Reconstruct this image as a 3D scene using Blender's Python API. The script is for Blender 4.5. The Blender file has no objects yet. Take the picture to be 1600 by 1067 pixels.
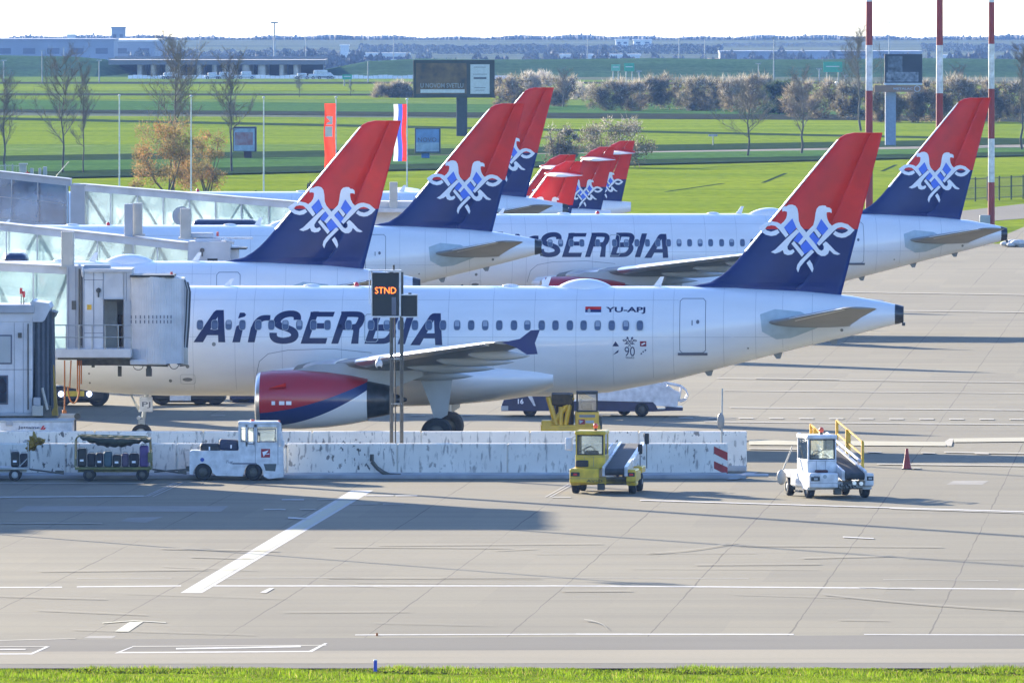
import bpy, bmesh, math, random
from mathutils import Vector, Matrix
R = math.radians
random.seed(7)
S = bpy.context.scene
COL = S.collection
# ---------------------------------------------------------------- camera
F, H = 19700.0, 17.0                      # focal length in px of a 1600 px wide frame, eye height in m
PT = math.atan(543.5 / F)                 # downward pitch
CPI, SPI = math.cos(PT), math.sin(PT)
cam_d = bpy.data.cameras.new('camera'); cam = bpy.data.objects.new('camera', cam_d); COL.objects.link(cam)
cam.location = (0, 0, H); cam.rotation_euler = (math.pi / 2 - PT, 0, 0)
cam_d.sensor_width = 36; cam_d.lens = F / 1600 * 36; cam_d.clip_start = 5; cam_d.clip_end = 30000
S.camera = cam
# ---------------------------------------------------------------- sky and sun
SUN_E, SUN_A = R(16.0), R(31.0)           # elevation; azimuth left of the view axis, behind the planes
w = bpy.data.worlds.new('World'); S.world = w; w.use_nodes = True
nt = w.node_tree; nt.nodes.clear()
sky = nt.nodes.new('ShaderNodeTexSky'); sky.sky_type = 'NISHITA'; sky.sun_disc = False
sky.sun_elevation = SUN_E; sky.sun_rotation = -SUN_A; sky.altitude = 100; sky.air_density = 1.0; sky.dust_density = 0.7; sky.ozone_density = 1.5
tc = nt.nodes.new('ShaderNodeTexCoord'); sx = nt.nodes.new('ShaderNodeSeparateXYZ'); mx = nt.nodes.new('ShaderNodeMath'); mx.operation = 'MAXIMUM'; mx.inputs[1].default_value = 0.012
cx = nt.nodes.new('ShaderNodeCombineXYZ'); bg = nt.nodes.new('ShaderNodeBackground'); wo = nt.nodes.new('ShaderNodeOutputWorld')
L_ = nt.links.new
L_(tc.outputs['Generated'], sx.inputs[0]); L_(sx.outputs[0], cx.inputs[0]); L_(sx.outputs[1], cx.inputs[1]); L_(sx.outputs[2], mx.inputs[0]); L_(mx.outputs[0], cx.inputs[2])
L_(cx.outputs[0], sky.inputs['Vector']); tn = nt.nodes.new('ShaderNodeMixRGB'); tn.blend_type = 'MULTIPLY'; tn.inputs[0].default_value = 1; tn.inputs[2].default_value = (0.70, 0.87, 1.25, 1); L_(sky.outputs[0], tn.inputs[1]); L_(tn.outputs[0], bg.inputs[0]); bg.inputs[1].default_value = 0.092; L_(bg.outputs[0], wo.inputs[0])
sd = bpy.data.lights.new('sun', 'SUN'); sd.energy = 4.9; sd.angle = R(0.5); sd.color = (1.0, 0.87, 0.67)
so = bpy.data.objects.new('sun', sd); COL.objects.link(so)
sv = Vector((-math.sin(SUN_A) * math.cos(SUN_E), math.cos(SUN_A) * math.cos(SUN_E), math.sin(SUN_E)))
so.rotation_euler = sv.to_track_quat('Z', 'Y').to_euler(); so.location = (-200, 700, 200)
S.view_settings.view_transform = 'Standard'; S.view_settings.look = 'None'; S.view_settings.gamma = 1; S.view_settings.use_curve_mapping = False
S.view_settings.exposure = 1.95
S.cycles.max_bounces = 8; S.cycles.volume_bounces = 0; S.cycles.transparent_max_bounces = 16
S.cycles.use_denoising = True
# ---------------------------------------------------------------- pixel helpers (photo pixels of the 1600x1067 frame -> metres)
def at(px, py, Y):
    k = (py - 533.5) / F
    h = Y * (SPI + k * CPI) / (CPI - k * SPI)
    fw = Y * CPI + h * SPI
    return Vector(((px - 800) * fw / F, Y, H - h))
def gr(px, py, z=0.0):
    k = (py - 533.5) / F
    Y = (H - z) * (CPI - k * SPI) / (SPI + k * CPI)
    fw = Y * CPI + (H - z) * SPI
    return Vector(((px - 800) * fw / F, Y, z))
# ---------------------------------------------------------------- materials
MATS = {}
def mat(name, col, rough=0.6, metal=0.0, var=0.12, scale=3.0, bump=0.0, coat=0.0, emit=None, es=1.0, stretch=(1, 1, 1), spec=0.5, col2=None, alpha=None):
    if name in MATS: return MATS[name]
    m = bpy.data.materials.new(name); m.use_nodes = True; n = m.node_tree; b = n.nodes['Principled BSDF']
    b.inputs['Roughness'].default_value = rough; b.inputs['Metallic'].default_value = metal; b.inputs['Coat Weight'].default_value = coat
    b.inputs['Coat Roughness'].default_value = 0.08; b.inputs['Specular IOR Level'].default_value = spec
    t = n.nodes.new('ShaderNodeTexCoord'); mp = n.nodes.new('ShaderNodeMapping'); mp.inputs['Scale'].default_value = stretch
    ns = n.nodes.new('ShaderNodeTexNoise'); ns.inputs['Scale'].default_value = scale; ns.inputs['Detail'].default_value = 6
    cr = n.nodes.new('ShaderNodeValToRGB'); e = cr.color_ramp.elements; e[0].position = 0.3; e[1].position = 0.7
    c2 = col2 or [c * (1 - var) for c in col]; c1 = [min(1, c * (1 + var * 0.5)) for c in col] if not col2 else col
    e[0].color = (*c2, 1); e[1].color = (*c1, 1)
    n.links.new(t.outputs['Object'], mp.inputs[0]); n.links.new(mp.outputs[0], ns.inputs['Vector']); n.links.new(ns.outputs[0], cr.inputs[0]); n.links.new(cr.outputs[0], b.inputs['Base Color'])
    if bump:
        bp = n.nodes.new('ShaderNodeBump'); bp.inputs['Strength'].default_value = bump; bp.inputs['Distance'].default_value = 0.02
        n.links.new(ns.outputs[0], bp.inputs['Height']); n.links.new(bp.outputs[0], b.inputs['Normal'])
    if emit:
        b.inputs['Emission Color'].default_value = (*emit, 1); b.inputs['Emission Strength'].default_value = es
    if alpha is not None: b.inputs['Alpha'].default_value = alpha
    MATS[name] = m; return m
def c255(r, g, b): return tuple(((v / 255) ** 2.2) for v in (r, g, b))
M_WHITE = mat('aircraft_white', (0.80, 0.80, 0.80), 0.32, 0, 0.07, 0.7, coat=0.5, stretch=(.6, 1, 2.2))
M_RED = mat('aircraft_red', (0.72, 0.018, 0.006), 0.4, 0, 0.22, 0.8, coat=0.1, spec=.3)
M_NAVY = mat('aircraft_navy', (0.007, 0.02, 0.12), 0.4, 0, 0.25, 0.8, coat=0.1, spec=.3)
M_BLUE = mat('emblem_blue', (0.06, 0.17, 0.75), 0.4, 0, 0.05)
M_EMB = mat('emblem_white', (0.84, 0.85, 0.88), 0.4, 0, 0.05)
M_GREY = mat('aircraft_grey', (0.22, 0.225, 0.22), 0.4, 0, 0.15, 1.2)
M_LGREY = mat('light_grey_panel', (0.38, 0.41, 0.42), 0.4, 0, 0.1, 1.2)
M_METAL = mat('bare_metal', (0.75, 0.75, 0.76), 0.28, 0.85, 0.08, 2)
M_DMETAL = mat('dark_metal', (0.07, 0.07, 0.075), 0.35, 0.7, 0.4, 3)
M_LINE = mat('panel_line', (0.12, 0.13, 0.17), 0.6, 0, 0.1)
M_CABWIN = mat('cabin_window', (0.09, 0.12, 0.2), 0.15, 0, 0.4, 6)
M_TYRE = mat('tyre_rubber', (0.018, 0.018, 0.02), 0.8, 0, 0.3, 8)
M_BLACK = mat('black_plastic', (0.012, 0.013, 0.014), 0.5, 0, 0.3, 5)
M_TITLE = mat('title_navy', (0.006, 0.010, 0.075), 0.4, 0, 0.08)
M_PWHITE = mat('vehicle_white', (0.66, 0.67, 0.68), 0.45, 0, 0.30, 3.2, coat=0.3)
M_YEL = mat('vehicle_yellow', (0.66, 0.45, 0.02), 0.42, 0, 0.35, 3, coat=0.2)
M_YEL2 = mat('bright_yellow', (0.75, 0.42, 0.01), 0.42, 0, 0.25, 3, coat=0.2)
M_VNAVY = mat('vehicle_navy', (0.01, 0.02, 0.075), 0.4, 0, 0.3, 3, coat=0.2)
M_BEAC = mat('beacon_orange', (0.8, 0.09, 0.02), 0.25, 0, 0.1, coat=0.5)
M_BEACR = mat('beacon_red', (0.6, 0.01, 0.02), 0.25, 0, 0.1, coat=0.5)
M_BGREY = mat('bridge_grey', (0.36, 0.38, 0.41), 0.5, 0, 0.12, 1.5)
M_BLGREY = mat('bridge_light_grey', (0.55, 0.56, 0.58), 0.5, 0, 0.22, 1.1)
M_BEIGE = mat('bridge_beige', (0.45, 0.43, 0.38), 0.55, 0, 0.15, 2)
M_STEEL = mat('galvanised_steel', (0.36, 0.38, 0.38), 0.45, 0.5, 0.3, 4)
M_POSTS = mat('weathered_post', (0.13, 0.12, 0.10), 0.5, 0.3, 0.3, 4)
M_DSTEEL = mat('dark_steel', (0.10, 0.095, 0.08), 0.55, 0.3, 0.4, 4)
M_STRAP = mat('orange_strap', (0.5, 0.16, 0.03), 0.7, 0, 0.2)
def glassmat(name, tint, trans=0.45, transl=0.4):
    m = bpy.data.materials.new(name); m.use_nodes = True; n = m.node_tree; n.nodes.clear()
    o = n.nodes.new('ShaderNodeOutputMaterial'); tr = n.nodes.new('ShaderNodeBsdfTransparent'); tl = n.nodes.new('ShaderNodeBsdfTranslucent'); gl = n.nodes.new('ShaderNodeBsdfGlossy')
    tr.inputs[0].default_value = (*[0.6 + 0.4 * c for c in tint], 1); tl.inputs[0].default_value = (*tint, 1); gl.inputs[0].default_value = (0.9, 0.95, 1, 1); gl.inputs[1].default_value = 0.06
    t = n.nodes.new('ShaderNodeTexCoord'); ns = n.nodes.new('ShaderNodeTexNoise'); ns.inputs['Scale'].default_value = 0.8; ns.inputs['Detail'].default_value = 3
    mr = n.nodes.new('ShaderNodeMapRange'); mr.inputs['From Min'].default_value = 0.35; mr.inputs['From Max'].default_value = 0.65; mr.inputs['To Min'].default_value = max(0, trans - 0.15); mr.inputs['To Max'].default_value = min(1, trans + 0.15)
    n.links.new(t.outputs['Object'], ns.inputs['Vector']); n.links.new(ns.outputs[0], mr.inputs[0])
    a = n.nodes.new('ShaderNodeMixShader'); n.links.new(mr.outputs[0], a.inputs[0]); n.links.new(tl.outputs[0], a.inputs[1]); n.links.new(tr.outputs[0], a.inputs[2])
    fr = n.nodes.new('ShaderNodeFresnel'); fr.inputs[0].default_value = 1.45
    b = n.nodes.new('ShaderNodeMixShader'); n.links.new(fr.outputs[0], b.inputs[0]); n.links.new(a.outputs[0], b.inputs[1]); n.links.new(gl.outputs[0], b.inputs[2]); n.links.new(b.outputs[0], o.inputs[0])
    MATS[name] = m; return m
M_GLASS = glassmat('clear_glass', (0.55, 0.62, 0.64), 0.78)
M_FROST = glassmat('frosted_glass', (0.60, 0.72, 0.76), 0.52)
M_BGLASS = glassmat('blue_glass', (0.10, 0.22, 0.40), 0.45)
# ---------------------------------------------------------------- mesh helpers
class MB:
    def __init__(s): s.v = []; s.f = []; s.m = []; s.sm = []
    def add(s, vs, fs, mi=0, smooth=False):
        o = len(s.v); s.v += [tuple(v) for v in vs]
        for f in fs: s.f.append(tuple(i + o for i in f)); s.m.append(mi); s.sm.append(smooth)
    def hexa(s, p, mi=0): s.add(p, [(0, 3, 2, 1), (4, 5, 6, 7), (0, 1, 5, 4), (1, 2, 6, 5), (2, 3, 7, 6), (3, 0, 4, 7)], mi)
    def box(s, x0, x1, y0, y1, z0, z1, mi=0): s.hexa([(x0, y0, z0), (x1, y0, z0), (x1, y1, z0), (x0, y1, z0), (x0, y0, z1), (x1, y0, z1), (x1, y1, z1), (x0, y1, z1)], mi)
    def bbox(s, x0, x1, y0, y1, z0, z1, r=0.05, mi=0):          # box with chamfered edges
        bm = bmesh.new(); bmesh.ops.create_cube(bm, size=1)
        for v in bm.verts: v.co = Vector(((x0 + x1) / 2 + v.co.x * (x1 - x0), (y0 + y1) / 2 + v.co.y * (y1 - y0), (z0 + z1) / 2 + v.co.z * (z1 - z0)))
        bmesh.ops.bevel(bm, geom=bm.edges[:], offset=min(r, 0.45 * min(x1 - x0, y1 - y0, z1 - z0)), segments=2, profile=0.5, affect='EDGES')
        s.frombm(bm, mi)
    def frombm(s, bm, mi=0, smooth=False):
        bm.verts.index_update(); s.add([v.co[:] for v in bm.verts], [[v.index for v in f.verts] for f in bm.faces], mi, smooth); bm.free()
    def pbox(s, x0, y0, x1, y1, Y, dep, mi=0):                   # box whose near face covers a photo rectangle at distance Y
        a = at(x0, y0, Y); b = at(x1, y1, Y); s.box(a.x, b.x, Y, Y + dep, b.z, a.z, mi)
    def pbbox(s, x0, y0, x1, y1, Y, dep, r=0.05, mi=0):
        a = at(x0, y0, Y); b = at(x1, y1, Y); s.bbox(a.x, b.x, Y, Y + dep, b.z, a.z, r, mi)
    def tube(s, a, b, r0, r1=None, n=8, mi=0, cap=True):
        a = Vector(a); b = Vector(b); r1 = r0 if r1 is None else r1; d = (b - a)
        if d.length < 1e-6: return
        d.normalize(); u = d.orthogonal().normalized(); w_ = d.cross(u)
        vs = [a + (u * math.cos(t) + w_ * math.sin(t)) * r0 for t in [2 * math.pi * i / n for i in range(n)]] + [b + (u * math.cos(t) + w_ * math.sin(t)) * r1 for t in [2 * math.pi * i / n for i in range(n)]]
        s.add(vs, [(i, (i + 1) % n, n + (i + 1) % n, n + i) for i in range(n)], mi, n > 5)
        if cap: s.add(vs, [tuple(range(n - 1, -1, -1)), tuple(range(n, 2 * n))], mi)
    def path(s, pts, r, n=6, mi=0):
        for a, b in zip(pts, pts[1:]): s.tube(a, b, r, r, n, mi)
    def loft(s, secs, mi=0, closed=True, cap=True, smooth=True):
        n = len(secs[0]); vs = [p for c in secs for p in c]; fs = []
        for k in range(len(secs) - 1):
            for i in range(n if closed else n - 1):
                j = (i + 1) % n; fs.append((k * n + i, k * n + j, (k + 1) * n + j, (k + 1) * n + i))
        s.add(vs, fs, mi, smooth)
        if cap and closed: s.add(secs[0], [tuple(range(n - 1, -1, -1))], mi); s.add(secs[-1], [tuple(range(n))], mi)
    def prism(s, poly, d, mi=0):                                 # poly of 3d points, extruded by vector d
        n = len(poly); d = Vector(d); a = [Vector(p) for p in poly]; b = [p + d for p in a]
        s.add(a + b, [tuple(range(n)), tuple(range(2 * n - 1, n - 1, -1))] + [(i, n + i, n + (i + 1) % n, (i + 1) % n) for i in range(n)], mi)
    def ell(s, c, r, mi=0, n=12, m=8):
        c = Vector(c); secs = []
        for k in range(m + 1):
            t = math.pi * k / m; secs.append([(c.x + r[0] * max(1e-4, math.sin(t)) * math.cos(a), c.y + r[1] * max(1e-4, math.sin(t)) * math.sin(a), c.z + r[2] * math.cos(t)) for a in [2 * math.pi * i / n for i in range(n)]])
        s.loft(secs, mi, cap=False)
    def wheel(s, c, r, w_, ax='x', mi=0, n=24):
        c = Vector(c); d = Vector((1, 0, 0)) if ax == 'x' else Vector((0, 1, 0)); e = Vector((0, 1, 0)) if ax == 'x' else Vector((1, 0, 0)); z = Vector((0, 0, 1)); secs = []
        for q, rr in ((-.5, .55), (-.5, .86), (-.38, .97), (-.2, 1), (.2, 1), (.38, .97), (.5, .86), (.5, .55)):
            secs.append([c + d * (q * w_) + (e * math.cos(t) + z * math.sin(t)) * r * rr for t in [2 * math.pi * i / n for i in range(n)]])
        s.loft(secs, mi, cap=False)
    def rim(s, c, r, w_, ax='x', mi=0, n=20):
        c = Vector(c); d = Vector((1, 0, 0)) if ax == 'x' else Vector((0, 1, 0)); e = Vector((0, 1, 0)) if ax == 'x' else Vector((1, 0, 0)); z = Vector((0, 0, 1))
        secs = [[c + d * (q * w_) + (e * math.cos(t) + z * math.sin(t)) * r * rr for t in [2 * math.pi * i / n for i in range(n)]] for q, rr in ((-.47, .15), (-.47, .25), (-.36, .35), (-.42, .565), (.42, .565), (.36, .35), (.47, .25), (.47, .15))]
        s.loft(secs, mi)
    def build(s, name, mats, parent=None, loc=None):
        me = bpy.data.meshes.new(name); me.from_pydata(s.v, [], s.f); me.validate(clean_customdata=False)
        for m in (mats if isinstance(mats, (list, tuple)) else [mats]): me.materials.append(m)
        if len(me.polygons) == len(s.f):
            me.polygons.foreach_set('material_index', s.m); me.polygons.foreach_set('use_smooth', s.sm)
        me.update()
        o = bpy.data.objects.new(name, me); COL.objects.link(o)
        if parent: o.parent = parent
        if loc is not None: o.location = loc
        return o
def thing(name, label, cat, loc=(0, 0, 0), rz=0, group=None):
    o = bpy.data.objects.new(name, None); COL.objects.link(o); o.location = loc; o.rotation_euler = (0, 0, rz)
    o['label'] = label; o['category'] = cat
    if group: o['group'] = group
    return o
def tag(o, label, cat, group=None):
    o['label'] = label; o['category'] = cat
    if group: o['group'] = group
    return o
def struct(o): o['kind'] = 'structure'; return o
def recenter(o, loc):                                            # move a mesh's origin to loc (mesh was built in world coordinates)
    o.data.transform(Matrix.Translation(-Vector(loc))); o.location = loc; return o
def copy_tree(o, parent=None, skip=()):
    c = o.copy(); COL.objects.link(c); c.parent = parent
    for ch in list(o.children):
        if ch.name.split('.')[0] in skip: continue
        copy_tree(ch, c, skip)
    return c
def textpolys(txt, shear=0.0, bold=0.0, sx_=1.0):
    """outline of a line of text as 2d triangles, unit cap height roughly 0.73"""
    cu = bpy.data.curves.new('t', 'FONT'); cu.body = txt; cu.size = 1; cu.shear = shear; cu.offset = bold; cu.resolution_u = 3
    ob = bpy.data.objects.new('t', cu); COL.objects.link(ob); dg = bpy.context.evaluated_depsgraph_get(); me = ob.evaluated_get(dg).to_mesh()
    vs = [(v.co.x, v.co.y) for v in me.vertices]; fs = [tuple(p.vertices) for p in me.polygons]
    ob.evaluated_get(dg).to_mesh_clear(); bpy.data.objects.remove(ob); bpy.data.curves.remove(cu)
    x0 = min(v[0] for v in vs); x1 = max(v[0] for v in vs); y0 = min(v[1] for v in vs); y1 = max(v[1] for v in vs)
    return [((v[0] - x0) / (x1 - x0), (v[1] - y0) / (y1 - y0)) for v in vs], fs      # normalised to 0..1 in both axes
def decal(mb, vs, fs, fn, step=(0.4, 0.15), mi=0):
    """lay flat 2d geometry onto a curved surface: cut by a grid, then map each (a, b) through fn"""
    bm = bmesh.new(); bv = [bm.verts.new((a, b, 0)) for a, b in vs]
    for f in fs:
        try: bm.faces.new([bv[i] for i in f])
        except ValueError: pass
    A = [v[0] for v in vs]; B = [v[1] for v in vs]
    for lo, hi, st, nrm in ((min(A), max(A), step[0], (1, 0, 0)), (min(B), max(B), step[1], (0, 1, 0))):
        k = math.ceil(lo / st)
        while k * st < hi:
            bmesh.ops.bisect_plane(bm, geom=bm.verts[:] + bm.edges[:] + bm.faces[:], plane_co=Vector(nrm) * (k * st), plane_no=nrm); k += 1
    for v in bm.verts: v.co = Vector(fn(v.co.x, v.co.y))
    mb.frombm(bm, mi)
def flattext(mb, txt, p0, px_, pz_, wdt, hgt, mi=0, shear=0, bold=0.012):
    """text on a flat face: p0 lower left corner, px_/pz_ unit vectors"""
    vs, fs = textpolys(txt, shear, bold); p0 = Vector(p0); px_ = Vector(px_); pz_ = Vector(pz_)
    mb.add([p0 + px_ * (a * wdt) + pz_ * (b * hgt) for a, b in vs], fs, mi)
# ---------------------------------------------------------------- the airliner (local: x from nose to tail, y<0 towards the camera, z up)
LEN = 33.84
SA = 41.5
TH = R(3.0)
def ip(x, tab):
    if x <= tab[0][0]: return tab[0][1:]
    for a, b in zip(tab, tab[1:]):
        if x <= b[0]:
            t = (x - a[0]) / (b[0] - a[0]); return tuple(p + (q - p) * t for p, q in zip(a[1:], b[1:]))
    return tab[-1][1:]
FUS = [(0, 3.38, 3.30, .04), (.12, 3.62, 3.08, .26), (.3, 3.85, 2.90, .45), (.8, 4.22, 2.60, .85), (1.5, 4.60, 2.34, 1.2), (2.3, 5.18, 2.12, 1.5), (3.2, 5.64, 1.97, 1.75), (4.5, 5.90, 1.87, 1.92), (6, 5.975, 1.82, 1.975),
       (20.5, 5.975, 1.82, 1.975), (22.7, 5.975, 1.97, 1.95), (25.1, 5.975, 2.42, 1.82), (27.5, 5.95, 3.03, 1.52), (29.9, 5.82, 3.65, 1.10), (31.87, 5.62, 4.12, .72), (33.2, 5.38, 4.47, .46), (33.52, 5.31, 4.55, .40)]
def fus(L): return ip(L, FUS)
def fsurf(L, z, off=0.0):
    t, b, wd = fus(L); zc = (t + b) / 2; h = (t - b) / 2; q = max(-1, min(1, (z - zc) / h)); n = math.sqrt(max(0, 1 - q * q))
    return (L, -(wd * n + off * max(.35, n)), z + off * q)
def lz(px, py, s=41.66):                                          # photo pixel on the near skin of the first airliner -> (L, z)
    X = (px - 800) / s; nx = (1412 - 800) / SA - LEN * math.cos(TH)
    return ((X - nx) / math.cos(TH) + 0.1, H - (py + 10) / s)
def cc(px, py): return (LEN - (1412 - px) / SA, H - (py + 10) / SA)
FLE = [(5.3, 25.75), (5.96, 25.78), (6.06, 26.2), (6.13, 26.56), (6.35, 26.93), (6.54, 27.17), (6.85, 27.48), (7.19, 27.77), (11.45, 31.30), (11.6, 31.46), (11.70, 31.66), (11.76, 31.95)]
def fle(z): return ip(z, FLE)[0]
def fte(z): return 31.50 + (z - 5.70) * 0.2545
def fprof(u): return math.sqrt(max(u, 0)) * (1 - u) * 2.6
def fthick(z): return .30 - (z - 5.3) * .026
def finy(L, z, off=0.0):
    a = fle(z); b = fte(z); u = max(0, min(1, (L - a) / (b - a))); return (L, -(fprof(u) * fthick(z) + off), z)
EMB_W = [
 [(430,252),(428,212),(452,188),(488,182),(512,166),(555,162),(600,178),(625,215),(636,270),(642,370),(665,430),(740,518),(700,575),(612,460),(560,340),(453,455),(410,415),(450,380),(478,340),(490,300),(492,255),(455,245)],
 [(1064,270),(1062,222),(1035,200),(1000,195),(985,175),(945,172),(900,182),(872,215),(857,270),(845,360),(828,425),(740,515),(780,560),(868,465),(930,345),(1022,470),(1070,435),(1035,400),(1010,350),(1000,300),(1000,262),(1035,258)],
 [(1022,468),(1070,430),(1110,405),(1150,394),(1190,392),(1270,415),(1355,488),(1300,548),(1240,582),(1190,588),(1130,575),(1080,540),(1110,500),(1150,522),(1195,532),(1240,518),(1277,492),(1240,465),(1190,450),(1140,462),(1095,498),(905,690),(873,657),(945,560)],
 [(453,455),(410,412),(370,390),(290,375),(215,390),(125,455),(160,510),(220,550),(290,565),(350,555),(397,520),(370,480),(320,500),(285,510),(235,495),(200,465),(240,440),(290,428),(340,435),(385,475),(475,584),(512,550)],
 [(580,628),(716,790),(682,830),(548,662)],
 [(782,870),(815,920),(832,985),(815,1032),(790,990),(742,910)],
 [(805,733),(840,768),(720,885),(660,960),(635,1032),(613,985),(625,930),(660,880)],
 [(740,516),(778,555),(668,684),(635,655)],
 [(615,476),(652,510),(555,612),(520,660),(497,700),(502,735),(530,752),(573,733),(590,765),(555,800),(500,809),(455,792),(437,745),(400,770),(340,790),(285,770),(340,738),(420,660),(480,600)],
 [(690,468),(740,518),(782,565),(870,688),(905,738),(935,752),(960,735),(964,700),(948,668),(985,634),(1005,645),(1045,685),(1110,755),(1174,796),(1140,807),(1090,796),(1035,745),(1018,792),(980,820),(930,820),(880,790),(740,620),(700,575)],
 [(868,470),(932,550),(900,592),(835,498)]]
EMB_B = [[(560,340),(612,460),(528,550),(453,455)], [(930,345),(1022,470),(948,556),(868,465)], [(650,512),(700,575),(634,655),(572,620)], [(825,516),(892,592),(914,598),(876,655),(878,688),(776,573)], [(740,618),(838,738),(800,742),(714,797),(662,692)]]
def emb(p): return cc(1170 + p[0] / 8.2056, 300 + p[1] / 8.2056)
def airfoil(Lle, ch, zc, th, y, n=9):
    us = [(1 - math.cos(math.pi * i / n)) / 2 for i in range(n + 1)]
    up = [(Lle + u * ch, y, zc + th * .55 * fprof(u) * (1) - .02 * ch * u) for u in us]; lo = [(Lle + u * ch, y, zc - th * .45 * fprof(u) - .02 * ch * u) for u in us]
    return up + lo[-2:0:-1]
WS = [(1.2, 10.6, 6.9, 2.78, .80), (1.97, 11.0, 6.2, 2.88, .74), (6.4, 13.45, 3.95, 3.26, .50), (12.0, 16.5, 2.65, 3.82, .33), (16.6, 19.05, 1.55, 4.27, .18), (17.0, 19.3, 1.4, 4.31, .12)]
SS = [(.35, 28.25, 3.6, 4.52, .36), (.9, 28.55, 3.3, 4.60, .32), (3.5, 30.15, 2.2, 4.95, .22), (6.0, 31.72, 1.25, 5.30, .12), (6.2, 31.95, .95, 5.33, .07)]
M_SEAM = mat('faint_seam', (.38, .39, .42), .5); M_BLIND = mat('window_blind', (.30, .34, .42), .5)
def build_airliner(root):
    # fuselage
    mb = MB(); st = sorted(set([f[0] for f in FUS] + [i * .8 for i in range(42)])); st = [a for a in st if a <= 33.52]; secs = []
    for L in st:
        t, b, wd = fus(L); zc = (t + b) / 2; h = (t - b) / 2
        secs.append([(L, -wd * math.cos(a), zc + h * math.sin(a)) for a in [2 * math.pi * i / 48 for i in range(48)]])
    mb.loft(secs); mb.build('fuselage', M_WHITE, root)
    mb = MB(); secs = []
    for L, k in ((33.5, 1.01), (33.6, .98), (33.84, .80)):
        secs.append([(L, -.40 * k * math.cos(a), 4.93 + .38 * k * math.sin(a)) for a in [2 * math.pi * i / 24 for i in range(24)]])
    mb.loft(secs, cap=False); mb.add(secs[-1], [tuple(range(24))]); mb.box(33.78, 33.9, -.1, .1, 4.5, 4.62); mb.build('exhaust_cone', M_DMETAL, root)
    # belly fairing
    mb = MB(); secs = []
    for L in [9.5 + 11.2 * i / 24 for i in range(25)]:
        u = (L - 9.5) / 11.2; k = max(.02, math.sin(math.pi * u ** .85)) ** .5
        h = .35 + .75 * k; wd = 1.60 + .52 * k; zc = 2.55 - .02 * k
        if u in (0, 1): h, wd = .1, 1.2
        secs.append([(L, -wd * math.cos(a), zc + h * math.sin(a)) for a in [2 * math.pi * i / 32 for i in range(32)]])
    mb.loft(secs); mb.build('belly_fairing', M_WHITE, root)
    # fin and rudder
    zs = sorted([z for z, _ in FLE] + [8.13, 8.14, 7.6, 8.8, 9.6, 10.4, 11.0])
    for nm, u0, u1 in (('fin', 0.0, .6953), ('rudder', .6957, 1.0)):
        mb = MB(); us = [u0 + (u1 - u0) * (i / 8) ** (1.6 if nm == 'fin' else 1) for i in range(9)]
        for z0, z1 in zip(zs, zs[1:]):
            r = []
            for z in (z0, z1):
                a = fle(z); b = fte(z); L = [a + u * (b - a) for u in us]
                r.append([(l, -fprof(u) * fthick(z), z) for l, u in zip(L, us)] + [(l, fprof(u) * fthick(z), z) for l, u in list(zip(L, us))[::-1]])
            mb.loft(r, 1 if z1 <= 8.135 else 0, cap=False)
        mb.add(r[1], [tuple(range(18))], 0)
        fo = mb.build(nm, [M_RED, M_NAVY], root)
        if nm == 'fin': fin = fo
    mb = MB()
    for k, p in enumerate(EMB_W):
        q = [emb(a) for a in p]; decal(mb, q, [tuple(range(len(q)))], lambda a, b, k=k: finy(a, b, .015 + .0015 * k), (.3, .5))
    for k, p in enumerate(EMB_B):
        q = [emb(a) for a in p]; decal(mb, q, [tuple(range(len(q)))], lambda a, b, k=k: finy(a, b, .034 + .0015 * k), (.3, .5), 1)
    mb.build('emblem', [M_EMB, M_BLUE], fin)
    mb = MB(); zz = [7.3 + .2 * i for i in range(22)]
    mb.loft([[(fle(z) - .015, -.02, z), (fle(z) + .07, -fprof(.03) * fthick(z) - .012, z), (fle(z) + .07, fprof(.03) * fthick(z) + .012, z)] for z in zz]); mb.build('leading_edge', M_METAL, fin)
    # wings, stabilisers
    for sgn in (-1, 1):
        mb = MB(); mb.loft([airfoil(l, c, z, t, sgn * y) for y, l, c, z, t in WS]); wg = mb.build('wing', M_GREY, root)
        for s0, s1 in ((2.6, 5.0), (6.6, 16.4)):
            mb = MB(); secs = []
            for i in range(7):
                y = s0 + (s1 - s0) * i / 6; l, c, z, t = ip(y, WS)
                us = [.11, .06, .02, .004, 0]
                up = [(l - .012 + u * c, sgn * y, z + t * .55 * fprof(u) + .012) for u in us]; lo = [(l - .012 + u * c, sgn * y, z - t * .45 * fprof(u) - .012) for u in us[::-1]]
                secs.append(up + lo)
            mb.loft(secs); mb.build('slat', M_METAL, wg)
        for y, ln, ex in ((4.1, 3.2, .55), (7.9, 3.3, 1.0), (11.0, 2.9, .9), (13.8, 2.3, .75)):
            l, c, z, t = ip(y, WS); mb = MB(); e = l + c + ex; secs = []
            for i in range(11):
                u = i / 10; r = max(.015, math.sin(math.pi * min(1, u ** .8)) ** .7); L = e - ln * (1 - u); zc = z - t * .3 - .13 - .05 * u
                secs.append([(L, sgn * y + .15 * r * math.cos(a), zc + .2 * r * math.sin(a)) for a in [2 * math.pi * j / 12 for j in range(12)]])
            mb.loft(secs); mb.build('flap_fairing', M_LGREY, wg)
        mb = MB(); pl = [(19.6, 4.32), (20.25, 4.45), (20.65, 4.76), (20.98, 4.78), (20.80, 4.30), (20.90, 3.90), (20.50, 3.88), (20.1, 4.14)]
        mb.prism([(a, sgn * 16.98, b) for a, b in pl], (0, sgn * .06, 0)); mb.build('wingtip_fence', M_NAVY, wg)
        mb = MB(); mb.loft([airfoil(l, c, z, t, sgn * y) for y, l, c, z, t in SS]); sb = mb.build('stabiliser', M_GREY, root)
        mb = MB(); secs = []
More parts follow.
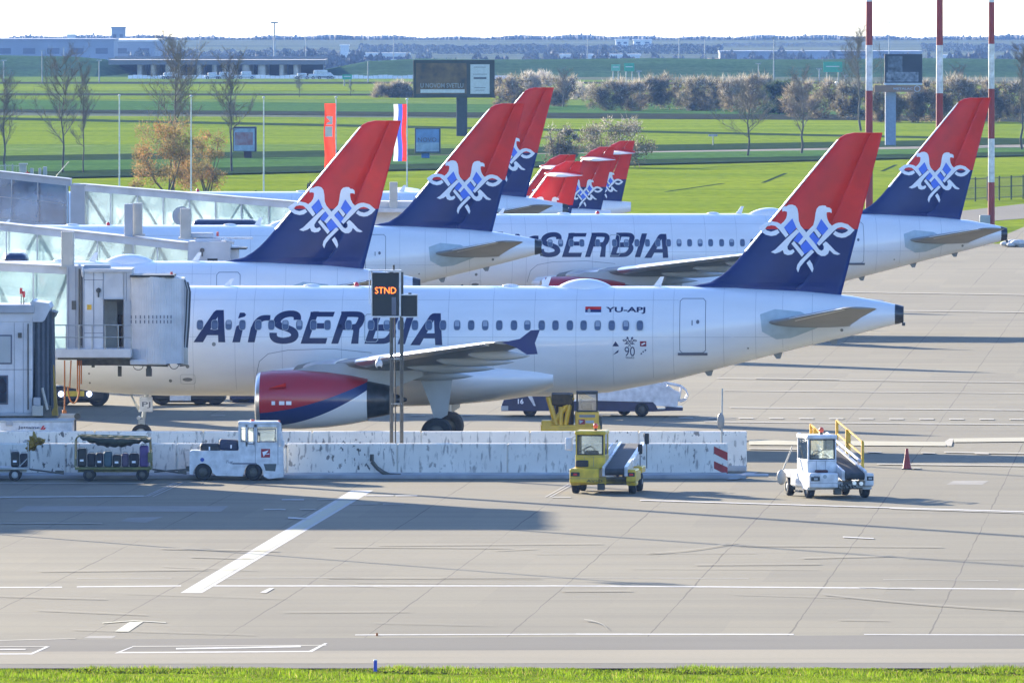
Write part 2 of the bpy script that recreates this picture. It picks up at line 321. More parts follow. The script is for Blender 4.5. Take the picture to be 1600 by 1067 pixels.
        for i in range(5):
            y = 2.6 + 3.3 * i / 4; l, c, z, t = ip(y, SS); secs.append([(l + .1 * c, sgn * y, z + t * .55 * fprof(.1) + .01), (l - .015, sgn * y, z), (l + .1 * c, sgn * y, z - t * .45 * fprof(.1) - .01)])
        mb.loft(secs); mb.build('leading_edge', M_METAL, sb)
        # engine
        ex, ey, ez = 9.85, sgn * 5.75, 1.87
        prof = [(0, .86), (.04, .97), (.15, 1.03), (.6, 1.09), (1.6, 1.11), (2.6, 1.04), (3.5, .92), (4.15, .79)]
        inn = [(4.1, .74), (3.0, .80), (1.0, .82), (.15, .82), (0, .86)]
        mb = MB(); sec = lambda L, r: [(ex + L, ey + r * math.cos(a), ez + r * math.sin(a)) for a in [2 * math.pi * i / 40 for i in range(40)]]
        mb.loft([sec(*p) for p in prof[2:]], cap=False); mb.loft([sec(*p) for p in inn[:-1]], cap=False); en = mb.build('engine', [M_NAC], root)
        mb = MB(); mb.loft([sec(.15, .82), sec(.02, .835), sec(-.03, .89), sec(.0, .95), sec(.05, .99), sec(.15, 1.035)], cap=False); mb.build('inlet_lip', M_METAL, en)
        mb = MB(); mb.loft([sec(.95, .82), sec(1.0, .3), sec(.6, .05)], cap=False); mb.build('fan', M_DMETAL, en)
        mb = MB(); mb.loft([sec(3.6, .72), sec(4.2, .70), sec(4.75, .60), sec(4.98, .55), sec(4.98, .45), sec(4.6, .4)], cap=False); mb.loft([sec(4.4, .42), sec(5.1, .26), sec(5.6, .05)]); mb.build('exhaust_nozzle', M_DMETAL, en)
        mb = MB(); py = [(ex + 1.2, 2.90), (ex + 2.2, 3.18), (ex + 3.6, 3.22), (ex + 6.2, 3.1), (ex + 6.2, 2.75), (ex + 5.2, 2.35), (ex + 4.1, 2.30), (ex + 2.0, 2.72)]
        mb.prism([(a, ey - .14, b) for a, b in py], (0, .28, 0)); mb.build('pylon', M_LGREY, en)
        if sgn < 0:
            mb = MB()
            for a in (9.85 + .62, 9.85 + .9, 9.85 + 1.16): mb.box(a, a + (.13 if a < 10.5 else .2), ey - 1.115, ey - 1.10, 1.70, 1.84)
            mb.build('placard', M_EMB, en)
            mb = MB(); mb.prism([(ex + .5, ey - 1.02, 2.30), (ex + 1.15, ey - 1.02, 2.50), (ex + 1.15, ey - 1.0, 2.36)], (0, -.14, .02)); mb.build('strake', M_RED, en)
        # main gear
        gx, gy = 16.45, sgn * 3.8
        mb = MB(); mb.tube((gx, gy, 2.9), (gx, gy, .60), .13, .11, 12); mb.tube((gx, gy - .55, .58), (gx, gy + .55, .58), .08); mb.tube((gx, gy, 1.5), (gx + .2, gy * .55, 2.6), .07); gr_ = mb.build('main_gear', M_LGREY, root)
        for q in (-.42, .42):
            mb = MB(); mb.wheel((gx, gy + q, .57), .57, .40, 'y'); wl = mb.build('wheel', M_TYRE, gr_); mb = MB(); mb.rim((gx, gy + q, .57), .57, .40, 'y'); mb.build('rim', M_DSTEEL, wl)
        mb = MB(); mb.prism([(gx - .75, gy + sgn * .2, 2.95), (gx + .65, gy + sgn * .2, 2.95), (gx + .42, gy + sgn * .22, 1.25), (gx - .05, gy + sgn * .22, .98), (gx - .25, gy + sgn * .22, 1.7)], (0, sgn * .05, 0)); mb.build('gear_door', M_LGREY, gr_)
    # nose gear
    gx = 5.05; mb = MB(); mb.tube((gx + .25, 0, 2.2), (gx, 0, .40), .09, .07, 10); mb.tube((gx, -.3, .38), (gx, .3, .38), .06); mb.tube((gx - .05, 0, 1.2), (gx - .45, 0, 1.95), .04)
    mb.tube((gx - .1, -.16, .98), (gx - .1, .16, .98), .07); mb.box(gx - .1, gx + .12, -.12, .12, .7, .92); ng = mb.build('nose_gear', M_LGREY, root)
    for q in (-.24, .24):
        mb = MB(); mb.wheel((gx, q, .38), .38, .22, 'y'); wl = mb.build('wheel', M_TYRE, ng); mb = MB(); mb.rim((gx, q, .38), .38, .22, 'y'); mb.build('rim', M_LGREY, wl)
    mb = MB(); mb.bbox(gx - .04, gx + .46, -.42, -.38, 1.22, 1.78, .02); nd = mb.build('gear_door', M_PWHITE, ng)
    mb = MB(); flattext(mb, 'PJ', (gx + .06, -.424, 1.36), (1, 0, 0), (0, 0, 1), .32, .24); mb.build('lettering', M_LINE, nd)
    # cabin windows
    wpx = [289.5, 311, 334, 356, 377.5, 402.5, 423, 445, 466.8, 489, 511, 544, 579, 604, 626, 648, 670, 692, 714, 736, 758, 780, 803, 824, 846.5, 868, 890.5, 912, 934, 956, 978, 1000]
    me = None
    for k, p in enumerate(wpx):
        L, z = lz(p, 509)
        if me is None:
            mb = MB(); q = [(.115 * math.copysign(abs(math.cos(t)) ** .6, math.cos(t)), .175 * math.copysign(abs(math.sin(t)) ** .7, math.sin(t))) for t in [2 * math.pi * i / 24 for i in range(24)]]
            decal(mb, [(a + 10, b + z) for a, b in q], [tuple(range(24))], lambda a, b: fsurf(a, b, .012), (1, .08)); 
            q2 = [(a * 1.14, b * 1.1) for a, b in q]
            decal(mb, [(a + 10, b + z) for a, b in q2], [tuple(range(24))], lambda a, b: fsurf(a, b, .008), (1, .08), 1)
            o = mb.build('window', [M_CABWIN, M_LGREY], root); me = o.data; me.transform(Matrix.Translation((-10, 0, 0)))
        else:
            o = bpy.data.objects.new('window', me); COL.objects.link(o); o.parent = root
        o.location = (L, 0, 0)
        if k % 5 == 3 or k in (7, 20, 30):
            mb = MB(); zt_ = z + .165; zb_ = z + (.03 if k % 2 else -.04); decal(mb, [(10 - .085, zb_), (10 + .085, zb_), (10 + .085, zt_ - .04), (10 + .06, zt_), (10 - .06, zt_), (10 - .085, zt_ - .04)], [tuple(range(6))], lambda a, b: fsurf(a, b, .018), (1, .08)); bo = mb.build('blind', M_BLIND, o); bo.data.transform(Matrix.Translation((-10, 0, 0)))
    # titles, registration, flag
    def dtext(name, txt, x0, y0, x1, y1, m, shear=0, bold=.01, off=.005, parent=root):
        vs, fs = textpolys(txt, shear, bold); a0, b0 = lz(x0, y1); a1, b1 = lz(x1, y0); mb = MB()
        decal(mb, [(a0 + (a1 - a0) * u, b0 + (b1 - b0) * v) for u, v in vs], fs, lambda a, b: fsurf(a, b, off), (5, .12)); return mb.build(name, m, parent)
    def ribbon(pts, w0):                                         # thick pen stroke as one strip of quads
        L_s, R_s = [], []
        for i, p in enumerate(pts):
            a = Vector(pts[max(0, i - 1)]); b = Vector(pts[min(len(pts) - 1, i + 1)]); d = (b - a).normalized(); n = Vector((-d.y, d.x)) * (w0 * (.5 + .12 * abs(d.y))); q = Vector(p); L_s.append(q + n); R_s.append(q - n)
        return [(L_s[i], L_s[i + 1], R_s[i + 1], R_s[i]) for i in range(len(pts) - 1)]
    def smooth(pts, k=4):
        out = []
        for i in range(len(pts) - 1):
            p0, p1, p2, p3 = [Vector(pts[max(0, min(len(pts) - 1, j))]) for j in (i - 1, i, i + 1, i + 2)]
            for q in range(k): t_ = q / k; out.append(.5 * ((2 * p1) + (p2 - p0) * t_ + (2 * p0 - 5 * p1 + 4 * p2 - p3) * t_ ** 2 + (3 * p1 - p0 - 3 * p2 + p3) * t_ ** 3))
        return out + [Vector(pts[-1])]
    def glyph(polys, x0=None):
        mb = MB()
        for k, P in enumerate(polys):
            Q = [(x0 + u + 18.5 * v, 539 - 53 * v) if x0 is not None else (u, v) for u, v in P]; q = [lz(*a) for a in Q]
            decal(mb, q, [tuple(range(len(q)))], lambda a, b, k=k: fsurf(a, b, .004 + .0004 * (k % 5)), (5, .12))
        mb.build('title_letter', M_TITLE, root)
    A1 = [[(301, 536), (316, 536), (341, 492), (340, 486), (336, 486), (332, 489)], [(338, 486), (347.5, 486), (351, 536), (340, 536)], [(322, 516), (343, 516), (343, 525), (317, 525)]]
    A2 = [[(641, 540), (656, 540), (680, 497), (679, 490.5), (675, 491), (671, 494)], [(677, 490.5), (688, 490.5), (691, 540), (680, 540)], [(662, 521.5), (682, 521.5), (682, 529.5), (657, 529.5)]]
    glyph(A1); glyph([[(362, 536), (374, 536), (380, 508), (376, 507), (368, 511)], [(370.5, 499), (373, 490), (380, 490), (383, 493), (381, 496)]])
    glyph([[(386, 536), (397, 536), (402, 512), (391, 512)]] + ribbon(smooth([(396.5, 514), (400, 506), (406, 500), (413, 498), (421, 498)]), 8.5))
    glyph(ribbon(smooth([(463.5, 501), (462.5, 494.5), (455, 491.5), (443, 493), (434, 498.5), (432, 505.5), (437, 510.5), (448, 514), (457, 518.5), (460, 525), (455, 531), (443, 533.5), (432, 532), (426.5, 527), (426, 521)]), 9.5))
    stem = lambda x: [(x, 538), (x + 11, 538), (x + 28, 488), (x + 19, 488), (x + 15, 492)]
    glyph([stem(469), [(484, 488.5), (522, 488.5), (519.5, 496), (483, 496)], [(480, 506), (513, 506), (511, 514.5), (478, 514.5)], [(474, 529), (511, 529), (508.5, 538), (472, 538)]])
    bowl = lambda dx, y0=492.3, y1=512.3: ribbon(smooth([(532 + dx, y0), (557 + dx, y0), (563.5 + dx, y0 + 3), (564 + dx, y0 + 7), (560 + dx, y1 - 4), (553 + dx, y1 - .5), (528 + dx, y1)]), 8.5)
    glyph([stem(517), [(550, 513), (563, 511), (561, 516), (559.5, 538), (548, 538), (551.5, 519)]] + bowl(0)); glyph([stem(569)] + bowl(52) + ribbon(smooth([(582, 513.8), (607, 513.8), (613, 517), (612.5, 523), (607, 530), (599, 533.6), (576, 533.8)]), 8.5))
    glyph([[(621, 538.5), (632.5, 538.5), (648, 489.5), (637, 489.5)]]); glyph(A2)
    dtext('registration_lettering', 'YU-APJ', 946, 480.5, 1008, 491, M_TITLE, 0, .03)
    dtext('anniversary_mark', '90', 976, 542, 992, 557, M_TITLE, 0, -.005)
    dtext('anniversary_mark', 'YEARS', 977, 558, 991, 561, M_TITLE, 0, .01)
    mb = MB()
    for k, p in enumerate(EMB_W):
        q = [lz(970.5 + a / 54, 523.5 + b / 54) for a, b in p]; decal(mb, q, [tuple(range(len(q)))], lambda a, b, k=k: fsurf(a, b, .004 + .0006 * k), (1, .12))
    for x, y in ((1002, 553), (1005, 550), (1008.5, 547.5)): q = [lz(x + 1.3 * math.cos(t), y + 1.3 * math.sin(t)) for t in [i * math.pi / 5 for i in range(10)]]; decal(mb, q, [tuple(range(10))], lambda a, b: fsurf(a, b, .006))
    for q in ([(957, 541.5), (962, 533.5), (967.5, 541.5)], [(957.5, 555), (964, 549), (967, 547), (966, 551), (962, 553)]): q = [lz(*a) for a in q]; decal(mb, q, [tuple(range(len(q)))], lambda a, b: fsurf(a, b, .006))
    mb.build('anniversary_mark', M_TITLE, root)
    mb = MB()
    for y0, y1, mi in ((480, 484.4, 0), (484.4, 488.8, 1), (488.8, 493, 2)):
        q = [lz(914, y0), lz(939, y0), lz(939, y1), lz(914, y1)]; decal(mb, q, [(0, 1, 2, 3)], lambda a, b: fsurf(a, b, .006), (1, .1), mi)
    q = [lz(920 + 2.4 * math.cos(t), 486.5 + 3.4 * math.sin(t)) for t in [i * math.pi / 5 for i in range(10)]]; decal(mb, q, [tuple(range(10))], lambda a, b: fsurf(a, b, .01), (1, 1), 3)
    mb.build('national_flag', [M_RED, M_NAVY, M_EMB, M_LGREY], root)
    mb = MB(); q = [lz(1000, 533.5), lz(1010, 533.5), lz(1010, 541.5), lz(1000, 541.5)]; decal(mb, q, [(0, 1, 2, 3)], lambda a, b: fsurf(a, b, .006), (1, .1)); q = [lz(1002, 538), lz(1007, 535.5), lz(1009, 537), lz(1003, 540)]; decal(mb, q, [(0, 1, 2, 3)], lambda a, b: fsurf(a, b, .010), (1, .1), 1); mb.build('sticker', [mat('dark_red', (.25, .01, .03)), M_EMB], root)
    # doors and panel lines
    def dline(name, pts, wd=1.0, m=M_LINE, closed=True, off=.004):
        mb = MB(); P = pts + [pts[0]] if closed else pts; h = wd / SA / 2
        for (x0, y0), (x1, y1) in zip(P, P[1:]):
            a = Vector(lz(x0, y0)); b = Vector(lz(x1, y1)); d = (b - a).normalized(); n = Vector((-d.y, d.x)) * h; e = d * h
            decal(mb, [tuple(a - n - e), tuple(b - n + e), tuple(b + n + e), tuple(a + n - e)], [(0, 1, 2, 3)], lambda u, v: fsurf(u, v, off), (.6, .12))
        return mb.build(name, m, root)
    rr = lambda x0, y0, x1, y1, r=4: [(x0 + r, y0), (x1 - r, y0), (x1, y0 + r), (x1, y1 - r), (x1 - r, y1), (x0 + r, y1), (x0, y1 - r), (x0, y0 + r)]
    dd = dline('door', rr(1062, 467.5, 1102, 552), .9)
    for nm, q in (('door_sill', [(1059, 551), (1105, 551), (1105, 555), (1059, 555)]), ('door_window', [(1090 + 2.6 * math.cos(t), 503.5 + 3.2 * math.sin(t)) for t in [i * math.pi / 6 for i in range(12)]]), ('door_handle', [(1080.5, 501), (1082, 501), (1082, 509), (1080.5, 509)])):
        mb = MB(); q = [lz(*a) for a in q]; decal(mb, q, [tuple(range(len(q)))], lambda a, b: fsurf(a, b, .012 if nm != 'door_sill' else .05), (1, .1)); mb.build(nm, M_LINE, dd)
    dline('emergency_exit', rr(569.5, 492.5, 590, 535, 3), 1.3, M_LGREY, off=.02)
    dline('panel_seam', [(398, 590), (404, 566), (418, 554), (450, 548), (520, 546), (580, 552)], .7, closed=False)
    for x in (300, 366, 395, 440, 533, 622, 700, 770, 835, 900, 958, 1020, 1052, 1130, 1180, 1222): L_top = 452; dline('panel_seam', [(x, 452), (x, 612 if x < 900 else 612 - (x - 900) * .17)], .42, M_SEAM, closed=False, off=.003)
    dline('panel_seam', [(292, 527.5), (1225, 527.5)], .42, M_SEAM, closed=False, off=.003); dline('panel_seam', [(292, 470), (1060, 470)], .35, M_SEAM, closed=False, off=.003)
    dline('panel_seam', [(1268, 462), (1268, 545)], .5, M_LGREY, closed=False)
    dline('cargo_door', rr(279, 587, 302, 602, 2), .5, M_LGREY)
    mb = MB()
    for x, y, r in ((333, 539, 3.2), (291, 574, 3.0), (263, 597, 2.6), (1168, 545, 1.5), (1314, 517, 2.5), (135, 586, 1.6), (135, 601, 1.6), (145, 534, 2), (290, 595, 5)):
        q = [lz(x + r * math.cos(t) * (1.6 if r == 5 else 1), y + r * math.sin(t) * (.6 if r == 5 else 1)) for t in [i * math.pi / 6 for i in range(12)]]; decal(mb, q, [tuple(range(12))], lambda a, b: fsurf(a, b, .006), (1, .1))
    mb.build('port', M_GREY, root)
    mb = MB(); q = [lz(*p) for p in [(1187, 492), (1210, 484), (1250, 488), (1290, 508), (1235, 529), (1212, 531), (1190, 519)]]; decal(mb, q, [tuple(range(7))], lambda a, b: fsurf(a, b, .008), (.5, .1)); mb.build('trim_panel', mat('trim_panel', (.42, .50, .53), .5), root)
    # dome and aerials
    mb = MB(); secs = []
    for i in range(15):
        u = i / 14; r = max(.03, math.sin(math.pi * u)) ** .6; L = 20.75 + 2.15 * u
        secs.append([(L, .62 * r * math.cos(a), 5.86 + .40 * r * math.sin(a)) for a in [2 * math.pi * j / 24 for j in range(24)]])
    mb.loft(secs); mb.build('satellite_dome', M_WHITE, root)
    for L in (20.3, 24.55): mb = MB(); mb.prism([(L - .2, -.015, 5.9), (L + .12, -.015, 5.9), (L + .26, -.015, 6.33), (L + .12, -.015, 6.33)], (0, .03, 0)); mb.build('aerial', M_WHITE, root)
    mb = MB(); mb.prism([(8.1, -.015, 5.9), (8.4, -.015, 5.9), (8.55, -.015, 6.25), (8.45, -.015, 6.25)], (0, .03, 0)); mb.build('aerial', M_WHITE, root)
    for L in (11.5, 19.0): mb = MB(); mb.ell((L, 0, 5.98), (.3, .2, .07)); mb.build('vent', M_WHITE, root)
    mb = MB(); mb.ell((13.2, 0, 6.0), (.1, .1, .12)); mb.build('beacon', M_BEACR, root)
    mb = MB()
    for L, b in ((26.3, 2.7), (28.9, 3.35), (31.0, 3.88)): mb.prism([(L, -.03, b + .1), (L + .4, -.03, b + .2), (L + .3, -.03, b - .1), (L + .15, -.03, b - .1)], (0, .06, 0))
    mb.build('drain_mast', M_GREY, root)
# nacelle livery: red above, navy swoosh, white below, as painted shapes in object space
def nacelle_mat():
    m = bpy.data.materials.new('nacelle_paint'); m.use_nodes = True; n = m.node_tree; b = n.nodes['Principled BSDF']; b.inputs['Roughness'].default_value = .3; b.inputs['Coat Weight'].default_value = .5
    def fit(pts):
        P = [(LEN - (1412 - x) / SA + .25, H - (y + 10) / 42.0) for x, y in pts]                   # quadratic through 3 points
        (x1, y1), (x2, y2), (x3, y3) = P; d = (x1 - x2) * (x1 - x3) * (x2 - x3)
        return ((x3 * (y2 - y1) + x2 * (y1 - y3) + x1 * (y3 - y2)) / d, (x3 * x3 * (y1 - y2) + x2 * x2 * (y3 - y1) + x1 * x1 * (y2 - y3)) / d, (x2 * x3 * (x2 - x3) * y1 + x3 * x1 * (x3 - x1) * y2 + x1 * x2 * (x1 - x2) * y3) / d)
    t = n.nodes.new('ShaderNodeTexCoord'); s_ = n.nodes.new('ShaderNodeSeparateXYZ'); n.links.new(t.outputs['Object'], s_.inputs[0])
    def M(op, a, b_):
        q = n.nodes.new('ShaderNodeMath'); q.operation = op
        for i, v in enumerate((a, b_)):
            if isinstance(v, (int, float)): q.inputs[i].default_value = v
            else: n.links.new(v, q.inputs[i])
        return q.outputs[0]
    def above(co):
        x = s_.outputs[0]; e = M('ADD', M('MULTIPLY', M('ADD', M('MULTIPLY', x, co[0]), co[1]), x), co[2]); return M('GREATER_THAN', s_.outputs[2], e)
    a1 = above(fit([(405, 646), (495, 630), (572, 600)])); a2 = above(fit([(445, 665), (495, 653), (572, 614)]))
    m1 = n.nodes.new('ShaderNodeMixRGB'); m1.inputs[1].default_value = (.8, .8, .8, 1); m1.inputs[2].default_value = (.012, .028, .13, 1); n.links.new(a2, m1.inputs[0])
    m2 = n.nodes.new('ShaderNodeMixRGB'); m2.inputs[2].default_value = (.42, .012, .02, 1); n.links.new(a1, m2.inputs[0]); n.links.new(m1.outputs[0], m2.inputs[1]); n.links.new(m2.outputs[0], b.inputs['Base Color'])
    return m
M_NAC = nacelle_mat()
def place(o, tail_px, s, th):
    th = R(th); Y = F / s - .1; X = (tail_px - 800) / s
    o.location = (X - LEN * math.cos(th), Y + LEN * math.sin(th), 0); o.rotation_euler = (0, 0, -th)
G = 'white airliners with red and navy tails parked on the apron'
plane = thing('airliner', 'nearest white airliner with sign mast before it, docked to the jet bridge, registration YU-APJ', 'airliner', group=G)
build_airliner(plane); place(plane, 1412, SA, 3.0)
nod = ('window', 'title_letter', 'registration_lettering', 'anniversary_mark', 'national_flag', 'sticker')
for px, s, th, lab, sk in ((657, 37.9, 0, 'airliner directly behind the nearest one, its tail above the middle of the nearest fuselage', nod),
                           (846, 32.8, 0, 'airliner whose tail overlaps the billboard pole, third in depth from the camera', nod),
                           (1573, 31.1, -5, 'airliner at the right with tail in front of the red and white masts', ('registration_lettering', 'anniversary_mark', 'national_flag', 'sticker')),
                           (888, 28.05, 0, 'airliner farthest back, its tail rising just behind the tail beside the big billboard', nod)):
    c = copy_tree(plane, None, sk); place(c, px, s, th); c['label'] = lab
# ---------------------------------------------------------------- turboprops with T tails
def build_turboprop(root):
    # local: x from nose (0) to tail (27.2)
    FT = [(0, 2.1, 1.9, .05), (1, 2.9, 1.35, .8), (3, 3.75, 1.1, 1.3), (5, 3.95, 1.05, 1.43), (18, 3.95, 1.05, 1.43), (22, 3.95, 1.7, 1.15), (25, 3.85, 2.6, .6), (26.9, 3.7, 3.1, .2)]
    mb = MB(); secs = []
    for L in [i * 26.9 / 40 for i in range(41)]:
        t, b, wd = ip(L, FT); secs.append([(L, -wd * math.cos(a), (t + b) / 2 + (t - b) / 2 * math.sin(a)) for a in [2 * math.pi * i / 32 for i in range(32)]])
    mb.loft(secs); mb.build('fuselage', M_WHITE, root)
    le = [(3.3, 21.4), (4.1, 23.0), (4.6, 23.5), (5.57, 24.2), (7.1, 25.35), (7.35, 25.65), (7.6, 26.2)]; te = lambda z: 26.2 + (z - 3.3) * .22
    for nm, u0, u1 in (('fin', 0, .62), ('rudder', .63, 1)):
        mb = MB(); zs = [3.3, 4.1, 4.6, 5.15, 5.16, 6, 7.0, 7.35, 7.6]; us = [u0 + (u1 - u0) * i / 7 for i in range(8)]
        for z0, z1 in zip(zs, zs[1:]):
            r = []
            for z in (z0, z1):
                a = ip(z, le)[0]; b = te(z); r.append([(a + u * (b - a), -fprof(u) * .2, z) for u in us] + [(a + u * (b - a), fprof(u) * .2, z) for u in us[::-1]])
            mb.loft(r, 1 if z1 <= 5.151 else 0, cap=False)
        mb.add(r[1], [tuple(range(16))]); o = mb.build(nm, [M_RED, M_NAVY], root)
        if nm == 'fin': fin = o
    def sy(L, z, off):
        a = ip(z, le)[0]; b = te(z); u = max(0, min(1, (L - a) / (b - a))); return (L, -(fprof(u) * .2 + off), z)
    mb = MB()
    for k, p in enumerate(EMB_W): q = [(25.2 + (a - 740) / 510, 5.95 - b / 510) for a, b in p]; decal(mb, q, [tuple(range(len(q)))], lambda a, b, k=k: sy(a, b, .02 + .002 * k), (.3, .5))
    for k, p in enumerate(EMB_B): q = [(25.2 + (a - 740) / 510, 5.95 - b / 510) for a, b in p]; decal(mb, q, [tuple(range(len(q)))], lambda a, b, k=k: sy(a, b, .045 + .002 * k), (.3, .5), 1)
    mb.build('emblem', [M_EMB, M_BLUE], fin)
    mb = MB(); zz = [4.7 + .3 * i for i in range(8)]; mb.loft([[(ip(z, le)[0] - .03, 0, z), (ip(z, le)[0] + .1, -.09, z), (ip(z, le)[0] + .1, .09, z)] for z in zz]); mb.build('leading_edge', M_METAL, fin)
    mb = MB(); mb.ell((26.1, 0, 6.9), (1.1, .22, .2)); mb.build('tail_fairing', M_RED, fin)
    for sgn in (-1, 1):
        mb = MB(); mb.loft([airfoil(l, c, 6.85, t, sgn * y) for y, l, c, t in ((.05, 25.1, 2.1, .3), (3.4, 25.5, 1.25, .2), (3.65, 25.65, .9, .14))]); mb.build('stabiliser', M_WHITE, root)
        mb = MB(); mb.loft([airfoil(l, c, 3.95 + .03 * y, t, sgn * y) for y, l, c, t in ((0, 11.2, 2.6, .5), (5, 11.2, 2.6, .45), (13.3, 11.8, 1.5, .2), (13.5, 12, 1.2, .1))]); mb.build('wing', M_LGREY, root)
        mb = MB(); secs = []
        for L, r in ((8.3, .2), (8.7, .42), (9.6, .55), (11.5, .6), (13.6, .4), (14.4, .1)): secs.append([(L, sgn * 4.05 + r * math.cos(a), 3.75 + r * math.sin(a)) for a in [2 * math.pi * i / 16 for i in range(16)]])
        mb.loft(secs); en = mb.build('engine', M_WHITE, root)
        mb = MB()
        for k in range(6):
            a = k * math.pi / 3; mb.prism([(8.35, sgn * 4.05 + .1 * math.cos(a), 3.75 + .1 * math.sin(a)), (8.35, sgn * 4.05 + 1.9 * math.cos(a + .06), 3.75 + 1.9 * math.sin(a + .06)), (8.42, sgn * 4.05 + 1.9 * math.cos(a - .06), 3.75 + 1.9 * math.sin(a - .06))], (.05, 0, 0))
        mb.build('propeller', M_BLACK, en)
        mb = MB(); mb.tube((12.6, sgn * 2.05, 1.3), (12.6, sgn * 2.05, .4), .1); mb.wheel((12.6, sgn * 2.05, .43), .43, .3, 'y'); mb.build('main_gear', M_TYRE, root)
    mb = MB(); mb.tube((1.9, 0, 1.4), (1.9, 0, .3), .07); mb.wheel((1.9, 0, .3), .3, .2, 'y'); mb.build('nose_gear', M_TYRE, root)
tp = None
for k, (px, s, lab) in enumerate(((910, 27.9, 'red T-tailed turboprop nearest in the row of four, mostly behind the white fuselage'), (900, 26.8, 'leftmost red T-tailed turboprop, its tail partly behind another T tail'),
                                  (961, 25.5, 'red T-tailed turboprop second from the right in the row'), (992, 24.5, 'rightmost red T-tailed turboprop in front of the green field'))):
    if tp is None: tp = thing('turboprop', lab, 'aeroplane', group='turboprops with red T tails parked in a row'); build_turboprop(tp); o = tp
    else: o = copy_tree(tp); o['label'] = lab
    o.location = ((px - 800) / s - 27.15, F / s, 0)
# ---------------------------------------------------------------- ground
def nodes_mat(name, rough=.85):
    m = bpy.data.materials.new(name); m.use_nodes = True; n = m.node_tree; b = n.nodes['Principled BSDF']; b.inputs['Roughness'].default_value = rough; b.inputs['Specular IOR Level'].default_value = .12
    MATS[name] = m; return m, n, b
def noise(n, src, sc, det=5, st=(1, 1, 1), rot=0.0):
    mp = n.nodes.new('ShaderNodeMapping'); mp.inputs['Scale'].default_value = st; mp.inputs['Rotation'].default_value = (0, 0, rot); n.links.new(src, mp.inputs[0])
    q = n.nodes.new('ShaderNodeTexNoise'); q.inputs['Scale'].default_value = sc; q.inputs['Detail'].default_value = det; n.links.new(mp.outputs[0], q.inputs['Vector']); return q.outputs[0]
def ramp(n, f, stops):
    r = n.nodes.new('ShaderNodeValToRGB'); e = r.color_ramp.elements
    while len(e) < len(stops): e.new(.5)
    for q, (p, c) in zip(e, stops): q.position = p; q.color = (*c, 1)
    n.links.new(f, r.inputs[0]); return r.outputs[0]
def mixc(n, f, a, b, mode='MIX'):
    q = n.nodes.new('ShaderNodeMixRGB'); q.blend_type = mode
    for i, v in ((0, f), (1, a), (2, b)):
        if isinstance(v, (int, float)): q.inputs[i].default_value = v
        elif isinstance(v, tuple): q.inputs[i].default_value = (*v, 1)
        else: n.links.new(v, q.inputs[i])
    return q.outputs[0]
def math_(n, op, a, b=0.0):
    q = n.nodes.new('ShaderNodeMath'); q.operation = op
    for i, v in ((0, a), (1, b)):
        if isinstance(v, (int, float)): q.inputs[i].default_value = v
        else: n.links.new(v, q.inputs[i])
    return q.outputs[0]
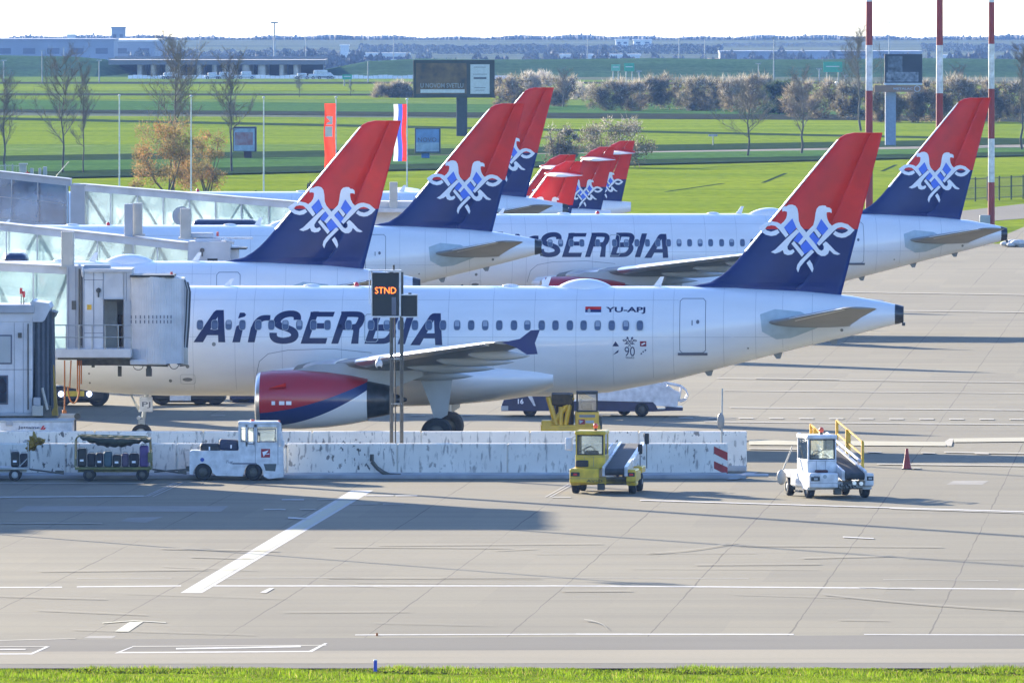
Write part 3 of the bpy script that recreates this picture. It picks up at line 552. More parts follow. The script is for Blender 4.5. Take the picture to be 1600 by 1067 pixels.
def concrete(name, base, joints=True, kx=1.0):
    m, n, b = nodes_mat(name, .8)
    t = n.nodes.new('ShaderNodeTexCoord').outputs['Object']
    big = noise(n, t, .05, 4, (1, .5, 1)); streak = noise(n, t, .35, 6, (.16, 1.0, 1)); fine = noise(n, t, 6, 3); st2 = noise(n, t, .12, 5, (.25, 1.6, 1), .06)
    c = mixc(n, 1, ramp(n, big, [(.3, tuple(v * .84 for v in base)), (.7, tuple(v * 1.07 for v in base))]), ramp(n, streak, [(.25, (.80, .80, .80)), (.5, (.98, .98, .98)), (.75, (1.06, 1.04, 1.0))]), 'MULTIPLY')
    c = mixc(n, 1, c, ramp(n, fine, [(.3, (.93, .93, .93)), (.7, (1.05, 1.05, 1.05))]), 'MULTIPLY')
    c = mixc(n, ramp(n, st2, [(.58, (0, 0, 0)), (.72, (.30, .30, .30))]), c, tuple(v * .62 for v in base))
    if joints:
        s = n.nodes.new('ShaderNodeSeparateXYZ'); n.links.new(t, s.inputs[0]); x, y = s.outputs[0], s.outputs[1]
        wob = math_(n, 'MULTIPLY', math_(n, 'SUBTRACT', noise(n, t, .25, 2), .5), .12)
        u = math_(n, 'ADD', math_(n, 'SUBTRACT', x, math_(n, 'MULTIPLY', y, .058)), 15.749 + 3.72 * 40 + .5 * 3.72)          # joint lines run away from the camera
        u = math_(n, 'ADD', u, wob)
        d = math_(n, 'ABSOLUTE', math_(n, 'SUBTRACT', math_(n, 'MODULO', u, 3.72), 1.86))
        wid = math_(n, 'MULTIPLY', math_(n, 'ADD', noise(n, t, .06, 3), -.28), .075)
        j1 = math_(n, 'LESS_THAN', d, wid)
        cell = n.nodes.new('ShaderNodeCombineXYZ'); n.links.new(math_(n, 'FLOOR', math_(n, 'DIVIDE', u, 3.72)), cell.inputs[0]); n.links.new(math_(n, 'FLOOR', math_(n, 'DIVIDE', math_(n, 'ADD', y, math_(n, 'MULTIPLY', x, .03)), 7.44)), cell.inputs[1])
        wn_ = n.nodes.new('ShaderNodeTexWhiteNoise'); wn_.noise_dimensions = '2D'; n.links.new(cell.outputs[0], wn_.inputs['Vector'])
        c = mixc(n, 1, c, ramp(n, wn_.outputs['Value'], [(0, (.91, .91, .92)), (1, (1.05, 1.045, 1.03))]), 'MULTIPLY')
        c = mixc(n, ramp(n, noise(n, t, .8, 4, (.6, 1.6, 1)), [(.66, (0, 0, 0)), (.74, (.45, .45, .45))]), c, tuple(v * .55 for v in base))
        vv = math_(n, 'ADD', y, math_(n, 'MULTIPLY', x, .03)); dd = math_(n, 'ABSOLUTE', math_(n, 'SUBTRACT', math_(n, 'MODULO', vv, 7.44), 3.72))
        j2 = math_(n, 'MULTIPLY', math_(n, 'LESS_THAN', dd, .10), .35)
        c = mixc(n, math_(n, 'MULTIPLY', math_(n, 'MAXIMUM', j1, j2), .8), c, tuple(v * .28 for v in base))
    n.links.new(c, b.inputs['Base Color'])
    bp = n.nodes.new('ShaderNodeBump'); bp.inputs['Strength'].default_value = .15; n.links.new(fine, bp.inputs['Height']); n.links.new(bp.outputs[0], b.inputs['Normal'])
    return m
def grassmat(name, c1, c2, sc=.12, st=(.15, 1, 1), c3=None):
    m, n, b = nodes_mat(name, .95)
    t = n.nodes.new('ShaderNodeTexCoord').outputs['Object']
    a = noise(n, t, sc, 6, st); f = noise(n, t, .9, 4, (1, .35, 1))
    a2 = noise(n, t, sc * 7, 6, st); c = ramp(n, a, [(.32, c2), (.68, c1)]); c = mixc(n, 1, c, ramp(n, a2, [(.25, (.70, .76, .80)), (.6, (1.05, 1.02, 1)), (.8, (1.18, 1.08, 1))]), 'MULTIPLY'); c = mixc(n, 1, c, ramp(n, f, [(.3, (.72, .74, .72)), (.7, (1.15, 1.12, 1.1))]), 'MULTIPLY')
    if c3: c = mixc(n, ramp(n, noise(n, t, .35, 5, (.5, .3, 1)), [(.55, (0, 0, 0)), (.7, (.7, .7, .7))]), c, c3)
    b.inputs['Specular IOR Level'].default_value = 0
    n.links.new(c, b.inputs['Base Color']); return m
def sheet(name, pts, m, z, kind='structure'):
    """flat polygon given by photo points on the ground"""
    mb = MB(); mb.add([Vector((p[0], p[1], z)) for p in pts], [tuple(range(len(pts)))]); o = mb.build(name, m); o['kind'] = kind; return o
def band(name, yL0, yL1, yR0, yR1, m, z, xl=-1400, xr=3000):
    def pt(x, y): return gr(x, y)
    def yy(a, b, x): return a + (b - a) * x / 1600
    P = [gr(x, yy(yL0, yR0, x)) for x in (xl, 0, 1600, xr)] + [gr(x, yy(yL1, yR1, x)) for x in (xr, 1600, 0, xl)]
    return sheet(name, [(p.x, p.y) for p in P], m, z)
M_CONC = concrete('apron_concrete', (.162, .147, .104))
M_CONC2 = concrete('pale_concrete', (.205, .182, .13), False)
M_ASPH = concrete('road_asphalt', (.100, .093, .077), False)
M_PAINTW = mat('road_paint_white', (.42, .42, .41), .8, 0, .35, 4.5, stretch=(.8, .6, 1), col2=(.29, .285, .255))
M_PAINTY = mat('road_paint_cream', (.38, .36, .22), .8, 0, .35, 3.5, stretch=(.8, .5, 1), col2=(.31, .315, .27))
M_G1 = grassmat('bright_grass', (.225, .285, .025), (.15, .22, .02), .03)
M_G2 = grassmat('field_bright', (.21, .28, .028), (.14, .21, .025), .04)
M_G3 = grassmat('field_deep', (.085, .17, .05), (.06, .13, .045), .05)
M_G4 = grassmat('field_mottled', (.16, .24, .05), (.10, .17, .04), .25, (.5, 1, 1), (.20, .25, .10))
M_SOIL = grassmat('field_soil', (.055, .06, .045), (.035, .05, .04), .1)
M_DARKG = grassmat('verge_dark', (.045, .075, .035), (.03, .055, .03), .2)
M_EMBK = grassmat('embankment_grass', (.06, .12, .07), (.045, .09, .06), .03, (.3, 1, 1))
M_PLAIN = grassmat('plain_fields', (.15, .18, .13), (.09, .115, .10), .006, (.5, 1, 1))
# base terrain: flat, then falling to a lower plain beyond the highway embankment
prof = [(240, 0), (2640, 0), (2700, -1), (2800, -8), (6900, -8)]
mb = MB(); xs = [-2500, -800, -200, 0, 200, 800, 2500]; vs = [(x, y, z - .012) for y, z in prof for x in xs]; n_ = len(xs)
mb.add(vs, [(k * n_ + i, k * n_ + i + 1, (k + 1) * n_ + i + 1, (k + 1) * n_ + i) for k in range(len(prof) - 1) for i in range(n_ - 1)]); mb.build('ground', M_PLAIN)['kind'] = 'structure'
sheet('apron', [(-160, 318), (170, 318), (170, 833), (60, 836), (-160, 1000)], M_CONC, 0)
sheet('lawn', [(-400, 1010), (-160, 1010), (60, 836), (170, 833), (400, 833), (400, 1450), (-400, 1450)], M_G1, -.004)
sheet('foreground_verge', [(-60, 255), (60, 255), (60, 317.6), (-60, 317.6)], M_G1, .004)
band('asphalt_road_edge', 1036, 1052, 1034, 1055, M_ASPH, .004)
band('pale_concrete_strip', 1018, 1037, 1013.5, 1035, M_CONC2, .008)
band('asphalt_strip', 999, 1019, 991, 1014.5, M_ASPH, .004)
# fields, nearest to farthest
for k, (nm, a, b, c, d, m) in enumerate((
    ('mottled_field', 218, 256, 218, 232, M_G4), ('bright_field', 181, 226, 190, 226, M_G2), ('dark_field_line', 184, 188, 217, 220, M_DARKG), ('deep_green_field', 155, 176, 170, 183, M_G3),
    ('ploughed_strip', 171.5, 176, 182, 191.5, M_SOIL), ('pale_field', 120, 157, 130, 172, M_G4), ('field_stripe', 129, 132, 129, 132, M_SOIL), ('field_stripe', 147, 150, 149, 151, M_SOIL), ('bright_field_strip', 152, 156, 152, 158, M_G2), ('bright_field_strip', 133, 143, 133, 144, M_G2),
    ('field_road', 255, 263, 226, 233, M_ASPH), ('road_verge_shade', 263, 282, 236, 245, M_DARKG), ('field_verge_shade', 246, 257, 219, 228, M_DARKG))):  # the two verge bands carry hedge tone and bush shade in their colour
    band(nm, a, b, c, d, m, .01 + .012 * k)
band('deep_green_field', 255, 272, 233, 240, M_G3, .17)
# service road curving off at the right
rd = [gr(x, y) for x, y in ((1395, 345), (1450, 336), (1520, 328), (1600, 319), (1900, 295))]; rd2 = [gr(x, y) for x, y in ((1900, 320), (1600, 342), (1560, 345), (1450, 352), (1400, 360))]
sheet('service_road', [(p.x, p.y) for p in rd + rd2], M_ASPH, .02)
rd = [gr(x, y) for x, y in ((1560, 372), (1600, 355), (1900, 300), (1900, 370), (1600, 379), (1572, 380))]; sheet('service_road', [(p.x, p.y) for p in rd], M_CONC, .02)
# painted markings
mk = []
def mark(pts, m=M_PAINTW, z=.004):
    P = [gr(*p) for p in pts]; z += .0004 * len(mk); mk.append(([(p.x, p.y, z) for p in P], m))
M_FADED = mat('road_paint_faded', (.30, .29, .25), .8, 0, .3, 1.6, stretch=(.4, 1, 1), col2=(.20, .185, .14))
def mline(x0, y0, x1, y1, h, m=M_PAINTW, z=.004):
    if m is M_PAINTW and (h < 1.25 or y0 < 735): m = M_FADED
    mark([(x0, y0 - h / 2), (x1, y1 - h / 2), (x1, y1 + h / 2), (x0, y0 + h / 2)], m, z)
def vline(x0, y0, x1, y1, w_, m=M_PAINTW, z=.004): mark([(x0 - w_ / 2, y0), (x1 - w_ / 2, y1), (x1 + w_ / 2, y1), (x0 + w_ / 2, y0)], m, z)
vline(299, 926, 566, 766, 34, M_PAINTW, .005); vline(303, 923, 563, 769, 20, M_PAINTY, .010)
mline(-60, 917.5, 97, 917, 1.5); mline(120, 916.5, 283, 915, 1.6); mline(326, 915, 900, 915, 1.7); mline(900, 915, 1320, 918, 1.7); mline(1320, 918, 1700, 921, 1.7)
mline(120, 903.5, 268, 903, .7); mline(330, 903.5, 560, 902, .6); mline(690, 902.5, 1170, 903.5, .6); mline(1380, 905, 1560, 907, .6)
mline(555, 991.8, 900, 990.5, 1.4); mline(900, 990.5, 1240, 991, 1.9); mline(1350, 991, 1700, 992, 1.3); mline(-100, 1003, 118, 997.5, 1.0)
for a in ((180, 1009, 210), (-120, 1010, -120)): pass
mark([(179, 1020.5), (209, 1009), (212, 1009), (184, 1020.5)]); mline(207, 1009.8, 510, 1008, 1.2); mline(184, 1019.6, 487, 1017.6, 1.6); mark([(480, 1018.3), (507, 1005), (512, 1005), (488, 1018.3)]); mline(275, 1013.5, 470, 1010, 2.2)
mark([(44, 1022.5), (72, 1010), (78, 1010), (50, 1022.5)]); mline(-100, 1022, 48, 1021.6, 1.6); mline(-100, 1010.8, 74, 1010, 1.0); mline(-100, 1015, 40, 1014.5, 1.6)
mark([(179, 987), (203, 971.5), (224, 971.5), (201, 987)], M_PAINTY); mline(160, 973.8, 208, 970, 1.0, M_PAINTY, .009); mline(208, 970, 259, 973, 1.0, M_PAINTY, .009)
mark([(406, 926), (421, 919), (429, 919), (416, 926.5)])
for x in (226, 231, 239): vline(x, 776, x + 46, 755, 1.6)
for x in (850, 857): vline(x + 2, 777, x + 38, 757, 1.8)
mline(862, 777.5, 892, 777.5, 1.2)
mline(0, 755, 225, 755.5, 1.2); mline(-60, 777.5, 225, 775.5, 1.5); mline(440, 781, 475, 781, 1.6); mline(495, 781, 560, 781, 1.2); mline(412, 796.5, 446, 796.5, 1.4); mline(468, 796.5, 495, 796.5, 1.2); mline(570, 775, 615, 775, 1.3); mline(618, 775, 652, 775, 1.4); mline(546, 788, 590, 788, 1.0); mline(598, 788, 632, 788, 1.2)
mline(450, 809.5, 478, 811, 2.4); mline(-60, 818, 160, 818.5, .9)
mline(1000, 782, 1700, 803, 1.4); mline(1390, 795, 1640, 803.5, 1.1); mline(1317, 839.5, 1365, 842, 1.5)
mline(1140, 637.5, 1700, 642, 1.2); mline(1100, 659.5, 1700, 665, 1.3); mline(1130, 611, 1700, 616, .7); mline(1180, 592, 1310, 594, 1.0)
for k in range(13): mline(1060 + 47 * k, 653.6 + .22 * k, 1083 + 47 * k, 653.8 + .22 * k, 1.6)
for k in range(9): mline(330 + 78 * k, 650, 352 + 78 * k, 650, 1.1)
M_FCREAM = mat('road_paint_faded_cream', (.25, .24, .165), .8, 0, .3, 2, stretch=(.4, .5, 1), col2=(.21, .20, .14)); mark([(1170, 688.5), (1480, 691.5), (1478, 698), (1170, 696)], M_FCREAM); mark([(1490, 686), (1700, 683), (1700, 690), (1490, 692)], M_FCREAM); mark([(1476, 691), (1484, 686), (1490, 686), (1487, 698), (1480, 698)], M_FADED)
for k in range(3): mline(1355 + 84 * k, 707.5 + k, 1377 + 84 * k, 708 + k, 1.6)
mline(1475, 707.5, 1700, 711, 1.4); mline(1370, 726, 1700, 730, 1.2); mline(1425, 732.3, 1438, 732.5, 1.6)
mline(1170, 702, 1270, 703.5, 1.5); mark([(1135, 750), (1165, 739), (1185, 739), (1152, 750)])
mline(1135, 483, 1700, 490, .8); mline(1170, 455, 1700, 463, .7); mline(1120, 592, 1700, 600, .6)
M_TYM = mat('tyre_mark_grey', (.138, .126, .090), .85, 0, .2, 2)
rk = random.Random(9)
for k in range(26):
    y = rk.uniform(850, 985); x = rk.uniform(-80, 1500); mline(x, y, x + rk.uniform(60, 380), y + rk.uniform(-4, 9), rk.uniform(.25, .7), M_TYM, .002)
for x0, y0, x1, y1 in ((1010, 866, 1150, 849), (1285, 930, 1600, 955)):
    n_ = 9
    for i in range(n_): a = i / n_; b = (i + 1) / n_; f = lambda q: (x0 + (x1 - x0) * q, y0 + (y1 - y0) * q + 3 * math.sin(q * 3.1)); p_, q_ = f(a), f(b); mline(p_[0], p_[1], q_[0], q_[1], .7, M_TYM, .002)
for cx_, cy_, rx, ry, a0, a1 in ((905, 990, 45, 20, -1.4, -.2),):
    P_ = [(cx_ + rx * math.cos(a0 + (a1 - a0) * i / 14), cy_ + ry * math.sin(a0 + (a1 - a0) * i / 14)) for i in range(15)]
    for p_, q_ in zip(P_, P_[1:]): mark([(p_[0], p_[1] - .5), (q_[0], q_[1] - .5), (q_[0], q_[1] + .5), (p_[0], p_[1] + .5)], mat('scuff_pale', (.20, .185, .14), .85), .002)
for m in (M_PAINTW, M_PAINTY, M_FADED, M_FCREAM, M_TYM, MATS['scuff_pale']):
    mb = MB()
    for p, mm in mk:
        if mm is m: mb.add(p, [tuple(range(len(p)))])
    struct(mb.build('road_marking', m))
# repair patches and drain slots
mb = MB(); M_PATCH = mat('patch_asphalt', (.075, .075, .075), .8, 0, .3, 1)
for q in ([(22, 799), (40, 790.5), (357, 790.5), (345, 799)], [(188, 814), (200, 809), (255, 807), (228, 816)], [(1478, 757), (1490, 751), (1545, 751), (1535, 757)], [(130, 996.5), (140, 993), (182, 993), (175, 997)]):
    P = [gr(*p) for p in q]; mb.add([(p.x, p.y, .004) for p in P], [(0, 1, 2, 3)])
for x0, y0, x1, y1 in ((1192, 286, 1228, 271), (1378, 268, 1400, 258), (1300, 300, 1345, 279), (1040, 300, 1130, 287), (700, 305, 900, 296), (1100, 262, 1240, 256)): P = gr(x0, y0); Q = gr(x1, y1); d = (Q - P).normalized(); q_ = Vector((-d.y, d.x, 0)) * .2; mb2 = MB(); mb2.add([(P - q_).to_tuple()[:2] + (.012,), (Q - q_).to_tuple()[:2] + (.012,), (Q + q_).to_tuple()[:2] + (.012,), (P + q_).to_tuple()[:2] + (.012,)], [(0, 1, 2, 3)]); struct(mb2.build('wheel_track', M_DARKG))
struct(mb.build('repair_patch', mat('patch_concrete', (.13, .125, .11), .8, 0, .25, 1)))
# grass blades along the bottom edge
mb = MB(); rnd = random.Random(3)
for i in range(52000):
    y = 317.9 - 8.2 * rnd.random() ** 1.3; x = rnd.uniform(-14.6, 14.6)
    ed = .35 * math.sin(x * 1.7) + .25 * math.sin(x * 4.1 + 1); 
    if y > 317.3 + ed: continue
    h = rnd.uniform(.03, .10) * (1.0 + .5 * math.sin(x * .9 + y)); a = rnd.uniform(0, 3.14); w_ = .012; lx = rnd.gauss(0, .035); ly = rnd.gauss(0, .03)
    mb.add([(x - w_ * math.cos(a), y - w_ * math.sin(a), 0), (x + w_ * math.cos(a), y + w_ * math.sin(a), 0), (x + lx, y + ly, h)], [(0, 1, 2)], 0 if rnd.random() < .7 else (1 if rnd.random() < .6 else 2))
def leafmat(name, col, tr=.45, var=.3):
    m = bpy.data.materials.new(name); m.use_nodes = True; n = m.node_tree; n.nodes.clear(); o = n.nodes.new('ShaderNodeOutputMaterial'); d = n.nodes.new('ShaderNodeBsdfDiffuse'); t = n.nodes.new('ShaderNodeBsdfTranslucent'); x = n.nodes.new('ShaderNodeMixShader')
    tcn = n.nodes.new('ShaderNodeTexCoord'); ns = n.nodes.new('ShaderNodeTexNoise'); ns.inputs['Scale'].default_value = 1.2; cr = n.nodes.new('ShaderNodeValToRGB'); cr.color_ramp.elements[0].position = .35; cr.color_ramp.elements[1].position = .65
    cr.color_ramp.elements[0].color = (*[c * (1 - var) for c in col], 1); cr.color_ramp.elements[1].color = (*[min(1, c * (1 + var)) for c in col], 1)
    n.links.new(tcn.outputs['Object'], ns.inputs['Vector']); n.links.new(ns.outputs[0], cr.inputs[0]); n.links.new(cr.outputs[0], d.inputs[0]); n.links.new(cr.outputs[0], t.inputs[0]); x.inputs[0].default_value = tr
    n.links.new(d.outputs[0], x.inputs[1]); n.links.new(t.outputs[0], x.inputs[2]); n.links.new(x.outputs[0], o.inputs[0]); MATS[name] = m; return m
M_BLADE = leafmat('grass_blade', (.18, .27, .012)); M_BLADE2 = leafmat('grass_blade_dark', (.07, .12, .01)); M_BLADE3 = leafmat('grass_blade_dry', (.30, .27, .08))
g = mb.build('grass', [M_BLADE, M_BLADE2, M_BLADE3]); g['kind'] = 'stuff'; g['label'] = 'short bright green grass along the bottom edge of the apron'; g['category'] = 'grass'
# ---------------------------------------------------------------- barrier walls
def wallmat(name, base, dirt=.5):
    m, n, b = nodes_mat(name, .75); t = n.nodes.new('ShaderNodeTexCoord').outputs['Object']
    a = noise(n, t, 1.2, 6, (1, 1, 1)); spots = noise(n, t, 4.5, 12, (1.3, 1, .75)); drip = noise(n, t, 7.0, 8, (1, 1, .22)); big = noise(n, t, .45, 4, (1, 1, .5))
    c = ramp(n, a, [(.3, tuple(v * .86 for v in base)), (.7, base)])
    k = math_(n, 'MULTIPLY', ramp(n, spots, [(.59, (0, 0, 0)), (.63, (1, 1, 1))]), ramp(n, big, [(.44, (.15, .15, .15)), (.6, (1, 1, 1))]))
    c = mixc(n, math_(n, 'MULTIPLY', k, dirt), c, (.09, .085, .08)); c = mixc(n, math_(n, 'MULTIPLY', ramp(n, drip, [(.58, (0, 0, 0)), (.66, (1, 1, 1))]), dirt * .6), c, (.12, .12, .12))
    n.links.new(c, b.inputs['Base Color']); return m
M_WALLN = wallmat('painted_wall_near', (.74, .71, .64), 1.0); M_WALLF = wallmat('painted_wall_far', (.84, .80, .72), 1.0)
WN, WF = 442.4, 448.6
def wall(nm, lab, x_end, Y, ztop, m, foot=True):
    th_ = thing(nm, lab, 'wall', (0, Y, 0)); xe = (x_end - 800) / F * Y; mb = MB()
    n = 16; L = 62.0 / n
    for k in range(n):
        a = xe - 62 + L * k; mb.bbox(a + .022, a + L - .022, 0, .45, 0, ztop, .03)
    mb.box(xe - 61.9, xe - .1, .06, .39, .1, ztop - .06); mb.build('wall_panel', m, th_)
    mb = MB(); mb.bbox(xe - 62, xe - .05, -.10, .5, 0, .20, .03); mb.build('plinth', mat('plinth_grey_' + nm[:3], (.40, .41, .42) if foot else (.25, .26, .24), .8, 0, .3, 1.5), th_)
    return th_, xe
wn, xe = wall('barrier_wall', 'lower blue-white painted concrete barrier wall in front, with red and white stripes at its end', 1138, WN, 1.21, M_WALLN)
mb = MB()
for z1, z2 in ((1.12, .88), (.60, .36)):
    mb.add([(xe - .50, -.004, z1), (xe - .02, -.004, z1 - .22), (xe - .02, -.004, z2 - .27), (xe - .50, -.004, z2 - .02)], [(0, 3, 2, 1)])
mb.build('hazard_stripe', mat('stripe_red', (.34, .035, .03), .7, 0, .35, 5), wn)
wall('barrier_wall', 'taller white peeling barrier wall behind the lower one, ending beside the sign pole', 1168, WF, 1.42, M_WALLF, False)
mb = MB(); mb.bbox(-40, 8.2, WN - .75, WN - .25, 0, .14, .03); k = mb.build('kerb', mat('kerb_stone', (.30, .31, .33), .8, 0, .3, 1)); struct(k)
mb = MB(); mb.tube((-40, WN - .18, .1), (9, WN - .18, .1), .06, n=8); tag(mb.build('conduit_pipe', M_BGREY), 'pale conduit pipe lying along the foot of the lower barrier wall', 'pipe')
# ---------------------------------------------------------------- stand sign on its mast
def mast_sign():
    Y = 445.4; b = gr(618, 742); t = thing('stand_sign', 'dark electronic stand sign reading STND on twin steel posts in front of the nearest airliner', 'sign', (b.x, Y, 0))
    X = lambda px: (px - 800) / (F / Y) - b.x
    Z = lambda py: H - (py + 10) / (F / Y)
    def bx(mb, x0, y0, x1, y1, d0, d1, r=.01, mi=0): mb.bbox(X(x0), X(x1), d0, d1, Z(y1), Z(y0), r, mi)
    for x in (608.8, 624.6):
        mb = MB(); mb.box(X(x), X(x) + .05, -.06, .06, 0, Z(425)); mb.box(X(x) + .05, X(x) + .10, -.01, .01, 0, Z(425)); mb.box(X(x) + .10, X(x) + .13, -.06, .06, 0, Z(425)); mb.build('post', M_POSTS, t)
    mb = MB(); mb.tube((X(618), .1, 0), (X(617), .1, Z(495)), .025); mb.build('cable', M_DSTEEL, t)
    mb = MB()
    for y in (560, 630, 706): mb.box(X(609), X(628), -.02, .02, Z(y + 1.5), Z(y))
    mb.box(X(600), X(636), -.25, .25, 0, .08); mb.build('brace', M_STEEL, t)
    mb = MB(); bx(mb, 582, 426, 623.5, 494, -.25, .1, .02); pn = mb.build('display_panel', M_BLACK, t)
    mb = MB(); flattext(mb, 'STND', (X(586), -.256, Z(458.5)), (1, 0, 0), (0, 0, 1), X(619) - X(586), Z(448.5) - Z(458.5), bold=.0); mb.build('lettering', mat('display_orange', (.9, .25, .02), .5, 0, .02, emit=(1, .13, .01), es=1.1), pn)
    mb = MB(); bx(mb, 612, 464, 619, 492, -.256, -.25, .001); mb.build('sensor_window', M_LINE, pn)
    mb = MB(); bx(mb, 577, 421.5, 627, 423.8, -.3, .15); bx(mb, 576.5, 423, 578, 475, -.3, -.22); bx(mb, 623.8, 423, 626.6, 494, -.27, .12); bx(mb, 582, 493.5, 624, 496, -.27, .12); bx(mb, 580, 423, 582, 494, -.2, .1); bx(mb, 627, 459.5, 652.5, 461.5, -.2, .1); bx(mb, 627, 494, 652.5, 496, -.2, .1); bx(mb, 651.8, 460, 653, 496, -.2, .1); mb.build('frame', M_PWHITE, t)
    mb = MB(); bx(mb, 628, 461.5, 651.8, 494, -.22, .08, .02); mb.build('camera_box', M_BLACK, t)
    mb = MB(); mb.tube((X(615.3), 0, Z(424)), (X(615.3), 0, Z(414)), .035); bx(mb, 638, 457.5, 643, 459.8, -.05, .05); mb.build('aerial', M_BLACK, t)
    mb = MB(); mb.tube((X(609), 0, Z(558)), (X(592), -.15, Z(558)), .03); mb.tube((X(592), -.15, Z(558)), (X(592), -.15, Z(563)), .04); mb.ell((X(592), -.15, Z(568.5)), (.13, .13, .17)); ca = mb.build('dome_camera', M_PWHITE, t)
    mb = MB(); mb.ell((X(592.3), -.19, Z(573)), (.075, .09, .07)); mb.build('camera_lens', M_BLACK, ca)
    return t
mast_sign()
# hose
mb = MB(); p = [gr(580, 752), gr(583, 752), gr(592, 752), gr(605, 752)]
pts = [Vector((-4.92, 442.1, z)) for z in (.85, .6)] + [Vector((-4.75, 442.1, .38)), Vector((-4.5, 442.05, .2)), Vector((-4.3, 442.0, .12)), Vector((-3.9, 441.95, .1))]; mb.path(pts, .075, 8); tag(mb.build('hose', M_DSTEEL), 'thick black hose curling down the front of the lower wall beside the sign mast', 'hose')
# pole with edge-on disc
t = thing('marker_pole', 'thin steel pole with edge-on grey oval plate near the right wall end', 'pole', (gr(1128, 742).x, 446.5, 0)); s = F / 446.5
mb = MB(); mb.tube((0, 0, 0), (.03, 0, H - (607 + 10) / s), .035, .03); mb.build('pole', M_STEEL, t); mb = MB(); mb.ell((-.02, 0, H - (658.5 + 10) / s), (.13, .06, .31)); mb.build('plate', M_GREY, t)
# cone, edge marker, stub
def cone():
    p = gr(1417, 733); t = thing('traffic_cone', 'tall faded red traffic cone standing alone right of the white belt loader', 'traffic cone', p)
    mb = MB(); n = 20; mb.loft([[(r * math.cos(2 * math.pi * i / n), r * math.sin(2 * math.pi * i / n), z) for i in range(n)] for r, z in ((.17, .03), (.15, .06), (.045, .74), (.03, .75))]); mb.build('cone', mat('cone_red', (.36, .05, .03), .6, 0, .3, 3), t)
    mb = MB(); mb.bbox(-.19, .19, -.19, .19, 0, .035, .012); mb.build('base', M_BLACK, t)
cone()
p = gr(586.5, 1049); mb = MB(); mb.tube((0, 0, 0), (0, 0, .28), .045, .045, 12); mb.tube((0, 0, .28), (0, 0, .31), .05, .04, 12, 1); o = mb.build('edge_marker', [mat('marker_blue', (.02, .07, .5), .5, 0, .1), M_PWHITE]); o.location = p; tag(o, 'small blue taxiway edge marker standing at the front grass edge', 'marker')
p = gr(589, 993); mb = MB(); mb.tube((0, 0, 0), (0, 0, .08), .035, .03, 8); o = mb.build('ground_peg', M_STRAP); o.location = p; tag(o, 'tiny orange brown peg on the thin white line above the blue marker', 'peg')
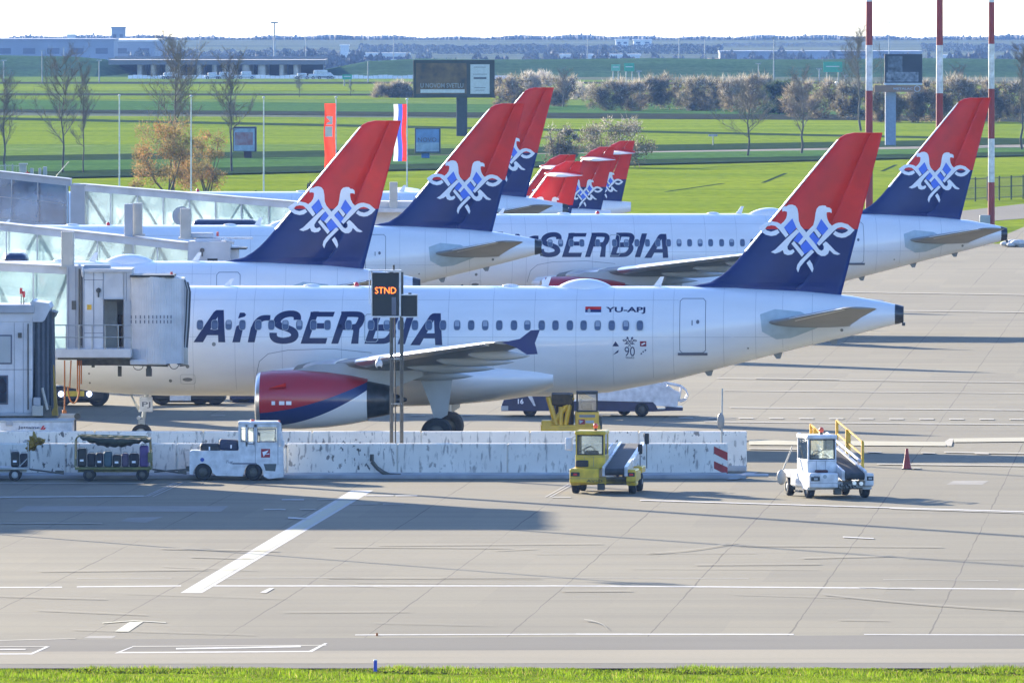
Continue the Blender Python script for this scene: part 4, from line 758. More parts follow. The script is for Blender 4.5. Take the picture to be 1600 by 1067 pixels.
# ---------------------------------------------------------------- belt loaders (local: x right, y away from the low belt end, z up)
def wheelset(root, spots, r, wd, ax='x', rimm=M_LGREY):
    for x, y in spots:
        mb = MB(); mb.wheel((x, y, r), r, wd, ax); o = mb.build('wheel', M_TYRE, root); mb = MB(); mb.rim((x, y, r), r, wd, ax); mb.build('rim', rimm, o)
def belt_loader(name, label, col, loc, rz, variant):
    t = thing(name, label, 'belt loader', loc, rz, 'belt loaders on the apron'); W = 1.07
    wheelset(t, [(-W + .1, .25), (W - .1, .25), (-W + .1, 2.6), (W - .1, 2.6)], .31, .24)
    mb = MB()                                                     # chassis with fenders
    mb.bbox(-W - .06, -.12, -.35, 2.0, .36, .86, .05); mb.bbox(.80, W + .06, -.35, 1.0, .40, .84, .05); mb.bbox(-W + .1, W - .1, -.1, 3.2, .30, .56, .05); mb.bbox(-W - .06, -.2, 2.0, 3.3, .62, .86, .05); mb.bbox(.80, W + .06, 2.0, 3.3, .62, .86, .05); mb.bbox(.9, W + .02, 1.0, 2.0, .42, .72, .04)
    for x in (-W + .1, W - .1): mb.bbox(x - .16, x + .16, -.1, .6, .28, .42, .04)
    mb.build('chassis', col, t)
    # cab
    x0, x1, y0, y1, zt = -1.0, 0.02, .35, 1.65, 2.12
    mb = MB(); mb.bbox(x0, x1, y0, y1, .84, 1.30, .03); mb.bbox(x0 - .02, x1 + .02, y0 - .03, y1 + .03, zt - .14, zt, .04)
    for x in (x0, x1 - .09):
        for y in (y0, y1 - .09): mb.box(x + .01, x + .08, y + .01, y + .08, 1.28, zt - .12)
    cab = mb.build('cab', col, t)
    for q in ((x0 + .08, x1 - .08, y0 + .03, y0 + .04), (x0 + .08, x1 - .08, y1 - .04, y1 - .03), (x0 + .03, x0 + .04, y0 + .08, y1 - .08), (x1 - .04, x1 - .03, y0 + .08, y1 - .08)):
        mb = MB(); mb.box(q[0], q[1], q[2], q[3], 1.30, zt - .14); mb.build('window', M_GLASS, cab)
    mb = MB()
    for a, b in (((x0 + .06, x0 + .11), (1.3, zt - .13)), ((x1 - .11, x1 - .06), (1.3, zt - .13))): mb.box(a[0], a[1], y0 + .005, y0 + .028, b[0], b[1])
    mb.box(x0 + .06, x1 - .06, y0 + .003, y0 + .03, 1.30, 1.34); mb.box(x0 + .06, x1 - .06, y0 + .003, y0 + .03, zt - .18, zt - .14); mb.build('window_seal', M_BLACK, cab)
    mb = MB(); mb.bbox(-.78, -.30, 1.0, 1.45, 1.0, 1.22, .05); mb.bbox(-.78, -.30, 1.35, 1.5, 1.2, 1.42, .05); mb.build('seat', M_BLACK, cab)
    mb = MB(); n = 16; c = Vector((-.55, .72, 1.42)); pts = [c + Vector((.19 * math.cos(a), .05 * math.sin(a), .15 * math.sin(a))) for a in [2 * math.pi * i / n for i in range(n + 1)]]; mb.path(pts, .016, 5); mb.tube(c, c + Vector((0, -.1, -.3)), .02); mb.build('steering_wheel', M_BLACK, cab)
    mb = MB(); mb.tube((-.36, .9, zt), (-.36, .9, zt + .09), .05, .05, 12, 1); mb.ell((-.36, .9, zt + .15), (.09, .09, .10)); mb.build('beacon', [M_BEAC, M_BLACK], cab)
    if variant == 'yellow': mb = MB(); mb.bbox(x0 - .36, x0 - .12, y0 + .1, y0 + .3, 1.45, 1.88, .04); mb.tube((x0 - .2, y0 + .2, 1.85), (x0, y0 + .2, 1.95), .02); mb.build('mirror', M_PWHITE if variant == 'yellow' else M_BEIGE, cab)
    # conveyor
    def P(x, y, dz=0): return Vector((x, y, .86 + (y + .35) * (.105 if variant == 'yellow' else .205) + dz))
    LY = 5.6 if variant == 'yellow' else 5.0; ys = -.45
    mb = MB(); a, b = .10, .74; mb.hexa([P(a, ys, -.2), P(b, ys, -.2), P(b, LY, -.2), P(a, LY, -.2), P(a, ys, .03), P(b, ys, .03), P(b, LY, .03), P(a, LY, .03)]); mb.tube(P(a, ys, -.09), P(b, ys, -.09), .12, n=16); mb.tube(P(a, LY, -.09), P(b, LY, -.09), .12, n=16); cv = mb.build('conveyor', mat('belt_rubber', (.035, .037, .04), .75, 0, .3, 5), t)
    for a, b in ((.0, .09), (.75, .86)):
        mb = MB(); mb.hexa([P(a, ys + .05, -.24), P(b, ys + .05, -.24), P(b, LY, -.24), P(a, LY, -.24), P(a, ys + .05, .08), P(b, ys + .05, .08), P(b, LY, .08), P(a, LY, .08)]); mb.build('side_frame', M_PWHITE, cv)
    mb = MB(); mb.tube((.4, .6, .5), P(.4, 2.6, -.2), .05); mb.tube((.6, .6, .5), P(.6, 2.6, -.2), .05); mb.tube((.15, 2.4, .5), P(.15, 3.8, -.2), .04); mb.box(.1, .8, -.1, .3, .3, .55); mb.build('lift_ram', M_DSTEEL, cv)
    if variant == 'yellow':
        mb = MB(); mb.hexa([P(-.06, .9, .0), P(-.02, .9, .0), P(-.02, 3.5, .0), P(-.06, 3.5, .0), P(-.06, .9, .30), P(-.02, .9, .30), P(-.02, 3.5, .34), P(-.06, 3.5, .34)]); mb.path([P(.95, .6, .15), P(.95, LY, .15)], .025); mb.path([P(.95, .6, -.05), P(.95, .6, .15)], .02); mb.path([P(.95, 2.5, -.05), P(.95, 2.5, .15)], .02); mb.build('railing', M_PWHITE, cv)
        for x, z0, z1, y in ((1.0, 1.05, 1.45, 2.6), (1.18, 1.38, 1.80, 3.1)):
            mb = MB(); mb.bbox(x - .08, x + .08, y, y + .08, z0 + .2, z1 + .15, .03); mb.tube((x, y + .04, .75), (x, y + .04, z0 + .25), .015); mb.build('mirror', M_BLACK, t)
        mb = MB(); mb.bbox(-.98, -.55, .25, .36, .90, 1.12, .03); mb.build('battery_cover', M_BLACK, t)
        mb = MB(); flattext(mb, 'AVIO', (-.55, -.357, .40), (1, 0, 0), (0, 0, 1), .55, .09); mb.build('lettering', M_BLACK, t)
    else:
        for xa, y0_, y1_, zz in ((.93, .35, 3.4, .88), (-.05, 1.7, 3.2, .80)):
            mb = MB(); ys_ = [y0_, (y0_ + y1_) / 2 + .2, y1_]
            for k, y in enumerate(ys_): a = P(xa, y, -.1); mb.box(a.x - .045 - (.04 if k == 1 else 0), a.x + .045 + (.04 if k == 1 else 0), y - .03, y + .03, a.z, a.z + zz + .1)
            for dz in (zz, zz * .5): mb.hexa([P(xa - .03, y0_, dz - .03), P(xa + .03, y0_, dz - .03), P(xa + .03, y1_, dz - .03), P(xa - .03, y1_, dz - .03), P(xa - .03, y0_, dz + .03), P(xa + .03, y0_, dz + .03), P(xa + .03, y1_, dz + .03), P(xa - .03, y1_, dz + .03)])
            mb.build('railing', M_YEL2, cv)
        mb = MB(); mb.path([P(.82, .3, .25), P(.82, 4.2, .25)], .05); mb.path([P(.02, .6, .22), P(.02, 3.4, .22)], .045)
        for y in (.5, 1.6, 2.8, 4.0): mb.path([P(.82, y, 0), P(.82, y, .25)], .03)
        mb.build('guard_rail', M_PWHITE, cv)
        mb = MB()
        for k in range(9): mb.path([Vector((-.1 + .09 * k, -.30 + .02 * k, .35 + .05 * math.sin(k * 2.1))), Vector((.0 + .06 * k, .2, .62 - .03 * math.sin(k)))], .025, 5)
        mb.build('hydraulic_lines', M_DSTEEL, t)
        mb = MB(); mb.tube((.42, -.36, .52), (.42, -.42, .52), .07, n=14); mb.tube((.66, -.36, .50), (.66, -.42, .50), .07, n=14); mb.build('work_lamp', M_METAL, t)
        mb = MB(); flattext(mb, '033', (-.98, -.357, .70), (1, 0, 0), (0, 0, 1), .19, .08); mb.build('fleet_number', M_LINE, t)
        mb = MB(); mb.tube((-.60, -.351, .74), (-.60, -.357, .74), .07, n=16); mb.build('badge', M_LGREY, t)
        mb = MB(); mb.bbox(-.75, -.35, .1, .35, .86, .95, .03); mb.build('grille', mat('grille_brown', (.08, .02, .02)), t)
        mb = MB(); a = Vector((x0 - .1, y1 + .2, 1.7)); b = Vector((x0 - .45, y1 + .3, .75)); mb.tube(a, b, .03); mb.ell((b.x, b.y, b.z - .1), (.17, .1, .26)); mb.build('hanging_fender', M_BEIGE, t)
    for x0_, x1_ in ((-W - .02, -.78), (.86, W + .03)):
        mb = MB(); mb.bbox(x0_, x1_, -.38, -.345, .60, .74, .01); lm = mb.build('tail_light' if variant == 'yellow' else 'headlight', M_BLACK, t)
        mb = MB(); mb.bbox((x0_ + x1_) / 2 - .06, (x0_ + x1_) / 2 + .07, -.395, -.375, .63, .70, .008); mb.build('lens', M_BEACR if variant == 'yellow' else M_LGREY, lm)
    mb = MB(); mb.bbox(-.2, .05, -.15, .05, .12, .35, .03); mb.build('tow_hitch', M_DSTEEL, t)
    mb = MB(); mb.tube((x0 + .12, y0 - .03, 1.4), (x0 + .55, y0 - .03, 1.62), .012, n=5); mb.build('wiper', M_BLACK, cab)
    mb = MB(); mb.box(x0 + .05, x1 - .05, y0 - .006, y0, 1.24, 1.25); mb.box(x0 + .3, x0 + .31, y0 - .006, y0, .9, 1.24); mb.box(x0 + .62, x0 + .63, y0 - .006, y0, .9, 1.24); mb.box(-W - .05, .75, -.356, -.35, .52, .53); mb.build('panel_seam', M_LINE, t)
    mb = MB(); mb.bbox(-W - .12, -W + .02, .75, 1.35, .18, .24, .01); mb.build('step', M_DSTEEL, t)
    for q in range(5): mb = MB(); yy = .2 + q * .95; mb.tube(P(.08, yy, -.12), P(.76, yy, -.12), .03, n=8); mb.build('roller', M_STEEL, cv)
    return t
p = gr(943, 771); belt_loader('belt_loader', 'yellow belt loader with cab and low grey conveyor, seen from behind before the striped wall', M_YEL, (p.x, p.y, 0), R(-6), 'yellow')
p = gr(1311, 778); belt_loader('belt_loader', 'white belt loader with yellow side railings and orange beacon, facing the camera by the cone', M_PWHITE, (p.x, p.y, 0), R(15), 'white')
# ---------------------------------------------------------------- baggage tractor
def tractor():
    p = gr(369, 750.5); t = thing('baggage_tractor', 'white baggage tractor with driver cab and open bag deck, parked sideways at the lower wall', 'baggage tractor', (p.x, p.y, 0)); s = F / p.y
    X = lambda px: (px - 369) / s
    Z = lambda py: (750.5 - py) / s
    def poly(mb, pts, y0=0, d=1.3, mi=0): mb.prism([(X(a), y0, Z(b)) for a, b in pts], (0, d, 0), mi)
    arch = lambda cx_, r: [(cx_ + r * math.cos(a), 737 - r * math.sin(a)) for a in [math.pi * i / 10 for i in range(11)]]
    mb = MB(); poly(mb, [(296, 741), (296, 706), (299, 704), (373, 704), (373, 697), (442, 697), (443, 745), (420, 748), (412, 744)] + arch(396, 14)[:0] + [(411, 736)] + [(396 + 14.5 * math.cos(a), 738 - 14.5 * math.sin(a)) for a in [math.pi * i / 10 for i in range(1, 10)]] + [(381, 738), (379, 744), (338, 743), (332, 738)] + [(317 + 14.5 * math.cos(a), 738 - 14.5 * math.sin(a)) for a in [math.pi * i / 10 for i in range(1, 10)]] + [(302, 738), (301, 741)])
    mb.build('body', M_PWHITE, t)
    mb = MB(); y = .02
    for y0 in (0.0, 1.24):
        def fr(x0, y0p, x1, y1p): mb.box(X(x0), X(x1), y0, y0 + .06, Z(y1p), Z(y0p))
        fr(372.5, 659, 376, 697); fr(384, 661, 386.5, 697); fr(397, 661, 401.5, 697); fr(432.5, 661, 436.5, 697); fr(376, 660, 433, 667); fr(401, 691, 433, 697); fr(376, 690, 398, 697)
    mb.bbox(X(372), X(437), -.02, 1.32, Z(663), Z(658.5), .03); mb.box(X(372.5), X(375), .06, 1.24, Z(697), Z(684)); mb.prism([(X(436), 0, Z(661)), (X(439), 0, Z(664)), (X(442.5), 0, Z(697)), (X(438), 0, Z(697))], (0, .06, 0)); mb.prism([(X(436), 1.24, Z(661)), (X(439), 1.24, Z(664)), (X(442.5), 1.24, Z(697)), (X(438), 1.24, Z(697))], (0, .06, 0)); cab = mb.build('cab', M_PWHITE, t)
    for y0 in (.025, 1.26):
        for a, b in ((376, 384), (386.5, 397), (401.5, 432.5)): mb = MB(); mb.box(X(a), X(b), y0, y0 + .01, Z(690), Z(667)); mb.build('window', M_GLASS, cab)
    mb = MB(); mb.prism([(X(438), .06, Z(664)), (X(439), .06, Z(664)), (X(442), .06, Z(697)), (X(441), .06, Z(697))], (0, 1.18, 0)); mb.build('windscreen', M_GLASS, cab)
    mb = MB()
    for a, b, c, d in ((376.5, 669, 384.5, 690), (387, 667.5, 397, 694), (402.5, 669.5, 431, 690.5)):
        for q in ((a, b, c, b + 1.1), (a, d - 1.1, c, d), (a, b, a + 1.1, d), (c - 1.1, b, c, d)): mb.box(X(q[0]), X(q[2]), -.012, .0, Z(q[3]), Z(q[1]))
    mb.build('window_seal', M_LINE, cab)
    mb = MB(); mb.box(X(398.5), X(399.2), -.004, 0, Z(726), Z(664)); mb.box(X(434), X(434.7), -.004, 0, Z(726), Z(664)); mb.box(X(363), X(401), -.01, 0, Z(725), Z(723)); mb.build('door_seam', M_LINE, cab)
    mb = MB(); mb.prism([(X(412), -.006, Z(724.5)), (X(432), -.006, Z(724.5)), (X(430), -.006, Z(736)), (X(415), -.006, Z(735))], (0, .005, 0)); mb.build('lower_panel', mat('panel_dark_grey', (.09, .10, .10)), t)
    mb = MB(); mb.box(X(408), X(422), -.008, 0, Z(714.5), Z(701)); sg = mb.build('badge', mat('badge_red', (.32, .02, .03)), t)
    mb = MB(); mb.prism([(X(410), -.012, Z(706)), (X(420), -.012, Z(703)), (X(412), -.012, Z(713))], (0, .003, 0)); mb.prism([(X(409), -.012, Z(710)), (X(421), -.012, Z(708)), (X(421), -.012, Z(709.5))], (0, .003, 0)); mb.build('badge_mark', M_EMB, sg)
    mb = MB(); mb.tube((X(316), -.01, Z(718)), (X(316), 0, Z(718)), 3.2 / s, n=16); mb.build('badge', mat('badge_blue', (.03, .08, .35)), t)
    mb = MB(); flattext(mb, 'Tug', (X(353), -.008, Z(724.5)), (1, 0, 0), (0, 0, 1), 11 / s, 5.5 / s, shear=.3); mb.build('lettering', M_LINE, t)
    mb = MB()
    for y0 in (0.02, 1.24):
        mb.box(X(296), X(380), y0, y0 + .04, Z(706.6), Z(704.9))
        for x in (298, 318, 348, 378): mb.box(X(x), X(x) + .04, y0, y0 + .04, Z(711), Z(705))
        mb.box(X(296), X(382), y0, y0 + .04, Z(711.5), Z(710))
    mb.build('deck_rail', M_PWHITE, t)
    wheelset(t, [(X(317), .13), (X(396), .13), (X(317), 1.17), (X(396), 1.17)], 13.2 / s, .24, 'y', M_DSTEEL)
    mb = MB(); mb.tube((X(394), .6, Z(659)), (X(394), .6, Z(656)), .09, .06, 12); mb.tube((X(436), .3, Z(660)), (X(436), .3, Z(657)), .04); mb.build('beacon', M_BEAC, cab)
    mb = MB(); mb.bbox(X(441), X(445), -.12, -.05, Z(697), Z(687), .02); mb.build('mirror', M_PWHITE, cab)
    mb = MB(); mb.bbox(X(290), X(296), .5, .7, Z(737), Z(729), .02); mb.tube((X(240), .6, Z(738)), (X(292), .6, Z(734)), .03); mb.build('tow_bar', M_DSTEEL, t)
    mb = MB(); mb.bbox(X(405), X(425), .4, .9, Z(700), Z(692), .04); mb.bbox(X(402), X(406), .4, .9, Z(700), Z(676), .04); mb.tube((X(425), .5, Z(697)), (X(429), .6, Z(684)), .02); mb.build('seat', M_BLACK, t)
    # bags on the deck
    for k, (x0, y0, x1, y1, m, lab, rz) in enumerate(((312, 694, 344, 708, M_BLACK, 'black holdall lying on the tractor deck', 0), (341, 688, 373, 705, mat('bag_navy', (.03, .04, .08), .7, 0, .3, 5), 'dark navy suitcase leaning on the tractor deck beside the cab', .06))):
        mb = MB(); w2 = X(x1) - X(x0); h2 = Z(y0) - Z(y1); mb.bbox(-w2 / 2, w2 / 2, 0, .5, 0, h2, .09); c = mb.build('suitcase', m); c.location = (p.x + (X(x0) + X(x1)) / 2, p.y + .35, Z(y1) + .02); c.rotation_euler = (0, rz, 0); tag(c, lab, 'suitcase', 'luggage on the tractor and carts')
        mb = MB(); mb.box(-.05 + .1 * k, .0 + .1 * k, -.012, 0, .08, .2); mb.build('luggage_tag', M_EMB, c)
tractor()
# ---------------------------------------------------------------- baggage carts
M_TARP = mat('tarp_dark', (.035, .04, .02), .8, 0, .5, 4, bump=.8); M_TARPY = mat('tarp_ochre', (.30, .19, .01), .75, 0, .5, 5, bump=.8); M_CART = mat('cart_green_yellow', (.16, .16, .05), .6, .2, .4, 4)
def cart(label, x0, x1, wheels, bags, full, bagnames):
    pc = gr((x0 + x1) / 2, 751.5); cx_ = (x0 + x1) / 2; s = F / pc.y; t = thing('baggage_cart', label, 'baggage cart', (pc.x, pc.y, 0), 0, 'baggage carts at the wall')
    X = lambda px: (px - cx_) / s
    Z = lambda py: (751.5 - py) / s
    mb = MB(); mb.bbox(X(x0), X(x1), 0, 1.4, Z(734), Z(730), .02); mb.box(X(x0) + .1, X(x1) - .1, .3, 1.1, Z(738), Z(734)); mb.build('deck', M_CART if full else M_STEEL, t)
    wheelset(t, [(X(q), y) for q in wheels for y in (.15, 1.25)], 9.5 / s, .16, 'y', M_DSTEEL if full else M_LGREY)
    mb = MB(); mb.tube((X(x1), .7, Z(734)), (X(x1) + 1.2, .7, Z(741)), .03); mb.box(X(x1) + .9, X(x1) + 1.2, .6, .8, Z(741), Z(736)); mb.build('tow_bar', M_DSTEEL, t)
    mb = MB()
    for y in (.02, 1.38):
        if full: mb.path([(X(117), y, Z(730)), (X(117.5), y, Z(688)), (X(120), y, Z(683)), (X(126), y, Z(681)), (X(228), y, Z(684)), (X(234), y, Z(690)), (X(236), y, Z(730))], .022)
        else: mb.path([(X(44), y, Z(730)), (X(44), y, Z(690)), (X(36), y, Z(690))], .022); mb.path([(X(30), y, Z(729)), (X(44), y, Z(715))], .02)
    if full:
        for x in (117, 236): mb.path([(X(x), .02, Z(705)), (X(x), 1.38, Z(705))], .02); mb.path([(X(x), .02, Z(718)), (X(x), 1.38, Z(718))], .02)
        mb.bbox(X(231), X(237), 0, 1.4, Z(722), Z(707), .02)
    mb.build('frame', M_STEEL if not full else M_CART, t)
    if full:
        mb = MB(); secs = []
        for k in range(25):
            u = k / 24; px = 125 + (235 - 125) * u; top = 680.5 + 4 * u + .6 * math.sin(k * 1.7); bot = 685 + 14.5 * math.sin(math.pi * min(1, u * 1.02)) ** .8 + 1.5 * math.sin(k * 2.3)
            if u > .9: bot = 694 - 30 * (u - .9)
            zc = (Z(top) + Z(bot)) / 2; h = max(.03, (Z(top) - Z(bot)) / 2)
            secs.append([(X(px), .7 - .8 * math.cos(a) * (1 + .03 * math.sin(3 * k)), zc + h * math.sin(a) * (1 + .06 * math.sin(5 * a + k))) for a in [2 * math.pi * i / 16 for i in range(16)]])
        mb.loft(secs); mb.build('rolled_tarpaulin', M_TARP, t)
    else:
        mb = MB(); rnd = random.Random(5)
        bm = bmesh.new(); bmesh.ops.create_icosphere(bm, subdivisions=4, radius=1)
        for v in bm.verts:
            d = v.co.copy(); k = 1 + .28 * math.sin(7 * d.x + 3 * d.z) * math.cos(6 * d.y + 2 * d.x) + .12 * math.sin(17 * d.z + 9 * d.x); drop = .0 if d.x > -.2 else .26 * (-d.x - .2)
            v.co = Vector((X(55) + d.x * .30 * k, .7 + d.y * .6 * k, Z(690) + d.z * .17 * k * (1.6 if d.x < 0 else .8) - drop))
        mb.frombm(bm, 0, True)
        mb.build('rolled_tarpaulin', M_TARPY, t)
    for k, (a, b, top, m, lab) in enumerate(bags):
        w2 = (b - a) / s; h2 = (730 - top) / s; mb = MB(); mb.bbox(-w2 / 2 + .01, w2 / 2 - .01, 0, .45, 0, h2, .06)
        c = mb.build('suitcase', m); c.location = (pc.x + X((a + b) / 2), pc.y + .25 + .1 * (k % 2), Z(730) + .005); tag(c, lab, 'suitcase', 'luggage on the tractor and carts')
        mb = MB(); mb.path([(-w2 * .25, .2, h2 - .01), (-w2 * .25, .2, h2 + .05), (w2 * .25, .2, h2 + .05), (w2 * .25, .2, h2 - .01)], .014, 5); mb.build('handle', M_LGREY, c)
        if k % 2 == 0: mb = MB(); mb.box(-.07, .06, -.012, 0, h2 * .3, h2 * .3 + .07); mb.build('luggage_tag', M_EMB, c)
M_BP = mat('bag_purple', (.12, .07, .25), .6, 0, .3, 4); M_BT = mat('bag_teal', (.05, .11, .14), .6, 0, .3, 4); M_BN = mat('bag_dark', (.016, .016, .026), .6, 0, .3, 4); M_BV = mat('bag_violet_grey', (.10, .07, .13), .6, 0, .3, 4)
cart('baggage cart with a dark rolled tarpaulin roof and a full row of suitcases', 117, 237, (139, 222), [(120, 135, 701, M_BLACK, 'tall black suitcase at the left end of the tarpaulin-roofed cart'), (135, 149, 709, M_BN, 'dark suitcase second from the left on the tarpaulin-roofed cart'), (149, 161, 708, M_BN, 'dark suitcase just left of the teal one on the cart'),
     (161, 175, 706, M_BT, 'teal grey suitcase in the row on the tarpaulin-roofed cart'), (175, 189, 711, M_BLACK, 'low black suitcase with white tag right of the teal one'), (189, 201, 709, M_BV, 'muted violet suitcase near the middle right of the full cart'), (201, 217, 709, M_BN, 'wide dark suitcase left of the tall purple one'), (217, 232, 697, M_BP, 'tall purple suitcase at the right end of the full cart')], True, None)
cart('baggage cart at the left edge with an ochre tarpaulin bundle on its frame', -75, 45, (-58, 23), [(16, 30, 706, M_BLACK, 'black suitcase on the left edge cart, left of its neighbour'), (30, 43, 709, M_BN, 'dark suitcase nearest the ochre tarpaulin on the left edge cart')], False, None)
# ---------------------------------------------------------------- stairs truck behind the nearest airliner
def stairs_truck():
    p = gr(926, 651); t = thing('stairs_truck', 'dark navy passenger stairs truck numbered 16 with white stair housing behind the nearest airliner', 'stairs truck', (p.x, p.y, 0)); s = F / p.y
    X = lambda px: (px - 926) / s
    Z = lambda py: (651 - py) / s
    def pr(mb, pts, y0, d, mi=0): mb.prism([(X(a), y0, Z(b)) for a, b in pts], (0, d, 0), mi)
    mb = MB(); pr(mb, [(789, 619), (800, 612), (858, 608), (858, 642), (783, 642), (783, 636)], 0, 2.1); cab = mb.build('cab', M_VNAVY, t)
    mb = MB(); pr(mb, [(791, 618), (800, 613), (800, 600), (794, 600)], .15, 1.8); pr(mb, [(822, 615), (830, 615), (837, 634), (834, 634)], -.02, .02, 0); mb.build('trim', M_PWHITE, cab)
    mb = MB(); pr(mb, [(783, 634), (794, 634), (794, 641), (783, 641)], -.03, .05); mb.build('headlight', M_LGREY, cab)
    mb = MB(); flattext(mb, '16', (X(809), -.01, Z(631)), (1, 0, 0), (0, 0, 1), 9 / s, 8 / s, bold=.03); mb.build('fleet_number', M_EMB, cab)
    mb = MB(); pr(mb, [(845, 628), (930, 626), (985, 628), (1022, 628), (1028, 640), (1066, 637), (1066, 641), (1020, 643), (845, 642)], .05, 2.0); mb.build('chassis', M_VNAVY, t)
    mb = MB(); pr(mb, [(860, 590), (890, 560), (1000, 588), (1062, 614), (1058, 636), (1026, 634), (1020, 628), (935, 626)], .0, .06); pr(mb, [(860, 590), (890, 560), (1000, 588), (1062, 614), (1058, 636), (1026, 634), (1020, 628), (935, 626)], 1.9, .06)
    for k in range(14): x = 1055 - 13 * k; z = 632 - 4.2 * k; pr(mb, [(x, z), (x - 12, z), (x - 12, z - 1.5), (x, z - 1.5)], .06, 1.84)
    st = mb.build('stair_housing', M_PWHITE, t)
    for y in (.05, 1.9):
        mb = MB(); mb.path([(X(a), y, Z(b)) for a, b in ((1000, 592), (1008, 592), (1045, 600), (1064, 604), (1072, 610), (1075, 618), (1071, 625), (1062, 628))], .03); mb.path([(X(1061), y, Z(627)), (X(1065), y, Z(604))], .03); mb.path([(X(a), y, Z(b)) for a, b in ((985, 594), (1025, 598), (1038, 602), (1046, 606), (1053, 612))], .03); mb.path([(X(1040), y, Z(609)), (X(1044), y, Z(602))], .03); mb.build('handrail', M_PWHITE, st)
    wheelset(t, [(X(828), .2), (X(828), 1.9), (X(1003), .15), (X(976), 1.95)], 11 / s, .3, 'y', M_DSTEEL); 
    mb = MB(); pr(mb, [(1040, 636.5), (1067, 636.5), (1067, 641.5), (1040, 641.5)], -.02, 2.1); mb.build('bumper', M_VNAVY, t)
stairs_truck()
# yellow high loader under the belly
def highloader():
    Y = 467.5; s = F / Y; x0 = 893; t = thing('container_loader', 'yellow container loader with glazed cab under the belly of the nearest airliner', 'container loader', ((x0 - 800) / s, Y, 0))
    X = lambda px: (px - x0) / s
    Z = lambda py: H - (py + 10) / s
    mb = MB(); mb.bbox(X(845), X(938), 0, 2.2, .35, Z(664), .04); mb.bbox(X(846), X(862), 0, .8, Z(668), Z(657), .05); mb.bbox(X(899), X(936), 0, 1.3, Z(668), Z(643), .04); mb.build('chassis', M_YEL2, t)
    mb = MB()
    for x in (X(902), X(933)):
        for y in (.02, 1.2): mb.box(x - .03, x + .03, y, y + .06, Z(645), Z(612))
    mb.box(X(901), X(934), 0, 1.3, Z(616), Z(612)); mb.box(X(902), X(933), .0, .05, Z(643.5), Z(641)); cab = mb.build('cab', M_BLACK, t)
    mb = MB(); mb.box(X(904), X(932), .03, .04, Z(642), Z(615)); mb.build('window', M_GLASS, cab); mb = MB(); mb.bbox(X(908), X(927), .5, .9, Z(643), Z(630), .08); mb.build('seat', M_BLACK, cab)
    mb = MB(); mb.box(X(904), X(914), -.01, 0, Z(663), Z(655)); mb.box(X(915), X(928), -.01, 0, Z(661), Z(657), 1); mb.prism([(X(905), -.014, Z(656)), (X(912), -.014, Z(658)), (X(906), -.014, Z(662))], (0, .003, 0), 1); mb.build('badge', [mat('badge_red2', (.30, .02, .03)), M_LGREY], t)
    mb = MB(); mb.box(X(905), X(930), -.01, 0, Z(652), Z(648)); mb.build('grey_panel', M_GREY, t)
    for y in (.3, 1.9):
        for a, b in (((857, 622), (869, 664)), ((893, 617), (884, 664)), ((862, 664), (895, 622)), ((876, 664), (877, 636))): mb = MB(); mb.tube((X(a[0]), y, Z(a[1])), (X(b[0]), y, Z(b[1])), .10, n=8); mb.build('lift_arm', M_YEL2, t)
    mb = MB(); mb.bbox(X(868), X(897), .5, 2.0, Z(664), Z(628), .05); mb.bbox(X(862), X(896), .2, 2.2, Z(634), Z(616), .05); mb.build('scissor_frame', mat('loader_brown', (.08, .045, .015), .6, .3, .5, 5), t)
    mb = MB(); mb.bbox(X(937), X(941), .1, 1.0, Z(671), Z(651), .03); mb.build('hose_rack', M_DSTEEL, t)
    wheelset(t, [(X(856), .2), (X(925), .2), (X(856), 2.0), (X(925), 2.0)], .38, .28, 'y')
highloader()
# vehicles on the far service lane, seen below the nose
def lane_vehicle(name, label, cat, x0, x1, ytop, lights, wheels, m, Y, ys=634, panel=None):
    s = F / Y; t = thing(name, label, cat, ((x0 + x1) / 2 / 1 * 0 + ((x0 + x1) / 2 - 800) / s, Y, 0)); xc = (x0 + x1) / 2; X = lambda px: (px - xc) / s; Z = lambda py: H - (py + 10) / s
    mb = MB(); mb.bbox(X(x0), X(x1), 0, 2.2, Z(626), Z(ytop), .08); mb.bbox(X(x0 + 4), X(x1 - 4), .1, 2.1, Z(629), Z(626), .04); mb.build('body', m, t)
    wheelset(t, [(X(q), y) for q in wheels for y in (.15, 2.0)], .42, .28, 'y', M_DSTEEL)
    if panel: mb = MB(); mb.bbox(X(panel[0]), X(panel[1]), -.04, 0, Z(626), Z(616), .015); mb.build('side_panel', M_PWHITE, t)
    for lx in lights:
        mb = MB(); mb.tube((X(lx), 0, Z(615.5)), (X(lx), -.1, Z(615.5)), .11, n=16); mb.build('headlight', mat('headlight_lit', (1, 1, 1), .3, emit=(.55, .65, 1), es=2.5), t)
    if lights:
        mb = MB(); mb.box(X(lights[0] + 8), X(lights[1] - 8), -.03, 0, Z(619), Z(611)); mb.build('hazard_plate', M_YEL, t)
    return t
lane_vehicle('tow_tractor', 'low dark tow tractor with two lit headlights beneath the nose of the nearest airliner', 'tow tractor', 84, 164, 604, (95, 139), (96, 152), M_BLACK, 519)
lane_vehicle('service_truck', 'dark flatbed service truck with white side panel behind the nose gear', 'truck', 240, 352, 613, (), (252, 312, 336), M_BLACK, 521, panel=(265, 298))
lane_vehicle('service_truck', 'dark service truck just left of the red nacelle of the nearest airliner', 'truck', 358, 440, 612, (), (381, 425), M_VNAVY, 524)
